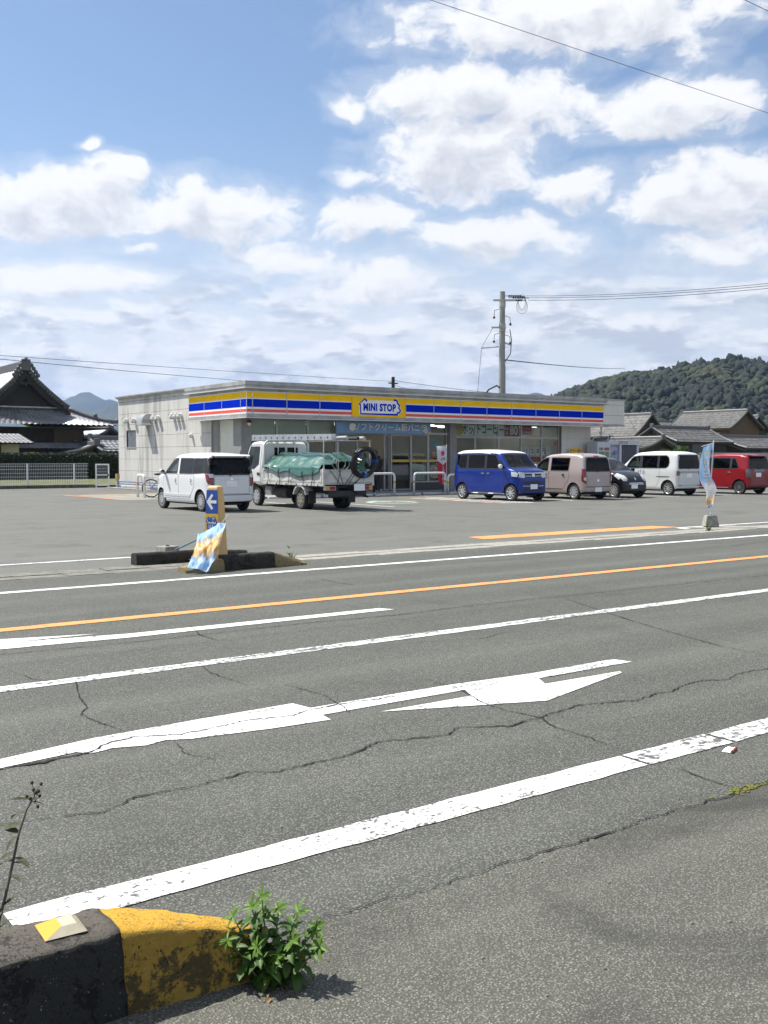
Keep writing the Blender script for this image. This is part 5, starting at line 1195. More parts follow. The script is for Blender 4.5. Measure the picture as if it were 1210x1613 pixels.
cabm = boolean(me, cut); cabm.materials.clear()
for m_ in (P_TRUCK, TRIMB): cabm.materials.append(m_)
for p in cabm.polygons:
    c_ = p.center; p.material_index = 1 if (p.normal.z < -.7 or (abs(c_.y) < B.side(c_.x, c_.z) - .05 and -.6 < c_.x < .5 and .75 < c_.z < 1.94) or math.hypot(c_.x + .12, c_.z - .34) < .385) else 0
cab = link('cab', cabm, trk, True); cab.location = (CX, 0, 0)
for pl in 'lr':
    B.patch('side_window', pl, sidew, .003, CGLASS, cab, 3, .006); B.ribbon('window_seal', pl, sidew, .03, .005, TRIMB, cab, True)
    d = B.patch('door', pl, [(.50, .66), (.30, .66), (.1, .75), (-.52, .75), (-.52, 1.12), (.52, 1.12)], .004, P_TRUCK, cab, 3); B.ribbon('door_gap', pl, [(.50, .66), (.30, .66), (.1, .75), (-.52, .75), (-.52, 1.9), (.20, 1.9), (.52, 1.22)], .016, .0045, SEAM, cab, True)
    h, nn = B.hit(pl, -.40, 1.0); part('door_handle', lambda b: b.box(-.48, -.32, min(h.y, h.y + nn.y * .02), max(h.y, h.y + nn.y * .02), .96, 1.04), TRIMB, cab)
    sg = 1 if pl == 'l' else -1
    b = M(); b.tube([(.42, sg * .78, 1.75), (.55, sg * .98, 1.72), (.55, sg * .98, 1.2), (.45, sg * .80, 1.15)], .014, 6); b.box(.52, .56, sg * .98 - .09, sg * .98 + .09, 1.3, 1.62); b.obj('door_mirror', TRIMB, cab)
B.patch('windscreen', 'f', mirrored([(.72, 1.24), (.64, 1.86)]), .003, CGLASS, cab, 4, .006)
for y0, y1 in ((.04, .42), (-.42, -.04)): B.patch('rear_window', 'b', [(y0, 1.48), (y1, 1.48), (y1, 1.82), (y0, 1.82)], .004, PRIV, cab, 2, .006)
for y in (.38, -.38):
    b = M(); b.box(-.35, .1, y - .24, y + .24, .85, 1.05); b.box(-.45, -.33, y - .23, y + .23, 1.05, 1.55); b.box(-.45, -.37, y - .12, y + .12, 1.56, 1.72); b.obj('seat', SEATM, cab, bevel=.03)
b = M(); T = Matrix.Translation((.22, -.38, 1.28)) @ Matrix.Rotation(R(35), 4, 'Y'); b.tube([T @ Vector((.2 * math.cos(a), .2 * math.sin(a), 0)) for a in [i * PI / 10 for i in range(21)]], .009, 6, cap=False); b.tube([T @ Vector((0, -.19, 0)), T @ Vector((0, .19, 0))], .015, 6); b.obj('steering_wheel', TRIMB, cab)
# bed: floor, side boards with ribs, tailboard, frame
part('bed_floor', lambda b: b.box(-2.55, 1.0, -.80, .80, .74, .80), P_BED, trk)
for sg, nm in ((1, 'side_board'), (-1, 'side_board')):
    y0, y1 = sorted((sg * .805, sg * .84))
    o = part(nm, lambda b: b.box(-2.5, .98, y0, y1, .80, 1.17), P_BED, trk, bevel=.008)
    yy = sorted((sg * .841, sg * .858))
    part('board_rim', lambda b: (b.box(-2.5, .98, *yy, 1.12, 1.17), b.box(-2.5, .98, *yy, .80, .86), *[b.box(-2.5 + k * 1.143, -2.42 + k * 1.143, *yy, .86, 1.12) for k in range(4)]), P_BED, o)
    part('bed_rail', lambda b: b.box(-2.55, 1.0, min(sg * .80, sg * .85), max(sg * .80, sg * .85), .70, .795), P_BED, trk)
    for k in range(6): part('hook', lambda b: b.box(-2.3 + k * .6, -2.24 + k * .6, *sorted((sg * .851, sg * .89)), .70, .76), P_BED, trk)
o = part('tailboard', lambda b: b.box(-2.585, -2.55, -.80, .80, .80, 1.17), P_BED, trk, bevel=.008)
part('board_rim', lambda b: (b.box(-2.60, -2.586, -.80, .80, 1.12, 1.17), b.box(-2.60, -2.586, -.80, .80, .80, .86), *[b.box(-2.60, -2.586, y - .04, y + .04, .861, 1.119) for y in (-.76, 0, .76)]), P_BED, o)
for sg in (1, -1): part('corner_post', lambda b: b.box(-2.60, -2.54, *sorted((sg * .801, sg * .86)), .70, 1.20), P_BED, trk)
part('head_board', lambda b: b.box(.99, 1.02, -.80, .80, .80, 1.25), P_BED, trk)
# cab guard hoop, rear rack, ladder and poles
g0 = [(1.0, -.78, .8)] + [(1.0, -.78 + .16 - .16 * math.cos(a), 1.86 + .16 * math.sin(a)) for a in [i * PI / 12 for i in range(7)]] + [(1.0, .78 - .16 + .16 * math.sin(a), 1.86 + .16 * math.cos(a)) for a in [i * PI / 12 for i in range(7)]] + [(1.0, .78, .8)]
part('cab_guard', lambda b: (b.tube(g0, .032, 8), b.tube([(1.0, -.78, 1.35), (1.0, .78, 1.35)], .02, 6), b.tube([(1.0, .3, 1.35), (1.0, .3, 2.0)], .018, 6), b.tube([(1.0, -.3, 1.35), (1.0, -.3, 2.0)], .018, 6)), P_TRUCK, trk, smooth='all')
part('rear_rack', lambda b: (b.tube([(-2.5, .78, .8), (-2.5, .78, 1.98), (-2.5, -.78, 1.98), (-2.5, -.78, .8)], .024, 8), b.tube([(-2.5, .3, 1.17), (-2.5, .3, 1.97)], .014, 6)), GALV, trk)
ld = thing('ladder', 'long aluminium ladder lying on its edge along the truck roof rack', 'ladder', (16.19, 26.59, 0), R(88.9))
for z0, z1 in ((2.03, 2.085), (2.2, 2.255)): pass
for y in (.66, .54): part('stile', lambda b: b.prism([(2.05, 2.04), (2.05, 2.22), (-2.75, 2.16), (-2.75, 1.99)], y - .014, y + .014, 'y'), ALUM, ld, bevel=.004)
for k in range(13): part('rung', lambda b: b.tube([(1.85 - k * .365, .70, 2.13 - k * .0045), (1.85 - k * .365, .50, 2.13 - k * .0045)], .019, 8), STEELD if 0 else ALUM, ld)
part('stile_slots', lambda b: [b.box(1.82 - k * .365, 1.88 - k * .365, .675, .678, 2.095 - k * .0045, 2.155 - k * .0045) for k in range(13)], STEELD, ld)
for k, (y, z, x1, l) in enumerate(((.35, 2.06, -3.0, 'upper silvery pole beside the ladder on the truck rack'), (.05, 2.04, -3.1, 'middle silvery pole on the truck rack behind the ladder'), (-.25, 2.05, -2.95, 'silvery pole at the right of the truck rack'))):
    t = thing('rack_pole', l, 'pole', (16.19, 26.59, 0), R(88.9), 'poles on the truck rack')
    part('tube', lambda b: b.tube([(1.3, y, z + .02), (x1, y, z)], .035, 10), ALUM, t, smooth=True); part('end_fitting', lambda b: b.tube([(x1 + .4, y, z), (x1 - .05, y, z)], [.05, .05], 8), STEELD if k == 1 else GALV, t, smooth=True)
t = thing('timber_plank', 'brown timber plank under the poles on the truck rack', 'plank', (16.19, 26.59, 0), R(88.9)); part('plank', lambda b: b.box(-2.95, .2, -.55, -.35, 1.985, 2.02), mat('timber', (.30, .2, .10), .8, var=.3, vs=5), t); part('plank_strap', lambda b: b.box(-2.3, -2.25, -.56, -.34, 1.98, 2.026), STEELD, t)
# tarpaulin over the load
TARP = mat('green_tarpaulin', (.022, .12, .082), .3, var=.2, vs=2.5, coat=.4, spec=.9)
def tarp(u, v):
    x = .93 - 3.35 * u
    hf = 1.0 - .03 * u - .14 * max(0, u - .86) / .14
    zedge = 1.20 - .24 * min(1, u / .8) + .05 * math.sin(u * 17) + (.22 * (u - .88) / .12 if u > .88 else 0)
    K = [(.90, zedge - .02), (.872, 1.19), (.80, 1.24 + .02 * math.sin(u * 20)), (.50, 1.46 * hf + .05), (.20, 1.62 * hf), (-.25, 1.63 * hf), (-.62, 1.50 * hf), (-.80, 1.22), (-.83, 1.12)]
    f = v * 8; k = min(7, int(f)); t = f - k
    y = K[k][0] + (K[k + 1][0] - K[k][0]) * t; z = K[k][1] + (K[k + 1][1] - K[k][1]) * t
    q = Vector((x * 1.3, y * 1.6, z * 1.6))
    w_ = (noise.noise(q * 2.1) * .03 + noise.ridged_multi_fractal(Vector((x * 1.1 + y * .9, y * 2.6 - x * .8, 3)), 1, 2, 4, 1, 2) * .032)
    a = w_ if z > 1.18 else w_ * .3
    return (x + noise.noise(q * 3 + Vector((5, 0, 0))) * .015, y + (.4 * a if y > .5 else 0), z + a)
tp = tag(part('green_tarpaulin', lambda b: b.grid(tarp, 90, 64), TARP, None, smooth='all'), 'wrinkled green tarpaulin roped over the load on the truck bed', 'tarpaulin'); tp.location = (16.19, 26.59, 0); tp.rotation_euler = (0, 0, R(88.9))
tp.modifiers.new('th', 'SOLIDIFY').thickness = .006
rp = M()
ROPE = mat('black_rubber_cord', (.014, .014, .015), .7)
for k, u in enumerate((.12, .30, .50, .72, .90)):
    p = Vector(tarp(u, .03)); x = p.x
    t = thing('tie_cord', ('tie cord nearest the truck cab on the left side board', 'second tie cord from the truck cab on the left side board', 'middle tie cord on the left side board of the truck', 'fourth tie cord from the truck cab on the left side board', 'tie cord nearest the rear on the left side board of the truck')[k], 'cord', (16.19, 26.59, 0), R(88.9), 'black tie cords over the truck side board')
    part('cord', lambda b: b.tube([p + Vector((0, .01, .1)), p + Vector((.0, .012, 0)), (x + .05 - .1 * (k % 2), .885, .86), (x + .09 - .16 * (k % 2), .90, .72), (x + .05, .885, .68)], .010, 6), ROPE, t, smooth='all'); part('cord_hook', lambda b: b.tube([(x + .05, .885, .68), (x + .04, .87, .66), (x + .03, .86, .70)], .008, 5), STEELD, t)
# coil of black cable tied to the tailboard, blue ties
cc = thing('cable_coil', 'coil of thick black hose tied with blue straps to the truck tailboard', 'coil', (16.19, 26.59, 0), R(88.9))
HOSE = mat('black_hose', (.016, .016, .018), .45, bump=.1, bs=30); cen = Vector((-2.68, -.46, 1.36)); rnd = random.Random(9)
for k in range(7):
    rr = .37 + .035 * ((k % 3) - 1) + rnd.uniform(-.01, .01); ox = -.06 + .045 * (k // 3) + .01 * k
    part('hose_turn', lambda b: b.tube([cen + Vector((ox + .03 * math.sin(a * 2 + k) - .12 * math.sin(a), rr * 1.02 * math.cos(a), rr * 1.06 * math.sin(a))) for a in [i * 2 * PI / 36 for i in range(37)]], .034, 8, cap=False), HOSE, cc, smooth='all')
BSTR = mat('blue_strap', (.03, .10, .42), .5)
for a in (.75, 3.0, 4.75):
    q = cen + Vector((-.02, .33 * math.cos(a), .35 * math.sin(a))); n_ = Vector((0, math.cos(a), math.sin(a)))
    b = M()
    for dd in (-.03, 0, .03):
        tt = Vector((0, -math.sin(a), math.cos(a))) * dd
        b.tube([q + tt + n_ * .085 * math.cos(c) + Vector((.13 * math.sin(c) - .02, 0, 0)) for c in [i * 2 * PI / 14 for i in range(15)]], .009, 6, cap=False)
    b.tube([q + Vector((-.1, 0, 0)), q + n_ * .10 + Vector((-.14, .05, .06)), q + n_ * .14 + Vector((-.12, .12, .02))], .010, 6); b.obj('blue_strap', BSTR, cc, smooth='all')
part('green_sheet', lambda b: b.grid(lambda u, v: (-2.66 + .03 * math.sin(v * 7), -.46 + .2 * (u - .5) * (1.3 - v) + .05 * math.sin(v * 5), 1.12 + .52 * v), 6, 10), mat('dark_green_sheet', (.03, .12, .075), .45), cc, smooth='all')
t = thing('dark_bundle', 'dark jumbled bundle of bags piled behind the black hose coil on the truck bed', 'bundle', (16.19, 26.59, 0), R(88.9))
for k, (x, y, z, r_) in enumerate(((-2.2, -.45, 1.1, .30), (-2.25, -.1, 1.02, .24), (-1.9, -.4, 1.2, .28), (-2.3, -.62, 1.32, .2))):
    b = M(); b.ball((x, y, z), r_, 16, 10, sc=(1.1, 1, .9)); b.v = [tuple(Vector(q) + noise.noise_vector(Vector(q) * 7) * .05) for q in b.v]; b.obj('bag', mat('black_sack', (.018, .02, .022), .35) if k % 2 else mat('dark_green_sheet', (.03, .12, .075), .45), t, smooth='all')
t = thing('grey_hose_loop', 'thin grey hose loops hanging over the rear corner of the truck bed', 'hose', (16.19, 26.59, 0), R(88.9))
for k in range(2): part('loop', lambda b: b.tube([(-2.63 - .02 * k, .36 - .12 * k + .22 * math.cos(a), 1.33 + .17 * math.sin(a)) for a in [i * 2 * PI / 24 for i in range(25)]], .012, 6, cap=False), mat('grey_hose', (.28, .29, .27), .5), t, smooth='all')
b = M()
for p0, p1 in (((.70, 1.2), (.28, .72)), ((.30, 1.17), (.42, .68)), ((.36, 1.17), (.2, .7)), ((-.15, 1.12), (.2, .68)), ((-.25, 1.12), (.1, .66)), ((-.55, 1.1), (-.1, .68)), ((-.62, 1.1), (.0, .66))): b.tube([(-2.64, p0[0], p0[1]), (-2.63, (p0[0] + p1[0]) / 2, (p0[1] + p1[1]) / 2), (-2.62, p1[0], p1[1])], .009, 6)
part('tailboard_cords', lambda q: (setattr(q, 'v', b.v), setattr(q, 'f', b.f), setattr(q, 'mi', b.mi)), ROPE, trk)
# chassis, lamps, plate, wheels
part('chassis_rail', lambda b: (b.box(-2.5, 1.2, .30, .40, .48, .64), b.box(-2.5, 1.2, -.40, -.30, .48, .64)), STEELD, trk); part('cross_members', lambda b: [b.box(x, x + .1, -.78, .78, .64, .699) for x in (-2.4, -1.8, -.9, -.3, .3, .8)], STEELD, trk)
part('rear_bumper', lambda b: b.box(-2.55, -2.47, -.62, .62, .40, .56), STEELD, trk); part('under_tank', lambda b: b.tube([(.45, .58, .45), (-.25, .58, .45)], .17, 14), STEELD, trk, smooth=True); part('battery_box', lambda b: b.box(.55, .95, .45, .78, .36, .62), mat('grey_box', (.2, .2, .19), .6), trk); part('spare_wheel', lambda b: b.lathe([(.12, .34), (.27, .34), (.28, .38), (.28, .46), (.12, .46)], 24, 'z', (-2.0, 0, 0)), TYRE, trk)
part('exhaust', lambda b: b.tube([(-.5, -.5, .42), (-2.45, -.55, .42), (-2.66, -.60, .38)], .03, 8), STEELD, trk)
for sg in (1, -1):
    part('lamp_bracket', lambda b: b.box(-2.60, -2.50, *sorted((sg * .45, sg * .80)), .58, .70), P_BED, trk)
    part('tail_light', lambda b: b.box(-2.63, -2.601, *sorted((sg * .48, sg * .66)), .595, .69), LRED, trk); part('turn_light', lambda b: b.box(-2.63, -2.601, *sorted((sg * .665, sg * .76)), .595, .69), LORG, trk)
    part('mud_guard', lambda b: [b.prism([(-1.22 + .37 * math.cos(a0), .30 + .37 * math.sin(a0)), (-1.22 + .40 * math.cos(a0), .30 + .42 * math.sin(a0)), (-1.22 + .40 * math.cos(a1), .30 + .42 * math.sin(a1)), (-1.22 + .37 * math.cos(a1), .30 + .37 * math.sin(a1))], *sorted((sg * .56, sg * .84)), 'y') for a0, a1 in [(R(20 + 20 * i), R(40 + 20 * i)) for i in range(7)]], P_BED, trk)
    part('mud_flap', lambda b: b.box(-1.70, -1.685, *sorted((sg * .56, sg * .80)), .18, .55), TRIMB, trk)
    wheel(trk, -1.22, sg * .72, .285, .17, 'l' if sg > 0 else 'r', ('cap', 8), mat('rusty_steel_wheel', (.30, .28, .24), .5, .3, var=.4, vs=12)); wheel(trk, -1.22, sg * .54, .285, .15, 'l' if sg > 0 else 'r', ('cap', 8), RIMD); wheel(trk, 1.56, sg * .70, .30, .17, 'l' if sg > 0 else 'r', ('cap', 8), GALV)
part('number_plate', lambda b: b.box(-2.66, -2.64, -.50, -.14, .56, .75), PLATE, trk); part('plate_bracket', lambda b: b.box(-2.64, -2.55, -.42, -.22, .5, .6), STEELD, trk)

# ------------------------------------------------------------------ person by the entrance
per = thing('person', 'person in dark hooded top and dark trousers walking into the shop entrance', 'person', (23.82, 33.45, .075), R(75))
CLO = mat('black_clothes', (.016, .017, .024), .85, var=.3, vs=6, bump=.3, bs=25); SKIN = mat('skin', (.42, .26, .19), .55); HAIR = mat('black_hair', (.012, .011, .010), .5); SHOE = mat('pale_shoe', (.5, .5, .49), .6)
V = [((0, 0, .93), .125), ((0, 0, 1.08), .118), ((.01, 0, 1.24), .135), ((.02, 0, 1.37), .12), ((.03, 0, 1.46), .055), ((.045, 0, 1.52), .06),   # 0-5 trunk, neck
     ((.0, .085, .88), .09), ((.05, .09, .5), .062), ((-.02, .09, .1), .042), ((.07, .095, .04), .034),     # left leg 6-9
     ((0, -.085, .88), .09), ((-.06, -.09, .50), .062), ((-.30, -.09, .16), .042), ((-.245, -.09, .065), .034),  # right leg 10-13 (trailing)
     ((.02, .15, 1.37), .07), ((-.02, .23, 1.12), .05), ((.12, .17, .96), .04), ((.17, .08, .98), .035),        # left arm to the pocket 14-17
     ((.02, -.15, 1.37), .07), ((-.03, -.23, 1.12), .05), ((.11, -.17, .96), .04), ((.17, -.08, .98), .035)]
Ed = [(0, 1), (1, 2), (2, 3), (3, 4), (4, 5), (0, 6), (6, 7), (7, 8), (8, 9), (0, 10), (10, 11), (11, 12), (12, 13), (3, 14), (14, 15), (15, 16), (16, 17), (3, 18), (18, 19), (19, 20), (20, 21)]
me = bpy.data.meshes.new('tmp'); me.from_pydata([v for v, r in V], Ed, []); o = bpy.data.objects.new('tmp', me); COL.objects.link(o)
md = o.modifiers.new('skin', 'SKIN'); md.use_smooth_shade = True
for i, (v, r) in enumerate(V): o.data.skin_vertices[0].data[i].radius = (r, r)
o.data.skin_vertices[0].data[0].use_root = True
o.modifiers.new('s', 'SUBSURF').levels = 2
bm_ = evalmesh(o, 'body'); bpy.data.objects.remove(o); bm_.materials.clear(); bm_.materials.append(CLO); body = link('body', bm_, per, 'all')
b = M(); b.ball((.06, 0, 1.60), .098, 20, 14, sc=(1.0, .82, 1.2)); b.ball((.155, 0, 1.59), .02, 8, 6, sc=(1, .7, 1.2)); b.ball((.05, .083, 1.595), .026, 8, 6, sc=(.7, .4, 1.1)); b.ball((.05, -.083, 1.595), .026, 8, 6, sc=(.7, .4, 1.1)); b.tube([(.03, 0, 1.44), (.045, 0, 1.54)], .05, 10)
b.obj('head', SKIN, per, smooth='all')
for y in (.032, -.032): part('eye', lambda b: b.ball((.15, y, 1.612), .012, 8, 6), BLACKT, per, smooth='all')
part('mouth', lambda b: b.box(.148, .153, -.022, .022, 1.545, 1.552), mat('lip', (.3, .12, .1), .5), per)
b = M(); b.ball((.04, 0, 1.63), .11, 20, 12, sc=(.98, .86, 1.05)); b.obj('hair', HAIR, per, smooth='all')
b = M(); b.grid(lambda u, v: (-.03 - .09 * math.sin(PI * v), .13 * math.cos(PI * u), 1.40 + .10 * v + .02 * math.sin(PI * u)), 12, 6); b.obj('hood', CLO, per, smooth='all')
for nm, p, pit in (('shoe', (.03, .092, .045), 0), ('shoe', (-.27, -.09, .10), R(48))):
    b = M(); T = Matrix.Translation(p) @ Matrix.Rotation(pit, 4, 'Y')
    b.ball((0, 0, 0), .13, 14, 8, sc=(1.0, .36, .34), m=0); b.v = [tuple(T @ Vector(q)) for q in b.v]; b.obj(nm, CLO, per, smooth='all')
    b = M(); b.box(-.125, .13, -.04, .04, -.055, -.025); b.v = [tuple(T @ Vector(q)) for q in b.v]; b.obj('shoe_sole', SHOE, per, bevel=.01)

# ------------------------------------------------------------------ bicycle behind the white wagon
bike = thing('bicycle', 'city bicycle with thin black tyres parked behind the white wagon', 'bicycle', (15.85, 36.0, 0), R(-32))
BF = mat('silver_bike_frame', (.40, .41, .43), .3, .5)
for wx_ in (-.54, .54):
    e = bpy.data.objects.new('wheel', None); COL.objects.link(e); e.parent = bike; e.location = (wx_, 0, .345)
    part('tyre', lambda b: b.tube([(.33 * math.cos(a), 0, .33 * math.sin(a)) for a in [i * 2 * PI / 40 for i in range(41)]], .019, 8, cap=False), TYRE, e, smooth='all'); part('rim', lambda b: b.tube([(.308 * math.cos(a), 0, .308 * math.sin(a)) for a in [i * 2 * PI / 40 for i in range(41)]], .010, 6, cap=False), BF, e, smooth='all')
    part('spokes', lambda b: [b.tube([(.02 * math.cos(a + .5), .02 * (-1) ** i, .02 * math.sin(a + .5)), (.3 * math.cos(a), 0, .3 * math.sin(a))], .0022, 4) for i, a in [(i, i * 2 * PI / 28) for i in range(28)]], BF, e); part('hub', lambda b: b.tube([(0, -.05, 0), (0, .05, 0)], .022, 8), BF, e)
    part('mudguard', lambda b: b.grid(lambda u, v: (.365 * math.cos(R(20 + 150 * u)), (v - .5) * .05, .365 * math.sin(R(20 + 150 * u))), 24, 2), BF, e, smooth='all')
part('frame', lambda b: [b.tube(p, .016, 8) for p in ([(-.54, .05, .345), (-.12, .03, .30)], [(-.54, -.05, .345), (-.12, -.03, .30)], [(-.54, .05, .345), (-.22, .02, .72)], [(-.54, -.05, .345), (-.22, -.02, .72)], [(-.12, 0, .29), (-.25, 0, .82)], [(-.12, 0, .30), (.02, 0, .40), (.36, 0, .70)], [(.34, 0, .92), (.40, 0, .66), (.54, .04, .345)], [(.40, 0, .66), (.54, -.04, .345)])], BF, bike, smooth='all')
part('saddle', lambda b: b.ball((-.30, 0, .88), .13, 12, 8, sc=(1.05, .75, .36)), mat('black_saddle', (.03, .022, .02), .6), bike, smooth='all'); part('handlebar', lambda b: b.tube([(.12, .28, 1.0), (.26, .26, 1.02), (.34, 0, .96), (.26, -.26, 1.02), (.12, -.28, 1.0)], .012, 8), BF, bike, smooth='all')
part('basket', lambda b: (b.box(.42, .70, -.17, .17, .72, .73), b.box(.42, .43, -.17, .17, .73, .96), b.box(.69, .70, -.17, .17, .73, .96), b.box(.43, .69, -.17, -.16, .73, .96), b.box(.43, .69, .16, .17, .73, .96)), STEELD, bike); part('chain_case', lambda b: b.prism([(-.56, .30), (-.1, .22), (-.02, .30), (-.1, .38), (-.56, .39)], -.075, -.055, 'y'), BF, bike); part('pedals', lambda b: (b.tube([(-.12, -.08, .29), (.03, -.10, .22)], .012, 6), b.box(-.02, .08, -.19, -.10, .205, .225), b.tube([(-.12, .08, .29), (-.27, .10, .36)], .012, 6), b.box(-.32, -.22, .10, .19, .35, .37)), STEELD, bike)
part('rear_rack', lambda b: (b.box(-.82, -.36, -.07, .07, .735, .75), b.tube([(-.56, .07, .345), (-.62, .07, .735)], .007, 5), b.tube([(-.56, -.07, .345), (-.62, -.07, .735)], .007, 5)), BF, bike)
# ------------------------------------------------------------------ entrance island, sign pillar, fallen banner
ISL = stain_mat('black_mossy_kerb', (.045, .042, .036), (.016, .016, .014), .5, 10); ISLY = stain_mat('faded_yellow_kerb', (.30, .235, .12), (.07, .06, .04), .35, 8)
def kerb_piece(name, x0, x1, y0, y1, z0, z1, m, parent, sub=14):
    b = M(); P = []
    for i in range(sub + 1):
        t = i / sub; x = x0 + (x1 - x0) * t; z = z0 + (z1 - z0) * t
        P.append([(x, y0 - .02, -.02), (x, y0 - .012, z * .5), (x, y0, max(z - .03, z * .6)), (x, y0 + .03, z), (x, y1 - .03, z), (x, y1, max(z - .03, z * .6)), (x, y1 + .015, -.02)])
    n = 7; vs = [Vector(q) for r in P for q in r]
    vs = [q + noise.noise_vector(q * 13) * .008 for q in vs]
    b.add(vs, [(i * n + j, (i + 1) * n + j, (i + 1) * n + j + 1, i * n + j + 1) for i in range(sub) for j in range(n - 1)] + [tuple(range(n)), tuple(range(sub * n, sub * n + n))[::-1]])
    return b.obj(name, m, parent, smooth=True)
isl = thing('island_kerb', 'low black kerb island with a tan tapered end around the entrance sign pillar', 'kerb')
kerb_piece('front_kerb', 6.17, 6.93, 12.13, 12.33, .20, .205, ISL, isl); kerb_piece('tapered_end', 6.935, 7.44, 12.14, 12.32, .20, .05, ISLY, isl); kerb_piece('tan_lead', 5.60, 6.165, 12.14, 12.36, .07, .155, ISLY, isl)
kerb_piece('back_kerb', 5.46, 6.35, 13.42, 13.60, .165, .165, ISL, isl); kerb_piece('back_kerb', 6.355, 7.2, 13.42, 13.60, .165, .12, ISL, isl)
b = M(); b.grid(lambda u, v: (6.22 + .95 * u, 12.34 + 1.07 * v, .05 + .015 * noise.noise(Vector((u * 6, v * 6, 1)))), 12, 12); b.obj('island_fill', CONC_D, isl, smooth='all')
SGY = mat('faded_orange_plastic', (.66, .42, .17), .45, var=.15, vs=5); SGB = mat('blue_sign_film', (.02, .085, .36), .35, var=.1, vs=4); SGYL = mat('yellow_sign_film', (.72, .42, .04), .4)
sp = thing('sign_pillar', 'tapered orange plastic sign pillar with a white arrow on blue standing on the kerb island', 'sign', (6.48, 13.02, .06), R(-62))
HT = 1.03
def taper(z): t = z / HT; return .150 - .045 * t, .105 - .035 * t
b = M(); rows = []
for z in [0, .25, .5, .75, .95, 1.0, 1.03, 1.045]:
    a, d = taper(min(z, HT)); k = 1 if z < .96 else (.97 if z < 1.01 else (.9 if z < 1.04 else .7)); a *= k; d *= k; c = .02
    rows.append([(-a + c, -d, z), (a - c, -d, z), (a, -d + c, z), (a, d - c, z), (a - c, d, z), (-a + c, d, z), (-a, d - c, z), (-a, -d + c, z)])
b.add([q for r in rows for q in r], [(i * 8 + j, i * 8 + (j + 1) % 8, (i + 1) * 8 + (j + 1) % 8, (i + 1) * 8 + j) for i in range(len(rows) - 1) for j in range(8)] + [tuple(range(56, 64))])
b.obj('pillar_body', SGY, sp, smooth=True, bevel=.006)
def face(name, z0, z1, mrg, m, off): 
    b = M(); a0, d0 = taper(z0); a1, d1 = taper(z1); b.add([(-a0 + mrg, -d0 - off, z0), (a0 - mrg, -d0 - off, z0), (a1 - mrg, -d1 - off, z1), (-a1 + mrg, -d1 - off, z1)], [(0, 1, 2, 3)]); return b.obj(name, m, sp)
face('arrow_panel', .655, .985, .014, SGB, .003); face('logo_panel', .40, .65, .014, SGYL, .003)
tl = math.atan((taper(0)[1] - taper(HT)[1]) / HT)
def onface(o, x, z, off): a, d = taper(z); o.location = (x, -d - off, z); o.rotation_euler = (PI / 2 - tl, 0, 0)
b = M(); b.add([(-.085, 0, 0), (.0, .115, 0), (.03, .09, 0), (-.018, .022, 0), (.085, .022, 0), (.085, -.022, 0), (-.018, -.022, 0), (.03, -.09, 0), (.0, -.115, 0)], [(0, 3, 2, 1), (0, 8, 7, 6), (0, 6, 3), (3, 6, 5, 4)])
ar = b.obj('arrow', WHITET, sp, fix=False); onface(ar, -.005, .82, .006)
b = M(); b.add([(-.075, -.085, 0), (.075, -.085, 0), (.085, 0, 0), (.06, .07, 0), (.05, .085, 0), (-.045, .06, 0), (-.055, .085, 0), (-.095, .02, 0), (-.075, .015, 0)], [tuple(range(9))]); o = b.obj('logo_shape', WHITET, sp); onface(o, 0, .525, .005)
b = M(); pts = [(-.075, -.085), (.075, -.085), (.085, 0), (.06, .07), (.05, .085), (-.045, .06), (-.055, .085), (-.095, .02), (-.075, .015)]
for p, q in zip(pts, pts[1:] + pts[:1]):
    d = (Vector(q) - Vector(p)).normalized(); n_ = Vector((-d.y, d.x)) * .007; b.add([(p[0] - n_.x, p[1] - n_.y, 0), (q[0] - n_.x, q[1] - n_.y, 0), (q[0] + n_.x, q[1] + n_.y, 0), (p[0] + n_.x, p[1] + n_.y, 0)], [(0, 1, 2, 3)])
o = b.obj('logo_outline', SGB, sp); onface(o, 0, .525, .007)
o = text('lettering', 'MINI\nSTOP', .075, SGB, sp, (0, 0, 0), ext=.0005, bold=.004, sx=.85); onface(o, 0, .52, .007)
face('pillar_seam', .385, .395, .0, mat('dark_brown_seam', (.12, .08, .04), .6), .0045)
# concrete foot block, leaning pole and the crumpled banner
FOOT = mat('concrete_foot', (.30, .29, .26), .9, var=.4, vs=10, bump=.4, bs=60)
def foot_block(name, label, loc, w0, w1, h, rz=0):
    t = thing(name, label, 'block', loc, rz)
    b = M(); a, c = w0 / 2, w1 / 2; b.add([(-a, -a, 0), (a, -a, 0), (a, a, 0), (-a, a, 0), (-c, -c, h), (c, -c, h), (c, c, h), (-c, c, h)], [(0, 3, 2, 1), (4, 5, 6, 7), (0, 1, 5, 4), (1, 2, 6, 5), (2, 3, 7, 6), (3, 0, 4, 7)]); b.obj('block', FOOT, t, bevel=.012)
    part('socket', lambda b: b.lathe([(.03, h - .01), (.03, h + .012), (.018, h + .012), (.018, h - .01)], 12), TRIMB, t); return t
foot_block('foot_block', 'grey concrete foot block lying behind the back kerb of the island', (6.22, 14.08, 0), .27, .24, .19, R(12))
fb = thing('fallen_banner', 'crumpled light blue and tan banner fallen from its pole across the kerb island', 'banner')
part('pole', lambda b: b.tube([(6.26, 13.98, .12), (6.34, 12.98, .42), (6.37, 12.60, .54)], .012, 8), mat('teal_pole', (.10, .22, .28), .4), fb, smooth=True)
part('cross_arm', lambda b: b.tube([(6.34, 12.72, .50), (6.42, 12.50, .72)], .007, 6), WHITE_P, fb)
CTL, CTR, CBL, CBR = Vector((6.12, 12.83, .43)), Vector((6.38, 12.50, .60)), Vector((5.60, 12.06, .075)), Vector((5.84, 11.93, .015))
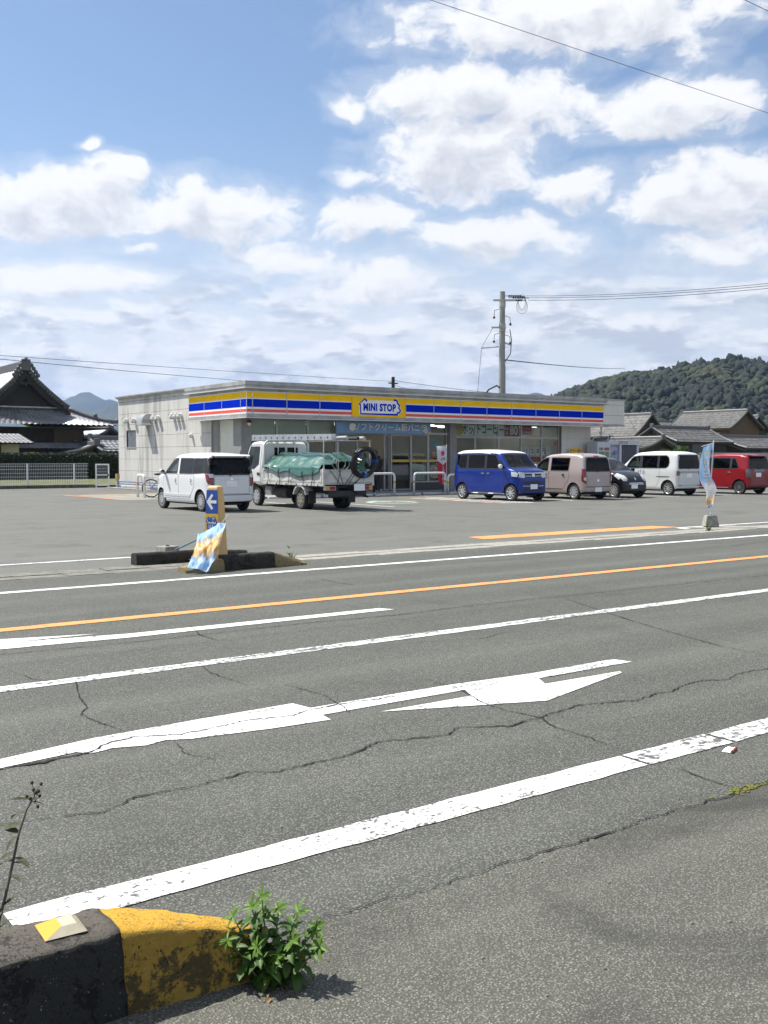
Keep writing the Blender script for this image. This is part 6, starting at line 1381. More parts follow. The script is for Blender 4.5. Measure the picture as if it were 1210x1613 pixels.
def banner(u, v):
    p = CTL.lerp(CTR, u).lerp(CBL.lerp(CBR, u), v)
    sag = -.10 * math.sin(PI * min(1, v * 1.15)) if v < .87 else 0
    n_ = noise.noise(Vector((u * 3.2, v * 4.5, 7))) * .055 + noise.ridged_multi_fractal(Vector((u * 2.4 + v * 1.5, v * 3 - u * 2, 2)), 1, 2, 3, 1, 2) * .022
    z = p.z + sag * .4 + n_ * (1 - .5 * v)
    return (p.x - n_ * .6, p.y - n_ * .8 - .05 * math.sin(PI * v), max(z, .02 if v > .8 else .03) + .10 * math.sin(PI * v) * (1 - v))
def banner_mat(name, kind):
    m = bpy.data.materials.new(name); m.use_nodes = True; t = NT(m.node_tree); b_ = m.node_tree.nodes['Principled BSDF']
    uv = t.node('ShaderNodeUVMap').outputs[0]; x, y, _ = t.xyz(uv)
    n_ = t.noise(uv, 3.5, 3, .5, .5)
    blue = t.mix(t.sm(n_, .35, .65), (.30, .52, .82), (.42, .62, .85))
    if kind == 'fallen':
        q = t.m('ADD', y, t.m('MULTIPLY_ADD', n_, .35, -.17)); f = t.m('MULTIPLY', t.sm(q, .22, .32), t.sm(q, .74, .64))
        tan = t.mix(t.sm(t.noise(uv, 6, 2, .4, 1.2), .42, .58), (.66, .40, .13), (.78, .60, .32)); c = t.mix(f, blue, tan)
        c = t.mix(t.m('MULTIPLY', t.sm(t.noise(uv, 4.3, 2), .58, .62), .8), c, (.80, .80, .78))
    else:
        c = t.mix(t.sm(t.m('ADD', y, t.m('MULTIPLY_ADD', n_, .12, -.06)), .56, .68), blue, (.74, .74, .75))
        c = t.mix(t.m('MULTIPLY', t.sm(y, .80, .83), t.sm(y, .96, .93)), c, t.mix(t.sm(t.noise(uv, 7, 2, .4, 1.0), .45, .55), (.52, .30, .16), (.74, .60, .36)))
        c = t.mix(t.sm(y, .95, .97), c, (.22, .42, .74))
    t.l.new(c, b_.inputs['Base Color']); b_.inputs['Roughness'].default_value = .6
    tr = t.node('ShaderNodeBsdfTranslucent'); t.l.new(c, tr.inputs[0]); mx = t.node('ShaderNodeMixShader'); mx.inputs[0].default_value = .35
    t.l.new(b_.outputs[0], mx.inputs[1]); t.l.new(tr.outputs[0], mx.inputs[2]); t.l.new(mx.outputs[0], m.node_tree.nodes['Material Output'].inputs[0])
    return m
def cloth(name, fn, nu, nv, m, parent):
    b = M(); b.grid(fn, nu, nv); me = b.mesh(name, m)
    uvl = me.uv_layers.new(name='UVMap')
    for lp in me.loops:
        k = lp.vertex_index; uvl.data[lp.index].uv = ((k // (nv + 1)) / nu, (k % (nv + 1)) / nv)
    return link(name, me, parent, 'all')
cloth('cloth', banner, 34, 50, banner_mat('blue_tan_banner', 'fallen'), fb)
# standing nobori flag at the right of the entrance
foot_block('foot_block', 'grey tapered concrete foot block under the blue nobori flag', (18.57, 13.62, .02), .30, .22, .235, R(-36))
sheet('flag_slab', rect(18.1, 19.3, 13.35, 13.80), .006, CONC, lot)
fl = thing('nobori_flag', 'slender light blue and white nobori flag curling on a pole at the car park edge', 'flag', (18.57, 13.62, .02))
part('pole', lambda b: b.tube([(0, 0, .2), (.0, 0, 1.0), (.035, -.025, 1.86)], .011, 8), mat('white_pole', (.7, .7, .7), .4), fl, smooth=True); part('cross_arm', lambda b: b.tube([(.045, -.03, 1.80), (-.19, .12, 1.72)], .006, 6), WHITE_P, fl)
def flagc(u, v):
    z = 1.79 - .09 * u - 1.36 * v + .02 * u * math.sin(v * 6)
    wd = .27 * (1 - .40 * max(0, v - .55) / .45) * (1 - .25 * max(0, v - .85) / .15)
    sh = -.075 * math.sin(PI * min(1, v / .62)) + .03 * max(0, v - .6) + .10 * math.exp(-((v - .72) / .13) ** 2) * (u > -1)
    a = u * wd; fold = .07 * math.sin(u * 5 + v * 5.5) * (.4 + v)
    sx_ = -a * .86 + sh * .8
    return (.03 - .03 * v + sx_ * .81 + fold * .586, -.02 - sx_ * .586 * .9 + fold * .81, z)
cloth('cloth', flagc, 14, 60, banner_mat('blue_white_flag', 'flag'), fl)
GOLD = mat('pale_cream_print', (.80, .76, .58), .6); BRN = mat('brown_print', (.35, .2, .08), .6)
for k, ch in enumerate('新バニラ'):
    v = .27 + .105 * k; q = Vector(flagc(.52, v))
    o = text('lettering', ch, .135, GOLD, fl, q + Vector((-.03, -.05, 0)), (PI / 2, 0, R(-28)), ext=.001, bold=.004); o2 = text('lettering', ch, .135, BRN, fl, q + Vector((-.0275, -.045, -.006)), (PI / 2, 0, R(-28)), ext=.0008, bold=.008)
q = Vector(flagc(.5, .13)); o = part('roundel', lambda b: b.lathe([(.001, 0), (.055, 0)], 16, 'y'), GOLD, fl); o.location = q + Vector((-.03, -.045, 0)); o.rotation_euler = (0, 0, R(-28)); o.scale = (1, 1, 1.3)
# small weeds at the gutter
for k, (x, y, l) in enumerate(((17.60, 12.95, 'small tuft of weeds growing in the gutter left of the flag block'), (21.0, 12.9, 'tuft of weeds in the gutter at the right edge'), (7.55, 12.75, 'dry weed tuft in the gutter right of the kerb island'))):
    t = thing('gutter_weed', l, 'weed', (x, y, 0)); rnd = random.Random(k); gb = M()
    for i in range(16 if k < 2 else 9): a = rnd.uniform(0, 6.3); gb.tube([(rnd.gauss(0, .05), rnd.gauss(0, .02), 0), (.06 * math.cos(a), .04 * math.sin(a), rnd.uniform(.04, .12)), (.12 * math.cos(a), .07 * math.sin(a), rnd.uniform(.05, .16))], [.004, .003, .001], 4)
    if k == 0: gb.tube([(0, 0, 0), (-.02, 0, .15), (-.05, 0, .32)], [.005, .004, .003], 5)
    gb.obj('blades', mat('gutter_weed_leaf', (.11, .15, .03), .7, trans=.3), t, smooth='all')
    for i in range(6): put_leaf(rnd.choice(big), Vector((-.03 * i / 6 - .01, 0, .03 + .04 * i)), rnd.uniform(0, 6.3), .3, 0, 1.2, t)

# ------------------------------------------------------------------ fence, gate, hedge on the left
FW_ = mat('white_fence_paint', (.62, .66, .68), .4, .2)
low = thing('low_wall', 'low dark concrete wall under the white mesh fence', 'wall', (13, 50.1, 0)); part('wall', lambda b: b.box(-25, 5.2, -.09, .09, -.05, .14), CONC_D, low); part('coping', lambda b: b.box(-25, 5.2, -.1, .1, .141, .17), CONC, low)
fen = thing('mesh_fence', 'white steel mesh fence on the low wall left of the shop', 'fence', (13, 50.1, .17))
for k in range(13): part('post', lambda b: b.box(4.2 - k * 2.3 - .035, 4.2 - k * 2.3 + .035, -.04, .04, 0, 1.05), FW_, fen)
for z in (.05, .22, .40, .58, .76, .92, 1.03): part('wire_rail', lambda b: b.box(-24, 4.9, -.052, -.041, z - .008, z + .008), FW_, fen)
tag(part('wire_mesh', lambda b: [b.box(-24 + k * .085, -24 + k * .085 + .007, -.062, -.053, .02, 1.06) for k in range(340)], FW_, fen), kind='stuff')
gt = thing('fence_gate', 'narrow white framed mesh gate between the fence and the grey shop wall', 'gate', (17.95, 49.2, 0), R(-20))
part('gate_frame', lambda b: (b.box(0, .07, -.03, .03, 0, 1.2), b.box(.60, .67, -.03, .03, 0, 1.2), b.box(.07, .60, -.03, .03, 1.13, 1.2), b.box(.07, .60, -.03, .03, .10, .16), b.box(.07, .60, -.03, .03, .62, .67)), WHITE_P, gt); tag(part('gate_mesh', lambda b: [b.box(.1 + k * .05, .107 + k * .05, -.004, .004, .16, 1.13) for k in range(10)] + [b.box(.07, .6, -.012, -.005, z, z + .01) for z in (.3, .45, .8, .95)], FW_, gt), kind='stuff')
part('latch', lambda b: b.box(.58, .64, -.06, -.031, .6, .7), STEELD, gt)

def leaf_cloud(n, pts, size, seed, two=True):
    # n small leaf quads scattered round the given points (pos, normal-ish), one mesh
    rnd = np.random.default_rng(seed); P = pts(rnd, n)
    d = rnd.normal(size=(n, 3)); d /= np.linalg.norm(d, axis=1)[:, None]; e = np.cross(d, rnd.normal(size=(n, 3))); e /= np.linalg.norm(e, axis=1)[:, None]
    s = size * rnd.uniform(.6, 1.4, size=(n, 1))
    V_ = np.stack([P - d * s, P + e * s * .45, P + d * s, P - e * s * .45], 1).reshape(-1, 3)
    me = bpy.data.meshes.new('leaves'); me.vertices.add(4 * n); me.vertices.foreach_set('co', V_.ravel()); me.loops.add(4 * n); me.loops.foreach_set('vertex_index', np.arange(4 * n)); me.polygons.add(n); me.polygons.foreach_set('loop_start', np.arange(n) * 4); me.polygons.foreach_set('loop_total', np.full(n, 4)); me.update(); me.validate()
    return me
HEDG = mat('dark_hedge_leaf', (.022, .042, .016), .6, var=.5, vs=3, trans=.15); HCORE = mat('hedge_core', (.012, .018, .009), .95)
bk = M(); bk.grid(lambda u, v: (-16 + 39 * u, 50.25 + 6.6 * v, .10 + .20 * min(1, v * 3) + .03 * noise.noise(Vector((u * 60, v * 12, 0)))), 80, 12); tag(bk.obj('grass_bank', mat('sunny_grass', (.085, .105, .03), .95, var=.5, vs=1.5, col2=(.14, .135, .06), bump=.5, bs=20), None, smooth='all'), kind='structure')
hd = thing('hedge', 'long clipped dark green hedge behind the white mesh fence', 'hedge', (12, 57.2, 0))
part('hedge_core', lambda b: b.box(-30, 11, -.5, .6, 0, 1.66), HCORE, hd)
def hp_(r, n):
    x = r.uniform(-14, 11, n); f = r.random(n); y = np.where(f < .6, -.55 + r.normal(0, .05, n), r.uniform(-.5, .6, n)); z = np.where(f < .6, r.uniform(.05, 1.7, n), 1.70 + r.normal(0, .035, n)); return np.stack([x, y, z], 1)
me = leaf_cloud(26000, hp_, .055, 3); me.materials.append(HEDG); tag(link('hedge_leaves', me, hd), kind='stuff')

# ------------------------------------------------------------------ tiled roofs
ROOF = mat('grey_roof_tile', (.36, .365, .38), .36, .55, var=.35, vs=1.2); ROOFO = mat('old_grey_roof_tile', (.125, .122, .117), .55, var=.55, vs=2.2, spec=.5); RIDGE = mat('ridge_tile', (.085, .085, .09), .5)
WOODD = mat('dark_board_wall', (.035, .030, .026), .8, var=.4, vs=4, stretch=(6, 6, .4)); WOODB = mat('brown_board_wall', (.115, .066, .042), .8, var=.4, vs=4, stretch=(5, 5, .4)); PLAS = mat('pale_plaster', (.40, .37, .30), .85, var=.25, vs=1); SOFF = mat('dark_eaves', (.03, .027, .025), .9)
def tiles(name, P, nu, nv, m, parent, amp=.035, step=.025):
    # P(u, v) -> point on the slope, u along the eaves, v downwards; half-round columns and stepped rows
    us = [(i + f) / nu for i in range(nu) for f in (0, .25, .5, .75)] + [1.0]; b = M(); nU = len(us); vs = []
    for r in range(nv):
        for e in (0, 1):
            v = (r + e) / nv
            for k, u in enumerate(us):
                p = Vector(P(u, v)); a = Vector(P(min(1, u + .01), v)) - Vector(P(max(0, u - .01), v)); c = Vector(P(u, min(1, v + .02))) - Vector(P(u, max(0, v - .02)))
                n = a.cross(c); n = n.normalized() if n.length > 1e-9 else Vector((0, 0, 1))
                if n.z < 0: n = -n
                h = amp * (0, .7, 1, .7)[k % 4] if k < nU - 1 else 0
                vs.append(p + n * (h + step * e))
    fs = []
    for r in range(2 * nv - 1):
        for k in range(nU - 1): fs.append((r * nU + k, r * nU + k + 1, (r + 1) * nU + k + 1, (r + 1) * nU + k))
    b.add(vs, fs); o = b.obj(name, m, parent, fix=False); return tag(o, kind='stuff')
def house(label, axis, rc, b0, b1, zr, half, ze, wall=WOODD, gable=WOODB, tile=ROOFO, over=.5, sag=.12, group='tile roofed houses beyond the car park', skirt=None, wallh=None, lat=False, name='tiled_house'):
    t = thing(name, label, 'house', (0, 0, 0), 0, group)
    def Q(a, c, z): return (c, a, z) if axis == 'y' else (a, c, z)    # a along the ridge, c across
    L = abs(b1 - b0); nu = max(6, int(L / .30)); nv = max(4, int(half / .32))
    lo, hi = min(b0, b1) - over, max(b0, b1) + over
    sl = (zr - ze) / half
    for sg in (-1, 1):
        ex = half + .45
        def P(u, v, sg=sg): a = lo + (hi - lo) * u; c = ex * v; return Q(a, rc + sg * c, zr - sl * c - sag * math.sin(PI * v))
        tiles('roof_tiles', P, nu, nv, tile, t)
        part('roof_board', lambda b: b.add([Vector(P(u, v)) - Vector((0, 0, .06)) for u in (0, 1) for v in (0, .25, .5, .75, 1)], [(i, i + 1, i + 6, i + 5) for i in range(4)]), SOFF, t)
        part('eave_board', lambda b: b.add([Vector(P(u, 1)) - Vector((0, 0, z)) for u in (0, 1) for z in (.0, .16)], [(0, 1, 3, 2)]), SOFF, t)
        for u in (0, 1): part('verge', lambda b: b.tube([Vector(P(u, v)) + Vector((0, 0, .05)) for v in (0, .25, .5, .75, 1)], .10, 6), RIDGE, t); part('barge_board', lambda b: b.add([Vector(P(u, v)) - Vector((0, 0, z)) for v in (0, .25, .5, .75, 1) for z in (.03, .26)], [(2 * i, 2 * i + 1, 2 * i + 3, 2 * i + 2) for i in range(4)]), SOFF, t)
    def ridge(b):
        pr = [(-.16, -.05), (.16, -.05), (.13, .16), (.07, .24), (-.07, .24), (-.13, .16)]
        n = 6; vs = [Q(a, rc + c, zr + z) for a in (lo, hi) for c, z in pr]; b.add(vs, [tuple(range(6))[::-1], tuple(range(6, 12))] + [(i, (i + 1) % n, n + (i + 1) % n, n + i) for i in range(n)])
    part('ridge_cap', ridge, RIDGE, t)
    for a in (lo, hi): part('ridge_end', lambda b: (b.box(*sorted((Q(a - .1, rc - .2, 0)[0], Q(a + .1, rc + .2, 0)[0])), *sorted((Q(a - .1, rc - .2, 0)[1], Q(a + .1, rc + .2, 0)[1])), zr - .1, zr + .38)), RIDGE, t, bevel=.06)
    A0, A1 = min(b0, b1), max(b0, b1)
    def walls(b):
        for sg in (-1, 1): c0, c1 = rc + sg * (half - .12), rc + sg * half; q0, q1 = Q(A0, c0, 0), Q(A1, c1, 0); b.box(*sorted((q0[0], q1[0])), *sorted((q0[1], q1[1])), 0, ze + .02)
    part('wall', walls, wall, t)
    for a, d in ((A0, .1), (A1, -.1)):
        part('gable_wall', lambda b: b.add([Q(a, rc - half + .125, 0), Q(a, rc + half - .125, 0), Q(a, rc + half - .125, ze), Q(a, rc, zr - .10 - sag), Q(a, rc - half + .125, ze), Q(a + d, rc - half + .125, 0), Q(a + d, rc + half - .125, 0), Q(a + d, rc + half - .125, ze), Q(a + d, rc, zr - .10 - sag), Q(a + d, rc - half + .125, ze)], [(0, 1, 2, 3, 4), (5, 9, 8, 7, 6), (0, 5, 6, 1)]), gable, t)
    if lat:
        a = A0 - .03
        for k in range(-5, 6):
            h = (zr - .35 - sl * abs(k) * half / 6); 
            part('gable_batten', lambda b: b.box(*sorted((Q(a, rc + k * half / 6 - .03, 0)[0], Q(a + .03, rc + k * half / 6 + .03, 0)[0] + .001)), *sorted((Q(a, rc + k * half / 6 - .03, 0)[1], Q(a + .03, rc + k * half / 6 + .03, 0)[1])), ze - .3, max(h, ze - .25)), SOFF, t)
    q0, q1 = Q(A0 + L * .3, rc - half - .01, 0), Q(A0 + L * .6, rc - half + .02, 0)
    part('window', lambda b: b.box(*sorted((q0[0], q1[0])), *sorted((q0[1], q1[1])), ze - 1.3, ze - .4), mat('dark_house_window', (.03, .035, .04), .1), t)
    return t
house('large brown gabled house with a long grey tile roof below the wooded hill', 'y', 113.6, 78.4, 87.6, 7.5, 3.1, 5.5, WOODB, WOODB)
house('dark gabled house whose tile roof meets the right end of the shop', 'y', 99.5, 82.1, 92, 6.8, 2.7, 4.5, WOODD, WOODD)
house('low storehouse with a lattice gable in front of the large brown house', 'x', 62.1, 76.2, 83.6, 4.3, 2.45, 3.15, WOODD, mat('grey_gable_plaster', (.10, .095, .085), .85), lat=True)
house('low brown house behind the red wagon and the blue flag', 'x', 61.6, 85.5, 94.5, 3.55, 2.8, 2.55, WOODD, WOODB)
house('small low roofed shed in front of the lattice gable behind the silvery car', 'y', 71.0, 57.5, 62.5, 3.15, 2.0, 2.45, WOODD, WOODD)
house('small roof just above the wing of the low brown house at the right edge', 'x', 63.5, 99, 106, 4.6, 2.4, 3.4, PLAS, PLAS)
house('distant gabled house peeping out to the right of the large brown house', 'y', 124.3, 84, 90, 7.2, 2.7, 5.4, WOODD, WOODD)
house('distant low tile roof left of the large brown house', 'x', 98.5, 116.5, 124, 6.8, 2.2, 6.2, WOODD, WOODD)
house('little porch roof at the far right edge behind the red wagon', 'y', 95.0, 56.5, 59.5, 3.0, 1.6, 2.2, WOODD, WOODB)
gw = thing('garden_wall', 'pale plaster garden wall behind the red wagon', 'wall', (74, 55.5, 0)); part('wall', lambda b: b.box(0, 40, 0, .2, 0, 1.75), PLAS, gw); part('wall_coping', lambda b: b.prism([(-.15, 1.75), (.35, 1.75), (.1, 1.95)], 0, 40, 'x'), RIDGE, gw)

# temple-like hall at the left: curved hip and gable roof, ridge running away from us
tm = thing('temple_hall', 'large temple hall with a curved grey tile hip and gable roof at the left edge', 'temple', (0, 0, 0))
TX, TY, ZR = 20.55, 70.0, 7.55
def prof(c):            # height of the curved main slope at distance c from the ridge
    K = [(0, ZR), (.8, 6.55), (1.6, 5.83), (2.6, 5.02), (3.6, 4.42), (4.6, 3.98), (5.6, 3.66)]
    for (a, za), (b_, zb) in zip(K, K[1:]):
        if c <= b_: t = (c - a) / (b_ - a); return za + (zb - za) * t
    return K[-1][1]
for sg in (-1, 1):
    def Pm(u, v, sg=sg): c = 2.75 * v; return (TX + sg * c, 69.2 + 15 * u, prof(c))
    tiles('roof_tiles', Pm, 42, 9, ROOF, tm, .06)
    def Ps(u, v, sg=sg): c = 2.75 + 2.85 * v; yf = 70.1 - 2.85 * v; return (TX + sg * c, yf + (84.2 - yf) * u, prof(c))
    tiles('roof_tiles', Ps, 46, 9, ROOF, tm, .06)
    vp = [Vector((TX + sg * c, 69.15, prof(c) + .12)) for c in (0, .4, .8, 1.2, 1.6, 2.1, 2.6, 2.9)]
    part('verge', lambda b: b.tube(vp, .13, 8), RIDGE, tm, smooth='all')
    tag(part('verge_tile_ends', lambda b: [b.ball(Vector((TX + sg * c, 69.0, prof(c) - .10)), .085, 6, 4) for c in [.25 + .16 * i for i in range(17)]], ROOFO, tm), kind='stuff')
    part('barge_board', lambda b: b.add([Vector((TX + sg * c, 69.1, prof(c) - z)) for c in (0, .5, 1, 1.5, 2.1, 2.7, 3.0) for z in (.18, .18 + .55 - .08 * c)], [(2 * i, 2 * i + 1, 2 * i + 3, 2 * i + 2) for i in range(6)]), SOFF, tm)
    hipp = [Vector((TX + sg * (2.75 + 2.85 * v), 70.1 - 2.85 * v, prof(2.75 + 2.85 * v) + .14 + .12 * v ** 3)) for v in (0, .2, .4, .6, .8, 1)]
    part('hip_ridge', lambda b: b.tube(hipp, [.17, .16, .15, .14, .13, .10], 8), RIDGE, tm, smooth='all'); part('hip_end_tile', lambda b: (b.ball(hipp[3] + Vector((0, 0, .18)), .16, 8, 6), b.ball(hipp[-1] + Vector((0, 0, .08)), .17, 8, 6)), RIDGE, tm)
def Pf(u, v): c = 2.75 + 2.85 * v; return (TX - c + 2 * c * u, 70.1 - 2.85 * v, prof(c))
tiles('roof_tiles', Pf, 30, 10, ROOF, tm, .065)
part('main_ridge', lambda b: (b.box(TX - .22, TX + .22, 69.0, 84.3, ZR - .15, ZR + .22), b.box(TX - .14, TX + .14, 69.0, 84.3, ZR + .221, ZR + .38)), RIDGE, tm)
part('ridge_end_tile', lambda b: (b.box(TX - .30, TX + .30, 68.85, 69.05, ZR - .25, ZR + .35), b.ball((TX, 68.95, ZR + .45), .16, 8, 6), b.ball((TX - .22, 68.95, ZR + .42), .09, 8, 6), b.ball((TX + .22, 68.95, ZR + .42), .09, 8, 6), *[b.ball((TX + s * (.36 + .14 * k), 68.95, ZR + .1 - .22 * k), .15, 8, 6) for k in range(4) for s in (-1, 1)]), RIDGE, tm)
part('gable_wall', lambda b: b.prism([(TX - 2.7, 4.9), (TX + 2.7, 4.9), (TX + 1.5, 5.75), (TX + .6, 6.5), (TX, 7.0), (TX - .6, 6.5), (TX - 1.5, 5.75)], 69.7, 69.8, 'y'), mat('dark_gable_lattice', (.022, .020, .019), .8), tm)
part('gable_pendant', lambda b: b.prism([(TX - .5, 6.55), (TX + .5, 6.55), (TX + .3, 6.35), (TX + .12, 6.4), (TX, 6.2), (TX - .12, 6.4), (TX - .3, 6.35)], 69.02, 69.08, 'y'), SOFF, tm); part('gable_sill', lambda b: b.box(TX - 2.8, TX + 2.8, 69.55, 69.69, 4.85, 4.95), TRIM, tm)
part('eaves_soffit', lambda b: b.box(TX - 5.3, TX + 5.3, 67.6, 84, 3.45, 3.52), SOFF, tm); part('wall', lambda b: b.box(TX - 4.0, TX + 4.0, 69.4, 83, 0, 3.45), WOODD, tm); part('plaster_wall', lambda b: b.box(TX + 1.9, TX + 3.9, 69.3, 69.39, 1.7, 3.44), mat('brown_plaster', (.10, .075, .05), .8), tm)
def Pl(u, v): return (13.5 + (19.2 + .4 * v - 13.5) * u, 66.0 - 1.8 * v, 3.0 - .60 * v)
tiles('lean_to_tiles', Pl, 22, 6, ROOF, tm); part('lean_to_wall', lambda b: b.box(13.5, 18.9, 65.2, 65.3, 0, 2.6), PLAS, tm); part('lean_to_board', lambda b: b.add([Vector(Pl(u, v)) - Vector((0, 0, .06)) for u in (0, 1) for v in (0, 1)], [(0, 1, 3, 2)]), SOFF, tm); part('shutter', lambda b: [b.box(14.2 + 1.1 * k, 14.5 + 1.1 * k, 65.15, 65.19, .9, 2.3) for k in range(4)], WOODD, tm)
def Pl2(u, v): return (19.3 + 4.6 * u, 68.3 - 1.3 * v, 2.5 - .42 * v)
tiles('lean_to_tiles', Pl2, 16, 5, ROOF, tm)
house('low tiled annexe with a bright roof between the temple hall and the shop', 'y', 26.95, 71.1, 76, 3.6, 1.45, 2.82, WOODD, WOODD, ROOF, group='annexes of the temple hall')
house('lower tiled annexe roof just behind the hedge beside the temple hall', 'y', 23.9, 65.4, 68.8, 2.38, 1.5, 1.95, WOODD, WOODD, ROOF, over=.3, group='annexes of the temple hall')
house('long low annexe roof behind the hedge at the far corner of the shop', 'x', 66.4, 24.2, 30, 2.75, 2.0, 2.05, WOODD, WOODD, ROOF, over=.3, group='annexes of the temple hall')

# ------------------------------------------------------------------ trees near the houses
BARK = mat('bark', (.07, .055, .04), .9, var=.4, vs=8, bump=.5)
def tree(name, label, cat, loc, h, r, leafc, n, seed, size=.09, flat=.7, group=None, clumps=14, trans=.35):
    t = thing(name, label, cat, loc, 0, group); rnd = random.Random(seed)
    C_ = [Vector((rnd.gauss(0, .45) * r, rnd.gauss(0, .45) * r, h * .62 + rnd.uniform(-.5, .6) * r * flat)) for _ in range(clumps)]
    b = M(); b.tube([(0, 0, -.1), (.02 * h, 0, h * .3), (0, .01 * h, h * .62)], [h * .035, h * .026, h * .012], 8)
    for c in C_: b.tube([(.01 * h, 0, h * .35), Vector((c.x * .5, c.y * .5, h * .35 + (c.z - h * .35) * .6)), c], [h * .014, h * .008, h * .003], 5)
    b.obj('trunk', BARK, t, smooth='all')
    rad = np.array([rnd.uniform(.22, .45) * r for _ in C_]); CC = np.array([tuple(c) for c in C_])
    def pts(g_, n_):
        k = g_.integers(0, len(CC), n_); d = g_.normal(size=(n_, 3)); d /= np.linalg.norm(d, axis=1)[:, None]; return CC[k] + d * (rad[k] * g_.uniform(.55, 1.05, n_))[:, None] * np.array([1, 1, flat])
    me = leaf_cloud(n, pts, size, seed); me.materials.append(leafc); tag(link('crown', me, t))
    return t
MAPLE = mat('yellow_green_maple_leaf', (.22, .26, .03), .6, var=.5, vs=1.5, trans=.4); BUSHG = mat('bush_leaf', (.075, .14, .025), .6, var=.5, vs=1.5, trans=.35); CONIF = mat('conifer_leaf', (.018, .035, .014), .7, var=.4, vs=1); YELG = mat('spring_leaf', (.14, .16, .03), .6, var=.5, vs=.6, trans=.3)
tree('maple_tree', 'spreading yellow green maple behind the hedge in front of the temple hall', 'tree', (18.35, 60.0, 0), 2.3, 1.15, MAPLE, 5000, 4, .05, .38, clumps=18)
tree('garden_bush', 'bright green bush between the silvery car and the blue flag', 'bush', (58.2, 45.6, 0), 2.6, 1.0, BUSHG, 4000, 5, .06, .9); tree('garden_bush', 'round green bush seen through the windows of the silvery car', 'bush', (50, 46, 0), 2.2, .9, BUSHG, 3000, 6, .06, .9)
tree('conifer', 'dark pointed conifer behind the dark gabled house', 'tree', (123, 106, 0), 8.3, 2.6, CONIF, 6000, 7, .22, 1.1); tree('broad_tree', 'yellow green tree above the distant low tile roof', 'tree', (140, 122, 0), 9.8, 3.8, YELG, 6000, 8, .25, .7); tree('broad_tree', 'rounded tree just right of the shop parapet below the hill', 'tree', (138, 138, 0), 9.6, 4.0, YELG, 6000, 12, .25, .7)
# ------------------------------------------------------------------ wooded hill, far mountains
def azpt(px, py, d):
    a = (px - 605) / 1600; fwv = Vector(FW); rtv = Vector(RT); p = fwv * d + rtv * a * d
    return p
SIL = [(700, 3), (780, 14), (830, 32), (860, 38), (900, 47), (940, 53.5), (1000, 58), (1060, 60), (1100, 61.5), (1145, 65), (1180, 63.5), (1210, 62), (1300, 60), (1450, 54), (1650, 44), (1900, 22), (2100, 2)]
def silh(px):
    for (a, za), (b_, zb) in zip(SIL, SIL[1:]):
        if px <= b_: t = max(0, (px - a) / (b_ - a)); return za + (zb - za) * t
    return SIL[-1][1]
def hill_pt(u, v):
    px = 700 + 1400 * u; h = silh(px)
    d = 330 + 560 * v; f = min(1, v / .66); s = f * f * (3 - 2 * f) * .75 + f * .25
    if v > .66: s = 1 - ((v - .66) / .34) ** 1.6
    p = azpt(px, 0, d)
    z = h * s - 2 + (noise.noise(Vector((px * .012, v * 7, 1))) * 6 + noise.noise(Vector((px * .004, v * 3, 5))) * 6) * max(0, math.sin(PI * min(1, v * 1.45))) * min(1, h / 40)
    if v < .02 or v > .98: z = -2
    return Vector((p.x, p.y, z))
HILLM = mat('hill_undergrowth', (.018, .026, .010), .95)
b = M(); b.grid(lambda u, v: tuple(hill_pt(u, v)), 90, 40); tag(b.obj('hill', HILLM, None, smooth='all'), kind='structure')
def ico():
    bm = bmesh.new(); bmesh.ops.create_icosphere(bm, subdivisions=2, radius=1); V_ = np.array([tuple(v.co) for v in bm.verts]); F_ = np.array([[v.index for v in f.verts] for f in bm.faces]); bm.free(); return V_, F_
IV, IF = ico(); rng = np.random.default_rng(5); rnd = random.Random(5)
CRM = [mat('forest_crown_dark', (.008, .016, .007), .9, var=.6, vs=.5), mat('forest_crown_green', (.013, .026, .010), .9, var=.6, vs=.5), mat('forest_crown_mid', (.023, .034, .013), .9, var=.6, vs=.5), mat('forest_crown_spring', (.042, .048, .015), .9, var=.6, vs=.5), mat('forest_crown_ochre', (.048, .042, .018), .9, var=.6, vs=.5)]
shapes = []
for k in range(10):
    q = IV.copy(); dsp = np.array([1 + .42 * noise.noise(Vector(v) * 1.7 + Vector((k * 7, 0, 0))) + .55 * noise.noise(Vector(v) * 3.7 + Vector((k * 7, 3, 0))) for v in q]); shapes.append(q * dsp[:, None])
CV, CF, CI = [], [], []; nv_ = 0
for i in range(22000):
    u, v = rnd.random(), rnd.random() ** .8 * .74
    u = .04 + .60 * u
    p = hill_pt(u, v)
    if p.z < -1: continue
    d = (p.x ** 2 + p.y ** 2) ** .5
    r = (rnd.uniform(.6, 1.5) if rnd.random() < .72 else rnd.uniform(1.4, 2.6)) * (.8 + .35 * d / 600); sh = shapes[rnd.randrange(10)]
    g_ = noise.noise(Vector((p.x * .02, p.y * .02, p.z * .05))) * 1.3 + rnd.uniform(-.3, .3) - (p.z - 30) * .006
    ci = 0 if g_ < -.22 else 1 if g_ < .02 else 2 if g_ < .28 else 3 if g_ < .46 else 4
    a = rnd.uniform(0, 6.28); ca, sa = math.cos(a), math.sin(a); tall = rnd.uniform(.9, 1.9) if ci < 1 else rnd.uniform(.75, 1.05)
    q = np.stack([sh[:, 0] * ca - sh[:, 1] * sa, sh[:, 0] * sa + sh[:, 1] * ca, sh[:, 2] * tall], 1) * r + np.array([p.x, p.y, p.z + r * .55])
    CV.append(q); CF.append(IF + nv_); CI.append(np.full(len(IF), ci)); nv_ += len(q)
CV = np.concatenate(CV); CF = np.concatenate(CF); CI = np.concatenate(CI)
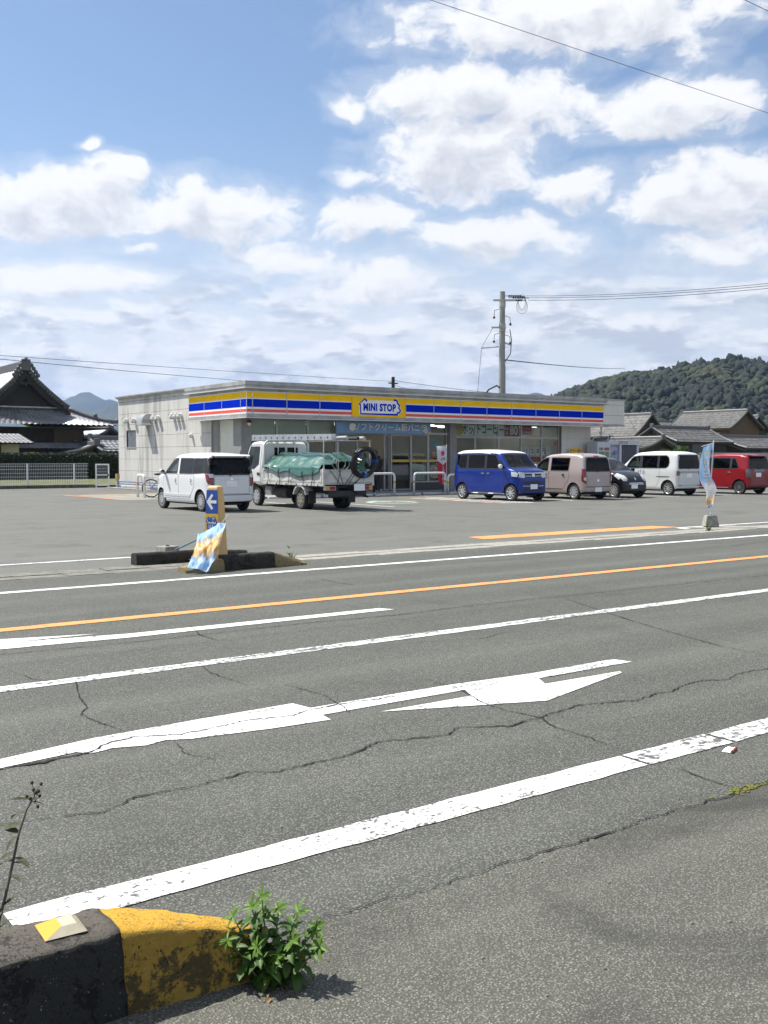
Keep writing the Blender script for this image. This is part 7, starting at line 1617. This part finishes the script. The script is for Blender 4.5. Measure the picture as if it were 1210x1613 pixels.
me = bpy.data.meshes.new('forest'); me.vertices.add(len(CV)); me.vertices.foreach_set('co', CV.ravel()); me.loops.add(CF.size); me.loops.foreach_set('vertex_index', CF.ravel().astype(np.int32)); me.polygons.add(len(CF)); me.polygons.foreach_set('loop_start', (np.arange(len(CF)) * 3).astype(np.int32)); me.polygons.foreach_set('loop_total', np.full(len(CF), 3, dtype=np.int32))
for m_ in CRM: me.materials.append(m_)
me.polygons.foreach_set('material_index', CI.astype(np.int32)); me.update(); me.validate()
tag(link('forest', me), 'mixed green wood covering the hill behind the houses', 'wood', kind='stuff')
MTN = mat('far_mountain_wood', (.030, .042, .022), .95, var=.5, vs=.01)
def mountain(name, d, depth, prof_):
    def z(px):
        for (a, za), (b_, zb) in zip(prof_, prof_[1:]):
            if px <= b_: t = max(0, (px - a) / (b_ - a)); t = t * t * (3 - 2 * t) * .5 + t * .5; return za + (zb - za) * t
        return prof_[-1][1]
    x0, x1 = prof_[0][0], prof_[-1][0]
    def P(u, v):
        px = x0 + (x1 - x0) * u; dd = d + depth * (v - .5); p = azpt(px, 0, dd); h = z(px) * (1 - abs(2 * v - 1) ** 1.3)
        q = noise.noise(Vector((px * .03, v * 5, d * .001))) * .07 + noise.noise(Vector((px * .09, v * 11, 4))) * .04
        return (p.x, p.y, h * (1 + q * (1 - abs(2 * v - 1) * .6 if h > 1 else 0)) - 4)
    b = M(); b.grid(P, 120, 24); return tag(b.obj(name, MTN, None, smooth='all'), kind='structure')
mountain('far_mountain', 4300, 1200, [(-420, 20), (-200, 150), (-60, 180), (40, 195), (80, 225), (110, 262), (133, 284), (150, 274), (187, 240), (230, 215), (300, 150), (420, 60), (520, 5)])
mountain('near_ridge', 3000, 900, [(60, 5), (105, 100), (130, 128), (160, 150), (187, 164), (230, 172), (300, 140), (420, 60), (520, 5)])
mountain('low_ridge', 4400, 800, [(740, 5), (790, 200), (825, 262), (848, 284), (880, 268), (930, 240), (1100, 150), (1300, 5)])

# ------------------------------------------------------------------ utility poles and wires
POLE = mat('concrete_pole', (.27, .27, .26), .8, var=.15, vs=3); PORC = mat('dark_insulator', (.05, .05, .055), .3); WIRE = mat('black_wire', (.02, .02, .022), .6)
up = thing('utility_pole', 'tall concrete utility pole with insulators rising behind the shop roof', 'pole', (40.8, 44.55, 0))
part('pole_shaft', lambda b: b.tube([(0, 0, 0), (0, 0, 6), (0, 0, 11.2)], [.21, .19, .155], 16), POLE, up, smooth=True); part('conduit', lambda b: b.tube([(-.19, -.1, 0), (-.19, -.1, 5.6)], .06, 8), mat('cream_conduit', (.45, .44, .33), .6), up, smooth=True); part('cable_guard', lambda b: b.tube([(.17, -.12, 0), (.15, -.1, 6.9)], .035, 6), POLE, up)
for z in (10.3, 8.9): part('collar', lambda b: b.lathe([(.15, z), (.2, z), (.2, z + .45), (.15, z + .45)], 14), TRIM, up, smooth=True)
part('cross_arm', lambda b: b.box(-.55, .75, -.22, -.14, 10.62, 10.72, T=Matrix.Rotation(R(-36), 4, 'Z')), TRIM, up); part('cross_arm', lambda b: b.box(-.65, .2, -.22, -.14, 9.05, 9.14, T=Matrix.Rotation(R(-36), 4, 'Z')), TRIM, up); part('stay_arm', lambda b: b.tube([(-.12, .08, 8.0), (-.98, .70, 7.92)], .04, 8), TRIM, up); part('stay_wire', lambda b: b.tube([(-.45, .3, 9.1), (-.98, .70, 7.95), (-1.2, .95, 4.0)], .012, 5), WIRE, up)
CRv = Vector((.81, -.586, 0))
for k, (z, o_) in enumerate(((10.95, .10), (10.85, .35), (10.7, .15))):
    part('insulator', lambda b: [b.lathe([(.001, -.05), (.06, -.03), (.06, .03), (.001, .05)], 10, 'x', tuple(CRv * (o_ + .3 + .13 * i) + Vector((0, 0, z)))) for i in range(6)] + [b.tube([CRv * o_ + Vector((0, 0, z)), CRv * (o_ + 1.2) + Vector((0, 0, z - .03))], .02, 5)], PORC, up)
    part('jumper_loop', lambda b: b.tube([CRv * (1.15 + .2 * math.sin(a) * (1 + k * .3)) + Vector((0, 0, z - .35 + .42 * math.cos(a))) for a in [i * 2 * PI / 18 - .3 for i in range(19)]], .012, 5, cap=False), WIRE, up)
for z, s in ((10.0, -1), (9.6, 1), (8.6, -1), (8.5, 1)): part('cut_out', lambda b: (b.tube([CRv * (.15 * s) + Vector((0, 0, z + .2)), CRv * (.45 * s) + Vector((0, 0, z + .1)), CRv * (.48 * s) + Vector((0, 0, z - .25))], .018, 6), b.ball(CRv * (.48 * s) + Vector((0, 0, z - .3)), .08, 8, 6)), PORC, up)
part('side_cable', lambda b: b.tube([CRv * .45 + Vector((0, 0, 9.0)), CRv * .55 + Vector((0, 0, 8.4)), CRv * .5 + Vector((0, 0, 7.6)), CRv * .16 + Vector((0, 0, 7.1))], .028, 6), WIRE, up, smooth='all'); part('cable_bracket', lambda b: b.tube([CRv * .1 + Vector((0, 0, 8.25)), CRv * .52 + Vector((0, 0, 8.1))], .035, 6), TRIM, up)
part('service_cable', lambda b: b.tube([(-.19, -.1, 5.55), (-.35, .05, 5.72), (-.7, .35, 5.5), (-1.2, .8, 4.6)], .05, 7), WIRE, up, smooth='all'); tag(part('step_bolts', lambda b: [b.tube([(0, 0, 3 + .45 * i), CRv * (.34 * (1 if i % 2 else -1)) + Vector((0, 0, 3 + .45 * i))], .012, 4) for i in range(14)], TRIM, up), kind='stuff')
def wire(label, p0, p1, sag, r=.012, n=24, group=None):
    p0, p1 = Vector(p0), Vector(p1); t = tag(part('overhead_wire', lambda b: b.tube([p0.lerp(p1, i / n) - Vector((0, 0, sag * 4 * (i / n) * (1 - i / n))) for i in range(n + 1)], r, 5), WIRE, None, smooth='all'), label, 'wire', group); return t
pp = Vector((40.8, 44.55, 0))
for k, l in enumerate(('upper of the three wires running right from the utility pole', 'middle of the three wires running right from the utility pole', 'lowest of the three wires running right from the utility pole')):
    wire(l, pp + CRv * (1.3 + .1 * k) + Vector((0, 0, (10.95, 10.85, 10.7)[k])), Vector((43.4, 18.0, (9.5, 9.4, 9.3)[k])), .45, .013, group='wires from the utility pole')
wire('single cable running right from the middle of the utility pole to the wooded hill', pp + Vector((.15, 0, 7.25)), (155.5, 134.3, 19.0), .25, .035)
wire('long overhead wire crossing the clouds at the top right', (-30, 12, 8.25), (60, 12, 8.4), 0.1, .0045); wire('short stretch of wire in the top right corner', (17.5, 14.8, 12.3), (26, 12.6, 10.4), 0.0, .007)
wire('upper of the two wires crossing the sky above the temple hall', (-9.3, 43.8, 6.1), (53.4, 72.4, 8.2), .1, .013, group='wires above the temple hall'); wire('lower wire above the temple hall with a spiral hanger', (-.5, 41.4, 5.94), (40.2, 75.8, 7.9), .1, .017, group='wires above the temple hall')
sp_ = thing('distant_pole', 'short dark pole top showing above the middle of the shop roof', 'pole', (53.4, 72.4, 0)); part('pole_shaft', lambda b: b.tube([(0, 0, 0), (0, 0, 8.6)], .15, 10), WOODD, sp_); part('pole_arm', lambda b: b.box(-.5, .5, -.05, .05, 8.0, 8.1), WOODD, sp_)
wire('thin wire running right from the distant pole over the shop roof', (53.4, 72.4, 8.3), (70, 62, 6.6), .3, .018); wire('second thin wire sloping right from the distant pole', (53.4, 72.4, 7.9), (66, 70, 6.2), .3, .018)

# ------------------------------------------------------------------ haze: the air between here and the far mountains
hb_ = M(); hb_.box(-5700, 5700, -5700, 5700, -1.1, 345); hz = hb_.obj('haze', [], None); tag(hz, kind='stuff')
hm_ = bpy.data.materials.new('haze_air'); hm_.use_nodes = True; hm_.node_tree.nodes.clear(); t = NT(hm_.node_tree)
pv = t.node('ShaderNodeVolumePrincipled'); pv.inputs['Color'].default_value = (.42, .62, 1.0, 1); pv.inputs['Density'].default_value = HAZE_D; pv.inputs['Anisotropy'].default_value = .35
t.l.new(pv.outputs[0], t.node('ShaderNodeOutputMaterial').inputs['Volume']); hz.data.materials.clear(); hz.data.materials.append(hm_)
